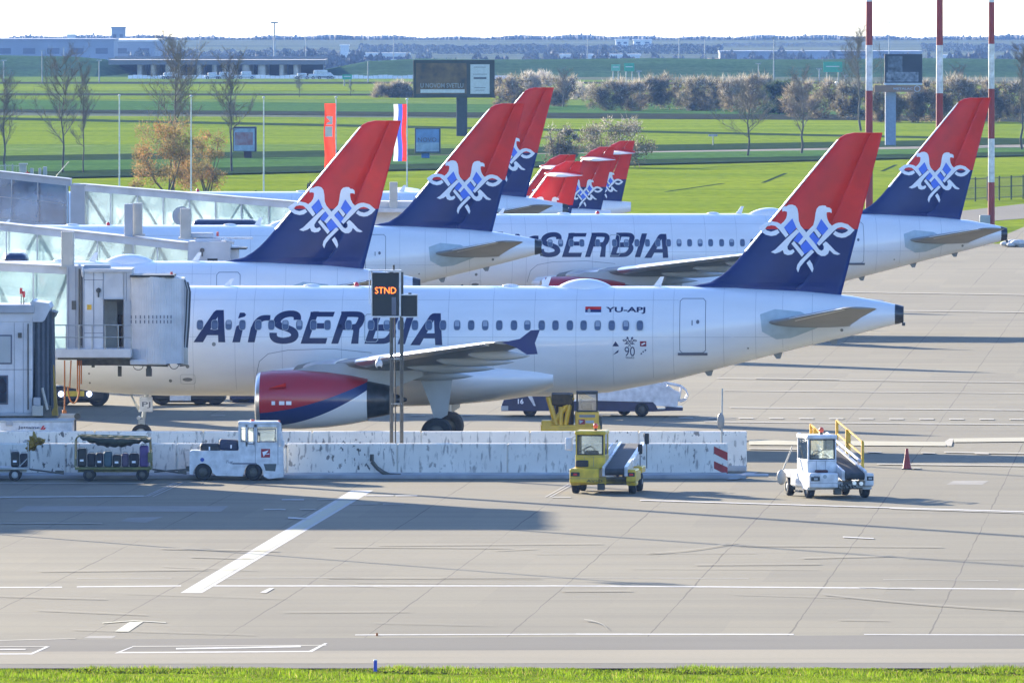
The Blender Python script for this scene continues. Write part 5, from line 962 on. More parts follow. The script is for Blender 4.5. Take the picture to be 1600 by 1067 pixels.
# ---------------------------------------------------------------- jet bridges
def tunnel(root, Y, dep, top, bot_h, posts, glass, roof_h=7, brace=True, frame=M_BLGREY, split=None):
    """glazed tunnel: top = [(px,py),(px,py)] roof line, bot_h = height in px, posts = photo x of the posts"""
    (xa, ya), (xb, yb) = top
    yt = lambda x: ya + (yb - ya) * (x - xa) / (xb - xa)
    def strip(mb, x0, x1, o0, o1, y0, d):
        P = []
        for yy in (y0, y0 + d):
            for x, o in ((x0, o1), (x1, o1), (x1, o0), (x0, o0)): a = at(x, yt(x) + o, Y); P.append((a.x, yy, a.z))
        mb.hexa([P[0], P[1], P[5], P[4], P[3], P[2], P[6], P[7]])
    mb = MB(); strip(mb, xa, xb, 0, roof_h, Y, dep); strip(mb, xa, xb, -1.2, .2, Y - .08, dep + .16); mb.build('roof', frame, root)
    mb = MB(); strip(mb, xa, xb, bot_h - 6, bot_h, Y, dep); mb.build('floor', frame, root)
    for i, x in enumerate(posts):
        mb = MB()
        for y0 in (Y, Y + dep - .1): strip(mb, x - .8, x + .8, roof_h, bot_h - 6, y0, .1)
        mb.build('post', frame, root)
    for i, (x0, x1) in enumerate(zip(posts, posts[1:])):
        for y0 in (Y + .04, Y + dep - .06):
            mb = MB(); strip(mb, x0 + .8, x1 - .8, roof_h, bot_h - 6, y0, .02); mb.build('glass_pane', glass, root)
        if brace:
            mb = MB()
            for y0 in (Y + .25, Y + dep - .3):
                a = at(x0, yt(x0) + roof_h, Y); b = at(x1, yt(x1) + bot_h - 6, Y); a.y = y0; b.y = y0
                if i % 2: a.z, b.z = b.z, a.z
                mb.tube(a, b, .045, n=6)
            mb.build('diagonal_brace', M_STEEL, root)
        if split:
            mb = MB(); strip(mb, x0, x1, split, split + 1, Y + .0, .06); mb.build('transom', frame, root)
def column(root, x0, y0, x1, y1, Y, m, dep=.8, base=True):
    mb = MB(); mb.pbbox(x0, y0, x1, y1, Y, dep, .03)
    if base: mb.pbox(x0 - 3, y1 - 2, x1 + 4, y1 + 1, Y - .05, dep + .1)
    return mb.build('lift_column', m, root)
def beacon(root, x, y, Y):
    mb = MB(); a = at(x, y, Y); mb.tube((a.x, Y, a.z - .12), (a.x, Y, a.z + .08), .06, .05, 10); mb.build('beacon', M_BEACR, root)
def railing(root, x0, x1, y0, y1, Y, n=5):
    mb = MB(); a = at(x0, y0, Y); b = at(x1, y1, Y)
    for k in range(n + 1): x = a.x + (b.x - a.x) * k / n; mb.tube((x, Y, b.z), (x, Y, a.z), .022, n=6)
    for q in (0, .5): mb.tube((a.x, Y, a.z + (b.z - a.z) * q), (b.x, Y, a.z + (b.z - a.z) * q), .022, n=6)
    mb.build('railing', M_STEEL, root)
def legs(root, x, Y, ztop, n=2, dx=1.2):
    for k in (-1, 1):
        mb = MB(); mb.bbox(x + k * dx - .22, x + k * dx + .22, Y, Y + .4, .5, ztop, .04); mb.wheel((x + k * dx - .35, Y + .2, .5), .5, .3, 'x'); mb.wheel((x + k * dx + .35, Y + .2, .5), .5, .3, 'x'); mb.build('leg', M_BGREY, root)
# bridge docked to the nearest airliner
Y0 = 467.0; o = at(160, 690, Y0); J = thing('jet_bridge', 'jet bridge with open cab door and ribbed round hood docked to the nearest airliner', 'jet bridge', (0, 0, 0), 0, 'jet bridges of the pier')
tunnel(J, Y0 + .6, 3.0, ((-260, 399), (110, 417)), 146, (-250, -190, -130, -70, -22, 52, 106), M_FROST, roof_h=12)
mb = MB(); mb.pbox(104, 416, 131, 560, Y0 + .4, 3.3); mb.build('end_frame', M_BGREY, J)
mb = MB(); mb.pbox(130, 424, 162, 548, Y0 + .2, 3.2); mb.pbox(162, 424, 194, 468, Y0 + .2, 3.2); mb.pbox(193, 424, 206, 548, Y0 + .2, 3.2); mb.pbox(162, 544, 194, 549, Y0 + .2, 3.2); mb.pbox(162, 468, 194, 545, Y0 + 2.9, .1); mb.pbox(130, 420.5, 206, 425, Y0 + .1, 3.4); cab = mb.build('cab', M_BLGREY, J)
mb = MB(); mb.pbox(163, 470, 183, 547, Y0 + 1.2, .06); mb.build('door', mat('cab_door_beige', (.36, .34, .29), .6), cab)
mb = MB(); mb.pbox(184, 492, 191, 512, Y0 + 2.6, .1); mb.pbox(183, 512, 190, 547, Y0 + 2.3, .3); mb.build('cab_interior', mat('cab_brown', (.14, .05, .02), .6, 0, .6, 9), cab)
mb = MB()
for x in (131, 146, 161, 197): mb.pbox(x, 426, x + .7, 546, Y0 + .185, .02)
for y in (437, 520): mb.pbox(131, y, 161, y + .7, Y0 + .185, .02)
for x in (107, 118, 129): mb.pbox(x, 418, x + .7, 558, Y0 + .385, .02)
mb.build('panel_seam', M_LINE, cab); mb = MB(); mb.pbox(136, 476, 143, 484, Y0 + .17, .03); mb.build('notice', M_YEL2, cab); mb = MB(); mb.pbox(112, 470, 119, 484, Y0 + .37, .05); mb.tube(at(124, 420, Y0 + .33), at(124, 556, Y0 + .33), .03); mb.tube(at(127, 420, Y0 + .33), at(127, 540, Y0 + .33), .02); mb.build('conduit', M_DSTEEL, cab)
mb = MB(); mb.pbox(159, 466.5, 195, 468, Y0 + .1, .12); mb.pbox(193.5, 470, 205, 546, Y0 + .1, .08); mb.build('door_frame', M_BGREY, cab)
mb = MB(); c = at(154, 454, Y0 + .17); n = 16; mb.tube((c.x, Y0 + .19, c.z), (c.x, Y0 + .12, c.z), .1, .08, 14); mb.box(c.x - .03, c.x + .03, Y0 + .12, Y0 + .17, c.z - .25, c.z - .08); mb.build('spotlight', M_DMETAL, cab)
mb = MB(); mb.pbbox(131, 414, 172, 424, Y0 + .9, 1.0, .03); mb.pbox(172, 420, 200, 422, Y0 + 1.2, .1); mb.build('roof_unit', M_BGREY, J)
# ribbed cylindrical hood
mb = MB(); a = at(204, 430, Y0); b = at(286, 568, Y0); w_ = b.x - a.x; n = 44; secs = []
for zz in (b.z, a.z):
    secs.append([(a.x + w_ * i / n, Y0 + .15 - .50 * math.sin(math.pi * (i / n) ** .9) - (.012 if i % 2 else 0), zz + (-.0 if zz == b.z else -.13 * i / n)) for i in range(n + 1)])
mb.loft(secs, closed=False, cap=False, smooth=False); mb.add([(x, y, z) for x, y, z in secs[1]] + [(a.x + w_, Y0 + 2.8, a.z - .13), (a.x, Y0 + 2.8, a.z)], [tuple(range(n + 3))]); mb.add([(x, y, z) for x, y, z in secs[0]] + [(a.x + w_, Y0 + 2.8, b.z), (a.x, Y0 + 2.8, b.z)], [tuple(range(n + 2, -1, -1))])
mb.box(a.x + w_ - .02, a.x + w_ + .02, Y0 + .1, Y0 + 2.8, b.z, a.z - .13); hood = mb.build('curtain_hood', M_BLGREY, J)
mb = MB(); mb.pbox(203, 430, 272, 433.5, Y0 - .34, 3.0); mb.build('hood_roof_edge', M_BLACK, hood)
mb = MB()
for k in range(11):
    px = 205 + k * 7.3 - .12 * k * k * .9; i = (px - 204) / 82; yy = Y0 + .15 - .50 * math.sin(math.pi * i ** .9) - .03
    for py in (494, 501.5): q = at(px, py, yy); mb.box(q.x - .018, q.x + .018, yy - .004, yy, q.z - .09, q.z + .03)
mb.build('vent_slot', M_LINE, hood)
mb = MB(); q0 = [at(x, y, Y0) for x, y in ((276, 434), (287, 437), (291, 452), (289, 500), (284, 567), (274, 568))]
for k in range(4): mb.prism([(p.x + .05 * k * (1 if j < 5 else 1), Y0 - .05 + .3 + k * .05, p.z - .04 * k) for j, p in enumerate(q0)], (0, .9, 0), k % 2)
mb.build('bellows', [M_BGREY, mat('bellows_dark', (.05, .055, .06), .8)], J)
mb = MB(); q = at(288, 558, Y0); mb.bbox(q.x - .12, q.x + .12, Y0 + .2, Y0 + .6, q.z - .3, q.z + .35, .05); mb.build('bumper', M_BEIGE, J)
mb = MB(); mb.pbbox(86, 545, 205, 559, Y0 - .8, 1.2, .03); mb.pbbox(203, 562, 260, 570, Y0 - .3, 3.0, .03); mb.build('service_platform', M_BLGREY, J)
mb = MB(); mb.pbox(90, 559, 203, 562, Y0 - .6, 3.6); mb.pbox(120, 562, 190, 571, Y0 + .3, 2.4)
mb.prism([at(135, 559, Y0), at(188, 571, Y0), at(262, 573, Y0), at(260, 566, Y0)], (0, 2.5, 0)); mb.pbox(184, 572, 190, 588, Y0 + 1, .15); mb.pbox(229, 572, 236, 588, Y0 + .6, .2); mb.pbox(228, 576, 237, 588, Y0 + .5, .4); mb.pbox(143, 560, 148, 574, Y0 + .6, .2); mb.build('underframe', M_DSTEEL, J)
mb = MB(); c = at(272, 568, Y0 - .1); mb.path([c + Vector((.18 * math.cos(t) * 1, 0, .2 * math.sin(t))) for t in [math.pi * (1 + k / 8) for k in range(9)]], .015, 5); c = at(216, 572, Y0 - .1); mb.path([c + Vector((.18 * math.cos(t), 0, .14 * math.sin(t))) for t in [math.pi * (1 + k / 8) for k in range(9)]], .015, 5); mb.build('cable_loop', M_DSTEEL, J)
railing(J, 83, 205, 508, 546, Y0 - .78, 6)
mb = MB()
for x, yb in ((101, 640), (111, 606), (121, 612), (124, 618), (127, 600)): a = at(x, 563, Y0 + .2); b = at(x - (2 if x == 111 else 0), yb, Y0 + .2); mb.tube(a, b, .028, n=6)
pts = [at(106 + 9 * (1 - math.cos(t)), 604 + 26 * math.sin(t), Y0 + .2) for t in [math.pi * k / 10 for k in range(11)]]; mb.path(pts, .03, 6); mb.pbbox(97, 640, 104, 650, Y0 + .1, .2, .05); mb.build('hanging_strap', M_STRAP, J)
column(J, 95.5, 362, 115, 418, Y0 + .5, M_BEIGE); beacon(J, 268, 428, Y0 + .8)
mb = MB(); c = at(124, 418, Y0 + .5); mb.ell((c.x, Y0 + .5, c.z), (.07, .07, .14)); c = at(129, 425, Y0 + .1); mb.ell((c.x, Y0 + .1, c.z), (.05, .05, .2)); mb.build('floodlight', M_PWHITE, J)
legs(J, at(-60, 690, Y0).x, Y0 + 1.8, 3.2)
# lowered bridge head at the left edge, nearer than the docked one
Y1 = 457.0; K = thing('jet_bridge', 'lowered jet bridge head at the left edge with dark folded bellows and two red beacons', 'jet bridge', (0, 0, 0), 0, 'jet bridges of the pier')
mb = MB(); mb.pbbox(-190, 479, 51, 646, Y1, 3.4, .06); mb.pbbox(-190, 489, 50, 503, Y1 - .02, 3.4, .02); mb.build('cab', M_BLGREY, K)
mb = MB()
for x in (22, 36): mb.pbox(x, 504, x + .7, 645, Y1 - .015, .02)
mb.pbox(-100, 577, 50, 577.8, Y1 - .015, .02); mb.build('panel_seam', M_LINE, K); mb = MB(); mb.pbbox(28, 520, 34, 528, Y1 - .06, .08, .01); mb.tube(at(44, 506, Y1 - .05), at(44, 640, Y1 - .05), .025); mb.build('conduit', M_DSTEEL, K)
mb = MB(); mb.pbbox(-190, 476.5, 54, 490, Y1 - .12, 3.6, .05); mb.pbbox(-190, 645, 53, 650, Y1 - .1, 3.6, .02); mb.build('roof', M_BGREY, K)
for x0, y0, x1, y1 in ((-8, 523, 19, 569), (-14, 586, 13, 632)):
    mb = MB(); mb.pbbox(x0, y0, x1, y1, Y1 - .03, .05, .02); wf = mb.build('window', M_LINE, K); mb = MB(); mb.pbbox(x0 + 2, y0 + 2.5, x1 - 2.5, y1 - 2.5, Y1 - .045, .03, .01); mb.build('pane', M_BGLASS if y0 > 550 else M_LGREY, wf)
mb = MB()
mb.prism([at(x, y, Y1) for x, y in ((48, 474), (53, 471), (76, 474), (79, 481), (70, 500), (66, 503), (51, 503))], (0, 3.2, 0)); mb.prism([at(x, y, Y1 - .1) for x, y in ((47, 473), (51, 469), (54, 473), (54, 480), (50, 482))], (0, 3.4, 0)); mb.build('hood', M_BLGREY, K)
mb = MB(); 
for k in range(8):
    x = 51 + k * 3.7; top = 500 - k * 2.0 + (4 if k % 2 else 0); mb.prism([at(x, top, Y1 + .1), at(x + 4.2, top - 2, Y1 + .1), at(x + 4.4 + (2 if k > 5 else 0), 645 - 4 * max(0, k - 5), Y1 + .1), at(x - (k < 2) * 4, 650, Y1 + .1)], (0, 2.8 - .1 * (k % 2), 0), k % 2)
mb.build('bellows', [mat('bellows_slate', (.10, .12, .15), .8), mat('bellows_slate_dark', (.045, .055, .07), .8)], K)
mb = MB(); mb.prism([at(x, y, Y1 + .3) for x, y in ((80, 486), (88, 489), (84, 497), (80, 500), (81, 520), (76, 520), (74, 495))], (0, 2.4, 0)); mb.build('bellows_rim', M_DSTEEL, K)
mb = MB(); mb.prism([at(x, y, Y1 + .5) for x, y in ((80, 566), (84, 572), (91, 655), (78, 655), (76, 600))], (0, .5, 0)); mb.build('yellow_support', mat('support_yellow', (.42, .26, .02), .6, 0, .4, 2), K)
mb = MB(); mb.pbbox(52, 621, 63, 634, Y1 - .3, .4, .03); mb.build('drive_motor', M_BGREY, K)
mb = MB(); mb.pbbox(50, 634, 67, 650, Y1 - .35, .4, .03); mb.tube(at(66, 606, Y1 - .2), at(74, 640, Y1 - .2), .05); mb.build('control_box', M_BEIGE, K)
mb = MB(); mb.pbox(66, 634, 80, 652, Y1 - .2, .5); mb.pbox(-190, 650, 90, 654, Y1, 3); mb.build('underframe', M_DSTEEL, K)
for x, y, z in ((33, 455, 482), (37, 460, 486)):
    a = at(x, y, Y1 + .8); b = at(x, z, Y1 + .8); mb = MB(); mb.tube((a.x, Y1 + .8, a.z - .3), (a.x, Y1 + .8, a.z + .10), .015, n=6, mi=1); mb.tube((a.x, Y1 + .8, b.z), (a.x, Y1 + .8, a.z - .1), .02, n=6, mi=1); mb.tube((a.x, Y1 + .8, a.z - .10), (a.x, Y1 + .8, a.z + .12), .055, .05, 10); mb.build('beacon', [M_BEACR, M_DSTEEL], K)
legs(K, -20.8, Y1 + 1.5, 1.6)
# freight container and dolly behind the walls
p = at(57, 690, 453); t = thing('freight_container', 'low white freight container behind the wall at the left, with small dark lettering', 'container', (p.x, 453, 0)); s = F / 453; Z = lambda py: H - (py + 10) / s; X = lambda px: (px - 57) / s
mb = MB(); mb.bbox(X(-60), X(112.5), 0, 2.2, .5, Z(657), .04); mb.build('container_body', M_PWHITE, t); mb = MB(); mb.bbox(X(-60), X(113.5), -.03, 2.25, Z(659.5), Z(656.5), .01); mb.build('rim', M_LGREY, t); mb = MB(); mb.bbox(X(9), X(20), -.06, 0, Z(665), Z(657), .02); mb.build('latch', M_BGREY, t)
mb = MB(); flattext(mb, 'Jettaine', (X(28), -.02, Z(671)), (1, 0, 0), (0, 0, 1), 34 / s, 5.6 / s, bold=.02); mb.build('lettering', M_LINE, t); mb = MB(); mb.prism([(X(63), -.02, Z(671)), (X(66), -.02, Z(671)), (X(70), -.02, Z(665)), (X(67), -.02, Z(665))], (0, .005, 0)); mb.prism([(X(66), -.02, Z(671)), (X(70), -.02, Z(671)), (X(72), -.02, Z(668)), (X(69), -.02, Z(668))], (0, .005, 0)); mb.build('lettering_mark', M_BEACR, t)
wheelset(t, [(X(80), .4), (X(-20), .4), (X(80), 1.8), (X(-20), 1.8)], .25, .2, 'y'); mb = MB(); mb.box(X(-60), X(112), .2, 2.0, .3, .5); mb.build('dolly_frame', M_DSTEEL, t)
Yd = 464; t = thing('tow_bar', 'white tow bar with rounded end lying behind the freight container by the orange straps', 'tow bar', (at(110, 690, Yd).x, Yd, 0)); s = F / Yd; Z = lambda py: H - (py + 10) / s; X = lambda px: (px - 110) / s
mb = MB(); mb.bbox(X(90), X(124), 0, .25, Z(656.5), Z(646), .08); mb.build('bar', M_BEIGE, t); mb = MB(); mb.tube((X(121), -.01, Z(650.5)), (X(121), .27, Z(650.5)), .12, n=16, mi=0); mb.build('pivot', M_DSTEEL, t); wheelset(t, [(X(118), .12)], .22, .15, 'y'); mb = MB(); mb.box(X(95), X(99), .05, .2, .2, Z(656)); mb.box(X(116), X(119), .05, .2, .2, Z(656)); mb.tube((X(95), .12, .22), (X(99), .12, .22), .22); mb.build('stand', M_DSTEEL, t)
# bridge on the free stand in the middle depth
Y2 = 556.0; Jm = thing('jet_bridge', 'jet bridge between the second and third airliner, long glazed tunnel ending in a small cab', 'jet bridge', (0, 0, 0), 0, 'jet bridges of the pier')
tunnel(Jm, Y2, 2.8, ((-260, 322), (296, 381)), 100, (-250, -190, -140, -90, -40, 10, 58, 107, 152, 208, 246, 294), M_FROST, roof_h=11)
mb = MB(); mb.pbox(294, 378, 360, 450, Y2 - .2, 3.2); mb.pbbox(305, 373, 345, 379, Y2 + .4, 1.4, .03); mb.pbox(357, 386, 372, 450, Y2 + .5, 2.2); mb.pbbox(298, 364, 333, 372, Y2 + 1.2, 1.0, .03); mb.build('cab', M_BLGREY, Jm)
mb = MB(); mb.pbox(324, 404, 340, 450, Y2 - .24, .05); mb.pbox(359, 387.5, 385, 390, Y2 + .3, 2.6); mb.build('door', M_BLACK, Jm)
mb = MB(); c = at(316, 391, Y2 - .2); mb.tube((c.x, Y2 - .19, c.z), (c.x, Y2 - .28, c.z), .1, n=12); mb.box(c.x - .03, c.x + .03, Y2 - .25, Y2 - .2, c.z - .28, c.z - .08); mb.build('spotlight', M_DMETAL, Jm)
mb = MB(); mb.pbox(300, 371, 395, 374, Y2 + 1.5, .3); mb.pbox(348, 376, 362, 380, Y2 + .3, .2); mb.tube(at(350, 374, Y2), at(366, 379, Y2), .08); mb.build('roof_rail', M_PWHITE, Jm)
c2 = column(Jm, 194, 319, 207, 396, Y2 + .4, M_BGREY); column(Jm, 207, 318, 222, 368, Y2 + 1.3, M_BEIGE); column(Jm, 281.5, 326, 298, 373, Y2 + .6, M_BEIGE); beacon(Jm, 340, 365, Y2 + 1.4); legs(Jm, -14, Y2 + 1.4, 4)
# bridge behind the third airliner
Y3 = 652.0; Jf = thing('jet_bridge', 'farthest jet bridge, blue grey glazed tunnel running behind the third airliner', 'jet bridge', (0, 0, 0), 0, 'jet bridges of the pier')
tunnel(Jf, Y3, 2.6, ((131, 289), (470, 317)), 78, (132, 173, 214.5, 255, 296, 336.5, 377, 420, 468), M_FROST, roof_h=10)
tunnel(Jf, Y3 + .1, 2.4, ((-240, 243), (110, 281)), 78, (-230, -180, -130, -85, -40, 18, 59, 104), M_BGLASS, roof_h=10, brace=False, frame=M_BGREY, split=38)
mb = MB(); mb.pbox(110, 289, 131.5, 372, Y3 - .1, 2.9); mb.pbox(112, 288, 470 - 336, 291, Y3 - .15, 3.0); mb.build('joint_frame', M_BGREY, Jf)
mb = MB(); mb.pbox(468, 315, 648, 380, Y3 - .2, 3.0); mb.build('cab', M_BLGREY, Jf); column(Jf, 608.5, 285, 621, 328, Y3 - 1.0, M_BEIGE); mb = MB(); mb.pbox(560, 326, 650, 332, Y3 - 1.2, 4); mb.build('roof_rail', M_BLGREY, Jf)
c = at(284, 338, Y3 - .3); mb = MB(); mb.tube((c.x, Y3 - .1, c.z), (c.x, Y3 - .75, c.z), .5, .47, 28); mb.build('drum', M_BGREY, Jf); mb = MB(); mb.tube((c.x + .1, Y3 - .75, c.z + .03), (c.x + .1, Y3 - .78, c.z + .03), .3, .3, 24); mb.build('drum_cover', M_BEIGE, Jf)
legs(Jf, -20, Y3 + 1.2, 4)
# ---------------------------------------------------------------- terminal pier outside the frame at the left; it throws the long shadow on the apron
def terminal():
    t = thing('terminal_pier', 'flat roofed glass and concrete terminal pier just left of the view, shading the apron', 'building', (-60, 445, 0))
    mb = MB(); mb.box(-60, 33.8, 0, 13.5, 0, 14.3); mb.build('wall', M_BLGREY, t)
    mb = MB(); mb.box(-60.4, 34.1, -.4, 13.9, 14.3, 15.1); r = mb.build('roof', M_BGREY, t)
    rnd = random.Random(2)
    for k in range(9): mb = MB(); x = 30.5 - 5.8 * k; mb.bbox(x, x + rnd.uniform(1, 2.6), rnd.uniform(.5, 4), rnd.uniform(5, 8), 15.1, 15.1 + rnd.uniform(.6, 1.7), .05); mb.build('vent', M_BGREY, r)
    for k in range(16):
        for z in (1, 5.3, 9.6): mb = MB(); x = 33.2 - 5.8 * k; mb.box(x - 5.2, x, -.06, .02, z, z + 3.4); mb.build('window', M_BGLASS, t)
terminal()
for k, (x, y, h, r0, r1) in enumerate(((-24.6, 440.6, 36, .17, .12), (-25.2, 463.5, 34, .34, .26), (-27.5, 520, 33, .2, .14), (-23.8, 409, 16, .1, .08))):
    t = thing('floodlight_mast', 'tall steel apron floodlight mast outside the left edge, %s' % ('nearest the pier', 'behind the pier end, thickest', 'beyond the second stand', 'short one in front of the pier')[k], 'light mast', (x, y, 0))
    mb = MB(); mb.tube((0, 0, 0), (0, 0, h), r0, r1, 12); mb.build('pole', M_STEEL, t); mb = MB(); mb.box(-.9, .9, -.06, .06, h - .9, h - .75); mb.build('lamp_frame', M_STEEL, t)
    for q in (-.7, 0, .7): mb = MB(); mb.bbox(q - .2, q + .2, -.25, 0, h - .75, h - .4, .03); mb.build('lamp', M_PWHITE, t)
# ---------------------------------------------------------------- red and white masts
for k, (px, bands, yb, Y, wpx) in enumerate(((1357, [(-260, 3, 0), (3, 71, 1), (71, 142, 0), (142, 330, 1)], 330, 862, 9.6), (1467, [(-260, 0, 0), (0, 71, 1), (71, 146, 0), (146, 330, 1)], 330, 868, 9.6), (1548, [(-260, 4, 0), (4, 69, 1), (69, 139, 0), (139, 217, 1), (217, 285, 0), (285, 340, 1)], 346, 905, 8.6))):
    s = F / Y; X = (px + 1 - 800) / s; t = thing('banded_mast', ('red and white banded floodlight mast at the left of the three', 'middle red and white banded mast rising behind the right tail', 'rightmost red and white banded mast standing on the grass edge')[k], 'light mast', (X, Y, 0), group='red and white banded floodlight masts')
    Z = lambda py: H - (py + 10) / s
    zz = lambda py: max(0, Z(py)); r = wpx / s / 2; n = len(bands)
    for i, (a, b, m) in enumerate(bands):
        if i == n - 1: z0 = 0
        else: z0 = zz(b)
        z1 = Z(a); rr = lambda z: r * (1.25 - .3 * z / 25); mb = MB(); mb.tube((0, 0, z0), (0, 0, z1), rr(z0), rr(z1), 16); mb.build('red_band' if m else 'white_band', mat('mast_red', (.30, .03, .025), .6, 0, .2, 1) if m else M_PWHITE, t)
    mb = MB(); zt = Z(-260); mb.box(-1.2, 1.2, -.1, .1, zt - 1, zt - .8); mb.build('lamp_frame', M_STEEL, t)
    for q in (-1, -.35, .35, 1): mb = MB(); mb.bbox(q - .22, q + .22, -.3, 0, zt - .8, zt - .3, .03); mb.build('lamp', M_PWHITE, t)
    if k == 2:
        mb = MB(); mb.bbox(-.85, -.1, -.5, -.1, 0, 1.1, .04); mb.build('switch_box', M_BGREY, t)
        for x_ in (-.85,): pass
# fence at the right edge
Yf = 985; s = F / Yf
def fence(lab, x0, y0, x1, y1, h, n, Y, m):
    t = thing('fence', lab, 'fence', (at(x0, y0, Y).x, Y, 0)); X0 = at(x0, y0, Y).x
    a = gr(x0, y0); b = gr(x1, y1); d = b - a; k = 0; t.location = a
    for i in range(n + 1): q = d * (i / n); mb = MB(); mb.box(q.x - .06, q.x + .06, q.y - .06, q.y + .06, 0, h); mb.build('post', m, t)
    mb = MB()
    for z in (.25, h * .55, h - .15): mb.tube((0, 0, z), (d.x, d.y, z), .03, n=5)
    nn = int(d.length / .22) if d.length < 60 else 120
    for i in range(nn): q = d * (i / nn); mb.tube((q.x, q.y, .1), (q.x, q.y, h - .05), .016, n=4)
    mb.build('railing_panel', m, t); return t
fence('dark green bar fence along the verge at the right edge behind the mast', 1505, 316, 1760, 303, 2.0, 14, Yf, mat('fence_green', (.04, .07, .045), .6))
fence('pale bar fence at the left edge above the farthest jet bridge', -60, 285, 31, 286.5, 1.7, 8, 1100, M_LGREY)
# gate pillars at the left
def pillar(x0, x1, y0, y1, lab, cap=False):
    Y = 1108; a = at(x0, y0, Y); b = at(x1, y1, Y); t = thing('gate_pillar', lab, 'pillar', ((a.x + b.x) / 2, Y, 0), group='concrete gate pillars'); w2 = (b.x - a.x) / 2; mb = MB(); mb.bbox(-w2, w2, 0, .8, 0, a.z, .04); mb.build('shaft', M_BGREY, t)
    if cap: mb = MB(); mb.bbox(-w2 - .1, w2 + .1, -.1, .9, a.z, a.z + .14, .03); mb.build('capstone', M_BGREY, t)
pillar(31, 41, 258, 287, 'widest concrete gate pillar with a cap, next to the pale fence', True); pillar(47, 52, 263, 287, 'narrow gate pillar right of the capped one'); pillar(60, 64, 263, 287, 'thin gate pillar beside the small red spot'); pillar(67, 73, 261, 287, 'rightmost gate pillar near the leaning pole')
p = gr(58, 287); mb = MB(); mb.tube((0, 0, .3), (0, .05, .3), .26, n=14); mb.tube((0, .1, 0), (0, .1, .7), .03); mb.bbox(-.14, .14, -.01, 0, .25, .33, .004, 1); o = mb.build('round_sign', [M_BEACR, M_PWHITE]); o.location = (p.x, 1105, .8); tag(o, 'small round red no entry sign between the gate pillars', 'sign')
a = gr(77, 288); mb = MB(); mb.tube((0, 0, 0), (1.75, 0, 2.0), .05, .04, 8); o = mb.build('barrier_boom', M_BEIGE); o.location = a; tag(o, 'pale barrier boom leaning up to the right beside the gate pillars', 'barrier boom')
# flagpoles and flags
for k, (px, yt, yb, fl) in enumerate(((186.5, 151, 320, None), (298.5, 152, 320, None), (412, 154, 320, None), (525, 154, 335, 'red'), (636, 157, 335, 'tri'))):
    Y = 1010; s = F / Y; a = at(px, yt, Y); t = thing('flagpole', ('white flagpole without a flag, first from the left', 'white flagpole without a flag before the rust coloured shrub', 'white flagpole without a flag beside the small roadside billboard', 'white flagpole carrying the long red banner', 'white flagpole carrying the red blue and white flag')[k], 'flagpole', (a.x, Y, 0), group='white flagpoles in a row')
    mb = MB(); mb.tube((0, 0, 0), (0, 0, a.z), .07, .045, 10); mb.build('pole', M_PWHITE, t); mb = MB(); mb.ell((0, 0, a.z + .07), (.11, .11, .1)); mb.build('finial', M_PWHITE, t)
    if fl:
        def flagsh(cols, x0, x1, y0, y1, lab):
            mb = MB(); n = 12; m_ = 10; xa = (x0 - px) / s; xb = (x1 - px) / s; za = H - (y1 + 10) / s; zb = H - (y0 + 10) / s; vs = []
            for j in range(m_ + 1):
                for i in range(n + 1): u = i / n; v = j / m_; vs.append((xa + (xb - xa) * u + .05 * math.sin(v * 9), .12 * math.sin(u * 6 + v * 4) * (1 - u), za + (zb - za) * v))
            for j in range(m_):
                for i in range(n): q = j * (n + 1) + i; mb.add([vs[q], vs[q + 1], vs[q + n + 2], vs[q + n + 1]], [(0, 1, 2, 3)], min(len(cols) - 1, int(i / n * len(cols))))
            o = mb.build('flag', cols); o.location = (a.x, Y - .02, 0); tag(o, lab, 'flag'); return o
        if fl == 'red':
            fo = flagsh([leafmat('banner_red', (.65, .06, .03), .35, .08)], 506.5, 524, 162, 262, 'long vertical red banner with small white emblem'); mb = MB(); mb.add([((x - px) / s, -.2, H - (y + 10) / s) for x, y in ((508, 197.5), (519.5, 197.5), (519.5, 214), (508, 214))], [(0, 3, 2, 1)])
            for q in ([(509, 183), (512, 181.5), (520, 182), (519.5, 195), (509, 195), (511, 192), (516, 190)],): mb.add([((x - px) / s, -.2, H - (y + 10) / s) for x, y in q], [tuple(range(len(q)))[::-1]])
            mb.build('banner_emblem', mat('banner_white', (.7, .6, .58)), fo)
        else: flagsh([leafmat('flag_white', (.8, .8, .8), .3, .05), leafmat('flag_blue', (.05, .10, .55), .35, .1), leafmat('flag_red', (.7, .04, .03), .35, .1)], 614.5, 635, 163, 252, 'vertical flag of red, blue and white stripes on the rightmost flagpole')
# billboards
def billboard(x0, y0, x1, y1, Y, pole, lab, cols, art):
    s = F / Y; xc = (x0 + x1) / 2; t = thing('billboard', lab, 'billboard', ((xc - 800) / s, Y, 0)); X = lambda x: (x - xc) / s; Z = lambda y: H - (y + 10) / s
    mb = MB(); mb.bbox(X(x0), X(x1), 0, .5, Z(y1), Z(y0), .04); b = mb.build('panel', cols[0], t)
    mb = MB(); mb.bbox(X(pole[0]), X(pole[1]), .6, .6 + X(pole[1]) - X(pole[0]), 0, Z(y1 + 2), .05); mb.box(X(pole[0]), X(pole[1]), .4, .7, Z(y1 + 8), Z(y1 - 10)); mb.build('column', cols[1], t)
    for i, (a, c, e, f, m) in enumerate(art): mb = MB(); mb.box(X(a), X(e), -.03 - .01 * i, .0, Z(f), Z(c)); mb.build('poster', m, b)
    return t, b, X, Z
M_BBD = mat('billboard_dark', (.02, .03, .025), .6, 0, .5, 1.2, col2=(.035, .045, .04)); M_ART = mat('poster_brown', (.22, .13, .05), .6, 0, .5, .7, col2=(.012, .018, .018)); M_POST = mat('poster_white', (.55, .58, .62), .6)
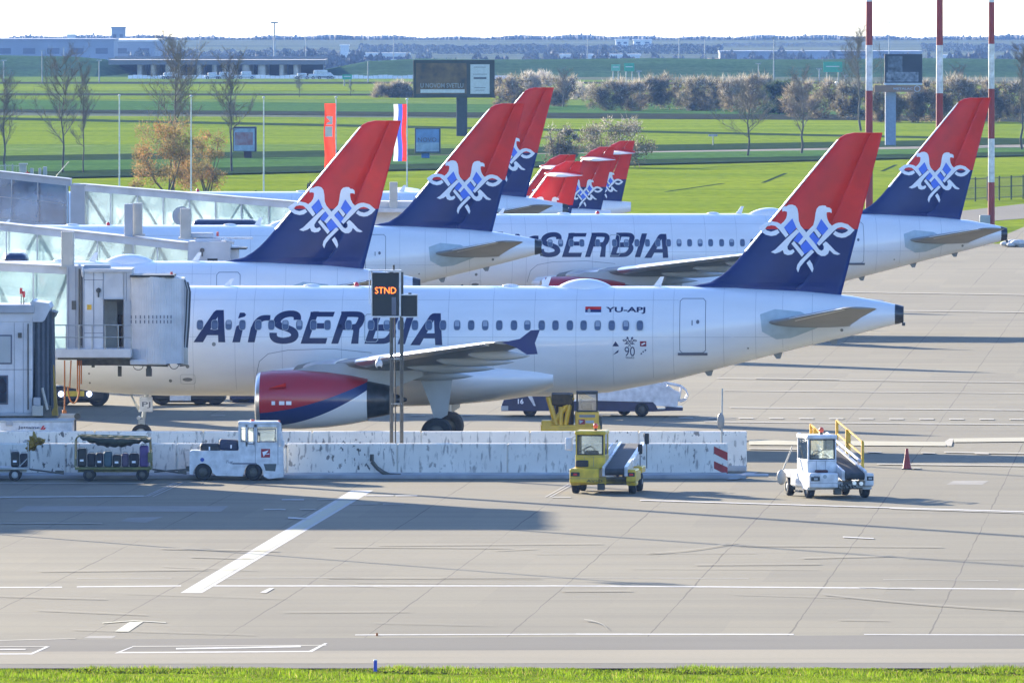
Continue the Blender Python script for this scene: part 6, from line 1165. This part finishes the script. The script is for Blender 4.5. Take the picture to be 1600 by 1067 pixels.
t, b, X, Z = billboard(645.5, 94, 773, 153, 1500, (713, 730), 'large dark double-panel billboard on a thick column above the airliner tails', (M_BBD, mat('column_slate', (.035, .05, .06), .7)), [(650, 99, 729, 147, M_ART), (735, 101, 765, 147, M_POST), (657, 140, 726, 145.5, M_POST)])
mb = MB(); flattext(mb, 'U NOVOM SVETLU', (X(657), -.07, Z(137.5)), (1, 0, 0), (0, 0, 1), X(724) - X(657), .55); mb.build('lettering', mat('lettering_grey', (.3, .32, .34), .6), b)
mb = MB()
for y, w2 in ((105, 9), (116, 11), (122.5, 8), (137, 9), (141, 7)): mb.box(X(750 - w2), X(750 + w2), -.055, -.05, Z(y + .8), Z(y))
mb.box(X(740), X(760), -.055, -.05, Z(124), Z(121)); mb.build('small_print', M_LINE, b)
t, b, X, Z = billboard(648, 200.5, 688.5, 239.5, 1290, (658.5, 671), 'small blue roadside billboard on a bright blue post below the big one', (mat('billboard_slate', (.05, .07, .09), .6), mat('post_blue', (.06, .18, .45), .6)), [(650, 202, 686, 223, mat('poster_blue', (.16, .28, .48), .6, 0, .3, .8)), (650, 223, 686, 237, mat('poster_pale', (.33, .42, .5), .6, 0, .3, 1.5))])
mb = MB(); flattext(mb, 'NOVO', (X(653), -.06, Z(222)), (1, 0, 0), (0, 0, 1), X(682) - X(653), .45); mb.build('lettering', M_LINE, b)
t, b, X, Z = billboard(364, 198, 401, 237, 1290, (381, 393), 'small roadside billboard with red poster beside a bare tree', (M_VNAVY, mat('post_maroon', (.06, .03, .04), .7)), [(365.5, 201, 398, 236, mat('poster_pale', (.33, .42, .5))), (367, 207, 395, 227, mat('poster_pinkred', (.30, .10, .10), .6, 0, .5, 1.4, col2=(.35, .30, .33)))])
t, b, X, Z = billboard(1382, 85, 1441, 130, 1400, (1383.5, 1400), 'dark billboard with pale sketch and orange base strip at the right of the fields', (mat('billboard_slate2', (.03, .04, .05), .6), mat('post_lightblue', (.28, .34, .42), .7)), [(1387, 88, 1410, 126, mat('poster_sketch', (.20, .23, .27), .6, 0, .6, 1.6, col2=(.02, .03, .03))), (1385, 113, 1435, 128, mat('poster_sketch2', (.35, .38, .42), .6, 0, .6, 2.2, col2=(.05, .06, .07)))])
mb = MB(); mb.box(X(1366), X(1442), -.1, .3, Z(144), Z(133.5)); sb = mb.build('base_strip', mat('strip_orange', (.34, .20, .12), .7), t); mb = MB(); flattext(mb, 'METALAC', (X(1396), -.12, Z(140.5)), (1, 0, 0), (0, 0, 1), X(1426) - X(1396), .22); mb.path([Vector((X(1433) + .32 * math.cos(a), -.12, Z(139) + .32 * math.sin(a))) for a in [2 * math.pi * i / 12 for i in range(13)]], .05, 4); mb.build('lettering', M_POST, sb)
mb = MB(); mb.box(X(1381), X(1441), -.15, .35, Z(133), Z(130)); mb.build('lower_edge', M_POST, t)
# highway signs on the embankment road
M_SIGN = mat('sign_green', (.03, .32, .22), .5)
for k, (x0, y0, x1, y1, yb, lab) in enumerate(((535, 117, 550, 124.5, 128, 'small green road sign left of the big billboard'), (955, 101, 969, 111, 122, 'pale green road sign on the motorway, left of its darker twin'), (975, 99, 991, 112, 122, 'darker green road sign on the motorway above the blossom trees'), (1286, 97, 1316, 113, 128, 'wide green motorway sign left of the striped mast'))):
    Y = 2300; s = F / Y; t = thing('road_sign', lab, 'sign', ((x0 + x1) / 2 / s - 800 / s, Y, 0)); w2 = (x1 - x0) / 2 / s; Z = lambda y: H - (y + 10) / s
    mb = MB(); mb.box(-w2, w2, 0, .15, Z(y1), Z(y0)); b = mb.build('panel', M_SIGN if k != 1 else mat('sign_pale', (.14, .42, .33)), t); mb = MB(); mb.tube((-w2 * .6, .2, 0), (-w2 * .6, .2, Z(y0)), .12); mb.tube((w2 * .6, .2, 0), (w2 * .6, .2, Z(y0)), .12); mb.build('post', M_STEEL, t)
    mb = MB(); mb.box(-w2 * .7, w2 * .7, -.03, 0, Z((y0 + y1) / 2), Z((y0 + y1) / 2 - 1.5)); mb.build('lettering', M_POST, b)
# ---------------------------------------------------------------- trees
M_BARK = mat('bark_grey', (.12, .105, .085), .9, 0, .35, 2); M_TWIG = mat('twig_brown', (.20, .17, .13), .9, 0, .3, 1)
def bare_mesh(seed, h, spread, n1=16, dense=1.4, droop=0.0):
    rnd = random.Random(seed); tr = MB(); cr = MB()
    pts = [Vector((0, 0, 0))]; 
    for k in range(8): pts.append(pts[-1] + Vector((rnd.gauss(0, .012) * h, rnd.gauss(0, .012) * h, h * .115)))
    for k in range(8): tr.tube(pts[k], pts[k + 1], h * .013 * (1 - k / 8.5), h * .013 * (1 - (k + 1) / 8.5), 7, cap=False)
    def br(p, d, L, r, lev):
        q = p
        for i in range(3):
            d2 = (d + Vector((rnd.gauss(0, .16), rnd.gauss(0, .16), .10 - droop))).normalized(); q2 = q + d2 * L / 3; cr.tube(q, q2, r * (1 - i / 3.6), r * (1 - (i + 1) / 3.6), 4 if lev < 2 else 3, cap=False)
            if lev < 3:
                for _ in range(2 if lev else 3): e = (d2 + Vector((rnd.gauss(0, .6), rnd.gauss(0, .6), rnd.gauss(.15, .35)))).normalized(); br(q + (q2 - q) * rnd.random(), e, L * rnd.uniform(.38, .6), r * .5, lev + 1)
            elif lev == 3:
                for _ in range(int(2 * dense)): e = (d2 + Vector((rnd.gauss(0, .8), rnd.gauss(0, .8), rnd.gauss(.1, .4)))).normalized(); cr.tube(q, q + e * L * .7, r * .7, r * .3, 3, cap=False)
            q = q2; d = d2
    for k in range(n1):
        z = .26 + .70 * (k / n1) ** .85; i = min(7, int(z / .115)); p = pts[i] + (pts[i + 1] - pts[i]) * (z / .115 - i) if z / .115 < 8 else pts[8]; a = rnd.uniform(0, 6.28) if k else 0; el = rnd.uniform(.55, 1.15)
        L = spread * h * (1.25 - .75 * z) * rnd.uniform(.6, 1.05); br(p, Vector((math.cos(a) * math.cos(el), math.sin(a) * math.cos(el), math.sin(el))), L, h * .0045, 1)
    return tr, cr
TREES = []
for sd_, h, sp in ((11, 10, .34), (12, 10, .40), (13, 10, .30)):
    tr, cr = bare_mesh(sd_, h, sp); a = tr.build('trunk', M_BARK); b = cr.build('crown', M_TWIG); TREES.append((a.data, b.data)); bpy.data.objects.remove(a); bpy.data.objects.remove(b)
def bare(px, ytop, ybase, lab, k, wx=1.0, rz=0.0):
    p = gr(px, ybase); s = F / p.y; h = (ybase - ytop) / s; t = thing('bare_tree', lab, 'tree', p, rz, 'bare trees along the road and fields'); t.scale = (h / 10 * wx, h / 10 * wx, h / 10 * 1.02)
    for nm, me in zip(('trunk', 'crown'), TREES[k]): o = bpy.data.objects.new(nm, me); COL.objects.link(o); o.parent = t
    return t
for a in ((8, 128, 268, 'bare tree at the very left edge above the fence', 0, 1.1, 1), (98, 96, 272, 'tall bare tree with pale trunk, second from the left edge', 1, .85, 2), (130, 112, 272, 'slender bare tree just right of the tall pale trunked one', 2, .62, 3), (270, 76, 300, 'tallest bare tree, standing in the rust coloured shrub', 1, .95, 4),
          (362, 100, 270, 'bare tree beside the small red poster billboard', 0, .9, 5.3), (468, 121, 153, 'small round bare tree in the far field below the embankment', 1, 1.25, 1), (1168, 130, 246, 'bare tree with pale trunk before the blossom hedge, centre right', 1, 1.25, 2.6), (1252, 120, 242, 'bare tree left of the left striped mast', 0, 1.3, 3.4), (1345, 58, 205, 'tall bare tree whose crown reaches the skyline behind the striped mast', 1, 1.05, .4),
          (1597, 78, 236, 'bare tree at the right edge of the view', 2, 1.0, 2), (548, 128, 151, 'tiny bare tree in the pale field left of the billboard', 2, 1.3, 0), (880, 113, 168, 'low bare tree with a forked crown right of the far red tail', 0, 1.3, 2.2), (1500, 108, 176, 'thin bare tree over the hedge between the striped masts', 0, 1.3, 5)):
    bare(*a)
# leafy clumps
def clump_tree(px, x0, x1, ytop, ybase, lab, m, seed, name='bush', n=2600, leaf=.16, stem=True, cat='bush', group=None, blos=.0, Y=None, twig=0):
    rnd = random.Random(seed); p = gr(px, ybase) if Y is None else Vector(((px - 800) * Y / F, Y, 0)); s = F / p.y; hw = (x1 - x0) / 2 / s; h = (ybase - ytop) / s; t = thing(name, lab, cat, p, 0, group); off = ((x0 + x1) / 2 - px) / s
    if stem:
        mb = MB()
        for k in range(7): a = rnd.uniform(0, 6.28); e = Vector((off + hw * .55 * math.cos(a), hw * .4 * math.sin(a), h * rnd.uniform(.5, .85))); mid = e * .5 + Vector((0, 0, -h * .08)); mb.tube((rnd.gauss(0, .1), rnd.gauss(0, .1), 0), mid, .07, .05, 5, cap=False); mb.tube(mid, e, .05, .015, 5, cap=False)
        mb.build('stem', M_BARK, t)
    nb = 44; blobs = []
    for k in range(nb):
        a = rnd.uniform(0, 6.28); r = math.sqrt(rnd.random()); z = h * rnd.uniform(.08, .86); lim = math.sqrt(max(.05, 1 - ((z / h - .42) / .62) ** 2)); blobs.append((Vector((off + hw * .86 * r * lim * math.cos(a), hw * .7 * r * lim * math.sin(a), z)), rnd.uniform(.10, .23) * min(hw, h) * 1.15, rnd.choice((0, 0, 1, 1, 2))))
    mb = MB()
    for i in range(n):
        c, r, mi = blobs[rnd.randrange(nb)]; d = Vector((rnd.gauss(0, 1), rnd.gauss(0, 1), rnd.gauss(0, 1))).normalized() * r * rnd.uniform(.35, 1.15); q = c + d
        if q.z < .03: q.z = rnd.uniform(.03, .3)
        u = Vector((rnd.gauss(0, 1), rnd.gauss(0, 1), rnd.gauss(0, 1))).normalized(); v = u.orthogonal().normalized(); L = leaf * rnd.uniform(.6, 1.4); mm = mi if rnd.random() > blos * max(.05, (q.z / h) ** 2) * 1.0 else 3
        if twig and rnd.random() < twig: w2 = leaf * .14; L *= 3.0; u = (d.normalized() + Vector((0, 0, .6)) + u * .4).normalized(); v = u.orthogonal().normalized()
        else: w2 = L * .6
        mb.add([q - v * w2, q + v * w2, q + u * L], [(0, 1, 2)], mm)
    mb.build('crown', m, t); return t
LF = lambda nm, a, b, c, d: [leafmat(nm + '_a', a), leafmat(nm + '_b', b), leafmat(nm + '_c', c), leafmat(nm + '_blossom', d, .3)]
M_RUST = LF('rust', (.34, .20, .08), (.26, .19, .08), (.19, .16, .07), (.40, .24, .09)); M_OLV = LF('olive', (.16, .145, .095), (.12, .115, .075), (.19, .17, .12), (.46, .42, .35)); M_BRN = LF('brownish', (.20, .165, .10), (.15, .13, .085), (.25, .21, .14), (.52, .47, .38)); M_DK = LF('dkgreen', (.035, .06, .035), (.05, .075, .04), (.03, .05, .03), (.1, .12, .06)); M_PINK = LF('blossom', (.45, .40, .34), (.38, .35, .28), (.25, .23, .17), (.6, .55, .5))
clump_tree(262, 190, 334, 184, 308, 'rust coloured leafy shrub at the foot of the tallest bare tree', M_RUST, 21, 'shrub', 9500, .12, cat='shrub', twig=.5); clump_tree(322, 272, 366, 194, 303, 'thinner rust coloured shrub right of the big one, behind the second flagpole', M_RUST, 22, 'shrub', 4500, .12, cat='shrub', twig=.5)
clump_tree(945, 902, 1036, 182, 262, 'large rounded grey green bush with pale blossom tips above the turboprop tails', M_OLV, 23, n=6500, leaf=.15, blos=.6, twig=.4); clump_tree(868, 842, 915, 192, 256, 'grey green bush left of the large rounded one, behind a red tail', M_OLV, 24, n=3600, leaf=.15, blos=.55, twig=.4)
HG = 'hedgerow trees and bushes beyond the fields'
for k, (x0, x1, yt, yb, m, bl, lab) in enumerate(((775, 828, 118, 168, M_BRN, .5, 'bushy tree half hidden by the tall red tail'), (822, 853, 113, 140, M_PINK, 1, 'pink white blossoming tree above the tall red tail'), (853, 893, 115, 165, M_BRN, .8, 'round brownish crown right of the pink blossom tree'), (895, 925, 131, 155, M_PINK, .5, 'low pale blossom bush in the gap of the hedge'),
     (922, 968, 127, 172, M_OLV, .5, 'grey purple hedge bush under the pale green road sign'), (960, 1003, 125, 172, M_BRN, .8, 'cream tipped hedge bush under the darker green sign'), (995, 1035, 119, 170, M_OLV, .4, 'olive hedge tree with a pale spot left of centre'), (1028, 1078, 114, 170, M_BRN, .4, 'taller brownish hedge tree at the centre of the hedgerow'), (1070, 1112, 121, 172, M_OLV, .5, 'hedge bush with bluish base right of the tallest part'),
     (1100, 1135, 122, 170, M_OLV, .3, 'dull hedge bush beside the white spot'), (1122, 1172, 118, 174, M_BRN, .9, 'pale blossoming hedge tree behind the centre right bare tree'), (1160, 1203, 119, 176, M_BRN, .7, 'pale tipped hedge tree left of the dark evergreen'), (1196, 1236, 124, 178, M_DK, .0, 'dark green evergreen bush in the hedgerow'), (1228, 1275, 126, 182, M_BRN, .4, 'brown hedge bush behind the left bare tree of the right group'),
     (1270, 1318, 125, 184, M_BRN, .5, 'brown hedge bush under the wide green sign'), (1312, 1360, 128, 186, M_OLV, .4, 'hedge bush at the foot of the tall bare tree'), (1396, 1440, 138, 190, M_OLV, .3, 'hedge bush right of the light blue billboard column'), (1356, 1400, 132, 190, M_BRN, .3, 'hedge bush left behind the light blue billboard column'), (1436, 1478, 124, 190, M_BRN, .5, 'hedge bush left of the middle striped mast'), (1474, 1520, 114, 190, M_BRN, .8, 'pale golden hedge tree right of the middle striped mast'), (1516, 1552, 120, 190, M_BRN, .7, 'pale golden hedge tree left of the right striped mast'), (1550, 1600, 126, 190, M_OLV, .4, 'hedge bush between the right mast and the edge'), (1596, 1660, 122, 190, M_BRN, .5, 'hedge bush cut by the right edge'),
     (590, 612, 134, 152, M_BRN, .4, 'tiny bush in the pale field, left one of two by the billboard'), (608, 642, 131, 152, M_BRN, .7, 'small pale bush touching the left side of the big billboard'), (776, 800, 130, 150, M_BRN, .6, 'small pale bush right of the big billboard'))):
    clump_tree((x0 + x1) / 2, x0 - 12, x1 + 12, yt - 2, yb + 2, lab, m, 40 + k, 'hedge_tree', 3600 if x1 - x0 > 30 else 1400, .26, False, 'tree', HG, bl * .8, twig=.85 if k % 3 else .6)
for k, (x, y) in enumerate(((1016, 137), (1055, 137), (1111, 133), (1289, 134), (1307, 132))):
    p = at(x, y, 2120); t = thing('street_lamp', 'round white lamp glinting above the hedge, %s' % ('left of centre', 'near the tallest hedge tree', 'beside the dull bush', 'left one of a close pair', 'right one of a close pair')[k], 'lamp', (p.x, 2120, 0)); mb = MB(); mb.tube((0, 0, 0), (0, 0, p.z), .06); mb.build('pole', M_STEEL, t); mb = MB(); mb.ell((0, 0, p.z + .1), (.30, .3, .42)); mb.build('globe', M_EMB, t)
for k, (x, y0, y1) in enumerate(((998.5, 112, 130), (1280, 108, 128), (1320, 118, 140), (155, 95, 121), (6, 95, 122), (1185, 100, 125), (575, 95, 126), (1114, 212, 246), (66, 80, 120), (312, 54, 90), (100, 75, 92), (1389, 35, 60), (1209, 60, 105), (1061, 60, 95), (1101, 60, 85), (918, 62, 85), (615, 55, 95), (478, 60, 90))):
    Y = 2400 if y1 > 100 else 3400
    if x == 1114: Y = 1400
    s = F / Y; z1 = H - (y0 + 10) / s; zb = 0 if Y < 2700 else -8; t = thing('lamp_post', 'thin distant lamp post %d pixels from the left edge' % x if False else 'thin distant lamp post ' + ('above the centre hedge', 'left of the wide green sign', 'right of the wide green sign', 'before the left embankment', 'at the left edge embankment', 'over the dark evergreen', 'left of the big billboard', 'rising from the verge left of the pale trunked tree', 'beside the long blue hall', 'tallest of those over the overpass', 'in front of the long blue hall', 'behind the dark billboard', 'on the skyline over the right hedge', 'on the skyline right of centre', 'beside another on the skyline right of centre', 'on the skyline above the far red tails', 'on the skyline above the banner', 'on the skyline over the white guardrail')[k], 'lamp post', ((x - 800) / s, Y, zb), group='distant lamp posts')
    mb = MB(); mb.tube((0, 0, 0), (0, 0, z1 - zb), .13 * Y / 2400, .09 * Y / 2400, 6); mb.build('pole', M_STEEL, t); mb = MB(); mb.box(-.5, .5, -.15, .15, z1 - zb - .1, z1 - zb + .12); mb.build('lamp', M_STEEL, t)
# floodlight tower on the skyline
s = F / 4200; t = thing('floodlight_tower', 'tall faint floodlight tower standing above the skyline left of the banner', 'tower', ((429 - 800) / s, 4200, -8)); z1 = H + 8 - (36 + 10) / s
mb = MB(); mb.tube((0, 0, 0), (0, 0, z1), .35, .25, 6); mb.build('pole', M_STEEL, t); mb = MB(); mb.box(-1.3, 1.3, -.3, .3, z1 - .3, z1 + .35); mb.build('lamp_frame', M_STEEL, t)
# ---------------------------------------------------------------- motorway embankment, overpass, far plain
def prof_embank(x0, x1, name, ytop, lumps=0):
    Y = 2560; s = F / Y; zt = H - (ytop + 10) / (F / 2620); xa = (x0 - 800) / s; xb = (x1 - 800) / s; mb = MB(); n = 30; vs = []
    for i in range(n + 1):
        x = xa + (xb - xa) * i / n; e = min(1, (i + .2) / 1.5 if x0 > 0 else 9, (n - i + .2) / 1.5 if x1 < 1500 else 9); z = zt * e + .15 * math.sin(i * 1.3)
        vs += [(x, Y, 0), (x, Y + 40, z * .93), (x, Y + 55, z), (x, Y + 75, z), (x, Y + 200, -8)]
    mb.add(vs, [(5 * i + j, 5 * i + 5 + j, 5 * i + 6 + j, 5 * i + 1 + j) for i in range(n) for j in range(4)], 0, False); struct(mb.build(name, M_EMBK))
prof_embank(-1500, 205, 'embankment', 88); prof_embank(475, 3200, 'embankment', 93)
def overpass():
    Y = 2570; s = F / Y; X0 = (200 - 800) / s; L = (485 - 200) / s; t = thing('overpass', 'long low motorway overpass on pale piers beyond the left fields', 'bridge', (X0, Y, 0)); Z = lambda y: H - (y + 10) / s
    mb = MB(); mb.box(-4, L + 3, 0, 42, Z(101.5), Z(94)); mb.build('deck', mat('deck_dark', (.20, .20, .20), .8), t)
    mb = MB(); mb.box(-4, L + 3, -.2, 0, Z(93), Z(90.5)); mb.box(-4, L + 3, 42, 42.2, Z(93), Z(90)); mb.build('parapet', mat('parapet_grey', (.26, .26, .27), .8), t)
    for k, px in enumerate((218, 239, 262, 279, 311, 335, 351, 362, 384, 409, 440, 462)):
        w_ = .5 if px not in (384, 409) else .85
        for j, y in enumerate((1.5, 20, 38)): mb = MB(); mb.tube(((px - 200) / s, y, 0), ((px - 200) / s, y, Z(101.5)), w_, w_, 10); mb.build('pier', mat('pier_pale', (.62, .56, .46), .8, 0, .3, .6), t)
    mb = MB(); mb.box(-3, L + 2, 40, 41.5, -1, Z(101)); mb.build('underdeck_shade', mat('underdeck_shade_dark', (.05, .05, .055), .9), t)  # dark backing added behind the piers, standing in for shade under the deck
overpass()
a = at(200, 128, 2500); b = at(660, 128, 2500); mb = MB(); 
for i in range(60): x = a.x + (b.x - a.x) * i / 60; mb.box(x, x + (b.x - a.x) / 60 * .93, 2500, 2500.3, .0, .75 + .1 * math.sin(i))
tag(mb.build('guardrail', M_EMB), 'long low white guardrail along the road under the overpass', 'guardrail')
a = at(660, 128, 2500); b = at(800, 129, 2500); mb = MB(); mb.box(a.x, b.x, 2500, 2500.3, 0, .7); tag(mb.build('guardrail', M_EMB), 'white guardrail stretch behind the big billboard', 'guardrail')
for k, (x, w_, h_) in enumerate(((272, 2.0, 1.3), (332, 1.6, 1.2), (353, 2.2, 1.3), (385, 1.8, 1.4), (472, 1.6, 1.1), (501, 2.4, 1.7), (509, 2.0, 1.2), (262, 1.4, 1.2))):
    p = at(x, 128, 2490); t = thing('parked_car', 'white car %s' % ('under the overpass, before the tallest bare tree', 'under the overpass by its fifth pier', 'under the overpass in the middle', 'beside the wide pale pier', 'right of the overpass beyond the small bare tree', 'largest of two at the end of the embankment', 'smaller one right of the largest', 'leftmost under the overpass'.split('#')[0])[k] if False else 'white car ' + ('under the overpass, before the tallest bare tree', 'under the overpass by its fifth pier', 'under the overpass in the middle', 'beside the wide pale pier', 'right of the overpass beyond the small bare tree', 'largest of two at the embankment end', 'smaller one right of the largest', 'leftmost under the overpass')[k], 'car', (p.x, 2490, 0), group='white cars parked along the motorway underpass')
    mb = MB(); mb.bbox(-w_, w_, 0, 1.7, .3, h_ * .62, .15); mb.bbox(-w_ * .6, w_ * .55, .15, 1.55, h_ * .55, h_ + .15, .2); mb.build('body', M_PWHITE, t)
    for q in (-.62, .62): mb = MB(); mb.wheel((q * w_, .1, .32), .32, .25, 'y', n=12); mb.build('wheel', M_TYRE, t)
# far plain: halls, wood belts
def farbox(name, x0, x1, yt, Y, lab, m, dep=40, cat='building', roof=None, win=True):
    s = F / Y; h = H - (yt + 10) / s + 8; xc = (x0 + x1) / 2; t = thing(name, lab, cat, ((xc - 800) / s, Y, -8)); w2 = (x1 - x0) / 2 / s
    mb = MB(); mb.box(-w2, w2, 0, dep, 0, h - .6); mb.build('wall', m, t); mb = MB(); mb.box(-w2 - .3, w2 + .3, -.3, dep + .3, h - .6, h); mb.build('roof', roof or m, t)
    if win: 
        n = max(2, min(10, int(w2 * 2 / 7)))
        for k in range(n): mb = MB(); mb.box(-w2 + (k + .25) * 2 * w2 / n, -w2 + (k + .75) * 2 * w2 / n, -.1, 0, h * .55, h * .72); mb.build('window', M_LINE, t)
    return t
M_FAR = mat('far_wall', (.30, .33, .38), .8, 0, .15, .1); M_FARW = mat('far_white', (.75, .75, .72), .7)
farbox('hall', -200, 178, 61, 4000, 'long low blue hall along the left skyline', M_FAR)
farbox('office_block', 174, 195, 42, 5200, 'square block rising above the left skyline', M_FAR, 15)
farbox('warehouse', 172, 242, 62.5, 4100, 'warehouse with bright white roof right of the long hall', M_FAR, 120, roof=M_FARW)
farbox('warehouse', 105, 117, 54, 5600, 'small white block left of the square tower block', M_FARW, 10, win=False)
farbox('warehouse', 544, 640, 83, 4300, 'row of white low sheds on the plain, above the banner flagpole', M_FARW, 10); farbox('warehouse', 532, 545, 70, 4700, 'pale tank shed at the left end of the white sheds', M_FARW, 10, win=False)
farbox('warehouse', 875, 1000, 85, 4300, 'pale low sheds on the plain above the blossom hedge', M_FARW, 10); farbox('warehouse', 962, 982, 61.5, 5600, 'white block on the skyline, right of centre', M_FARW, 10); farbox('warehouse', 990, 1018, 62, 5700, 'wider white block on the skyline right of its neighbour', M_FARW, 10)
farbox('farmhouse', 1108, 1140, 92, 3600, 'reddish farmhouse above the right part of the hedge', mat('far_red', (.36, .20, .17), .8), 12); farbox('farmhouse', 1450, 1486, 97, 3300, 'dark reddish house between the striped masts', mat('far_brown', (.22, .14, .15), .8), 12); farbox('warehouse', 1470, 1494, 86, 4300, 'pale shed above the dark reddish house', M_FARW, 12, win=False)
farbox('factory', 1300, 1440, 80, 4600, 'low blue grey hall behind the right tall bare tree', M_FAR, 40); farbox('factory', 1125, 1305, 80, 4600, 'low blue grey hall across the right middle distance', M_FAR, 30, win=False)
def woodbelt(name, lab, x0, x1, ytop, Y, m, amp, seed):
    rnd = random.Random(seed); s = F / Y; mb = MB(); xa = (x0 - 800) / s; xb = (x1 - 800) / s; h = H - (ytop + 10) / s + 8; n = int(min(26000, (xb - xa) * 80))
    ph = [rnd.uniform(0, 6.28) for _ in range(6)]
    for i in range(n):
        x = rnd.uniform(xa, xb); top = h * (1 + amp * (math.sin(x * .9 + ph[0]) + .7 * math.sin(x * .37 + ph[1]) + .6 * math.sin(x * 2.3 + ph[2]) + .8 * math.sin(x * .11 + ph[3])) / 1.6)
        z = top * (rnd.random() ** .8) * .97 - 8; y = Y + rnd.uniform(0, 14) * (1 if z > -8 + top * .5 else .6); r = h * .075 * rnd.uniform(.5, 1.5); a = rnd.uniform(0, 3.14); c, q = math.cos(a), math.sin(a)
        mb.add([(x - r * c, y - r * q, z - r * .6), (x + r * c, y + r * q, z - r * .5), (x + rnd.uniform(-.5, .5) * r, y, z + r * rnd.uniform(.6, 1.3))], [(0, 1, 2)])
    o = mb.build(name, m); o['kind'] = 'stuff'; o['label'] = lab; o['category'] = 'woods'; return o
M_WOOD = mat('far_wood_hazed', (.21, .23, .25), .95, 0, .4, .05); M_WOOD2 = mat('far_wood_hazed_dark', (.16, .18, .20), .95, 0, .4, .05)  # distance haze put into the wood colour, paler and bluer than real woods
mb = MB(); rk3 = random.Random(12)
for i in range(1500):
    x = -330 + i * .44; h_ = 1.9 + .5 * math.sin(x * .05) + .45 * math.sin(x * .19 + 1) + rk3.uniform(-.25, .35) + (.9 if rk3.random() < .03 else 0); y = 6780 + rk3.uniform(0, 20)
    mb.loft([[(x + .5 * r_ * math.cos(a) * 1.6, y + 1.6 * r_ * math.sin(a), -8 + h_ * v) for a in [2 * math.pi * q / 6 for q in range(6)]] for v, r_ in ((0, .8), (.4, 1.1), (.8, .8), (1, .15))], cap=False, smooth=False)
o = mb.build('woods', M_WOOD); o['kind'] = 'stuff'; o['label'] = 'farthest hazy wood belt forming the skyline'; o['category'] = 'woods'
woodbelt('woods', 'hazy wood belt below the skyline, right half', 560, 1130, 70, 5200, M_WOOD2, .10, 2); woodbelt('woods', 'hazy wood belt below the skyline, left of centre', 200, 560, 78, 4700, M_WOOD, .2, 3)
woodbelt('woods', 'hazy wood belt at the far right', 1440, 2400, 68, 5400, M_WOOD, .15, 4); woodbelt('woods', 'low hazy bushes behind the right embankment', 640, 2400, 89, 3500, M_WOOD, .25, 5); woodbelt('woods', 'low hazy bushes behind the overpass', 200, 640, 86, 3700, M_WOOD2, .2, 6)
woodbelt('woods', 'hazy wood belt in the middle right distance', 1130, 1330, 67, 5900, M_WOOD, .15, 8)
p = gr(1592, 386); mb = MB(); rk2 = random.Random(4)
for k in range(9): mb.ell((rk2.uniform(-1, 1), rk2.uniform(-.6, .6), rk2.uniform(.05, .3)), (rk2.uniform(.3, .6), .4, rk2.uniform(.15, .3)), n=8, m=5)
o = mb.build('rubble_heap', mat('pale_stone', (.62, .60, .56), .85, 0, .3, 3)); o.location = p; tag(o, 'small heap of pale stones in the grass beyond the farthest right tail cone', 'heap')
for x0, x1, yt, Y, lab in ((5, 42, 396, 541, 'navy catering truck box roof peeping over the second airliner at the left edge'), (300, 402, 343.5, 622, 'navy catering truck box roof peeping over the third airliner')):
    s = F / Y; xc = (x0 + x1) / 2; t = thing('catering_truck', lab, 'truck', ((xc - 800) / s, Y, 0)); w2 = (x1 - x0) / 2 / s; z1 = H - (yt + 10) / s
    mb = MB(); mb.bbox(-w2, w2, 0, 2.4, z1 - 2.3, z1, .25); mb.build('cargo_box', M_VNAVY, t); mb = MB(); mb.bbox(-w2, w2, .1, 2.3, .5, .9, .04)
    for q in (-.6, .6): mb.tube((q * w2, .5, .9), (-q * w2, .5, z1 - 2.3), .08); mb.tube((q * w2, 1.9, .9), (-q * w2, 1.9, z1 - 2.3), .08)
    mb.build('chassis', M_DSTEEL, t); wheelset(t, [(-w2 * .7, .2), (w2 * .7, .2), (-w2 * .7, 2.2), (w2 * .7, 2.2)], .45, .3, 'y', M_DSTEEL)
# ---------------------------------------------------------------- the air
def haze():
    mb = MB(); mb.box(-2600, 2600, -60, 7900, -9.5, 48); o = mb.build('haze', []); m = bpy.data.materials.new('haze'); m.use_nodes = True; n = m.node_tree; n.nodes.clear(); out = n.nodes.new('ShaderNodeOutputMaterial'); v = n.nodes.new('ShaderNodeVolumePrincipled')
    v.inputs['Color'].default_value = (.24, .47, 1.0, 1); v.inputs['Density'].default_value = HAZE_D; v.inputs['Anisotropy'].default_value = .0; n.links.new(v.outputs[0], out.inputs['Volume']); o.data.materials.append(m); o['kind'] = 'stuff'; o['label'] = 'thin blue haze over the plain'; o['category'] = 'haze'
HAZE_D = 4.2e-5
haze()
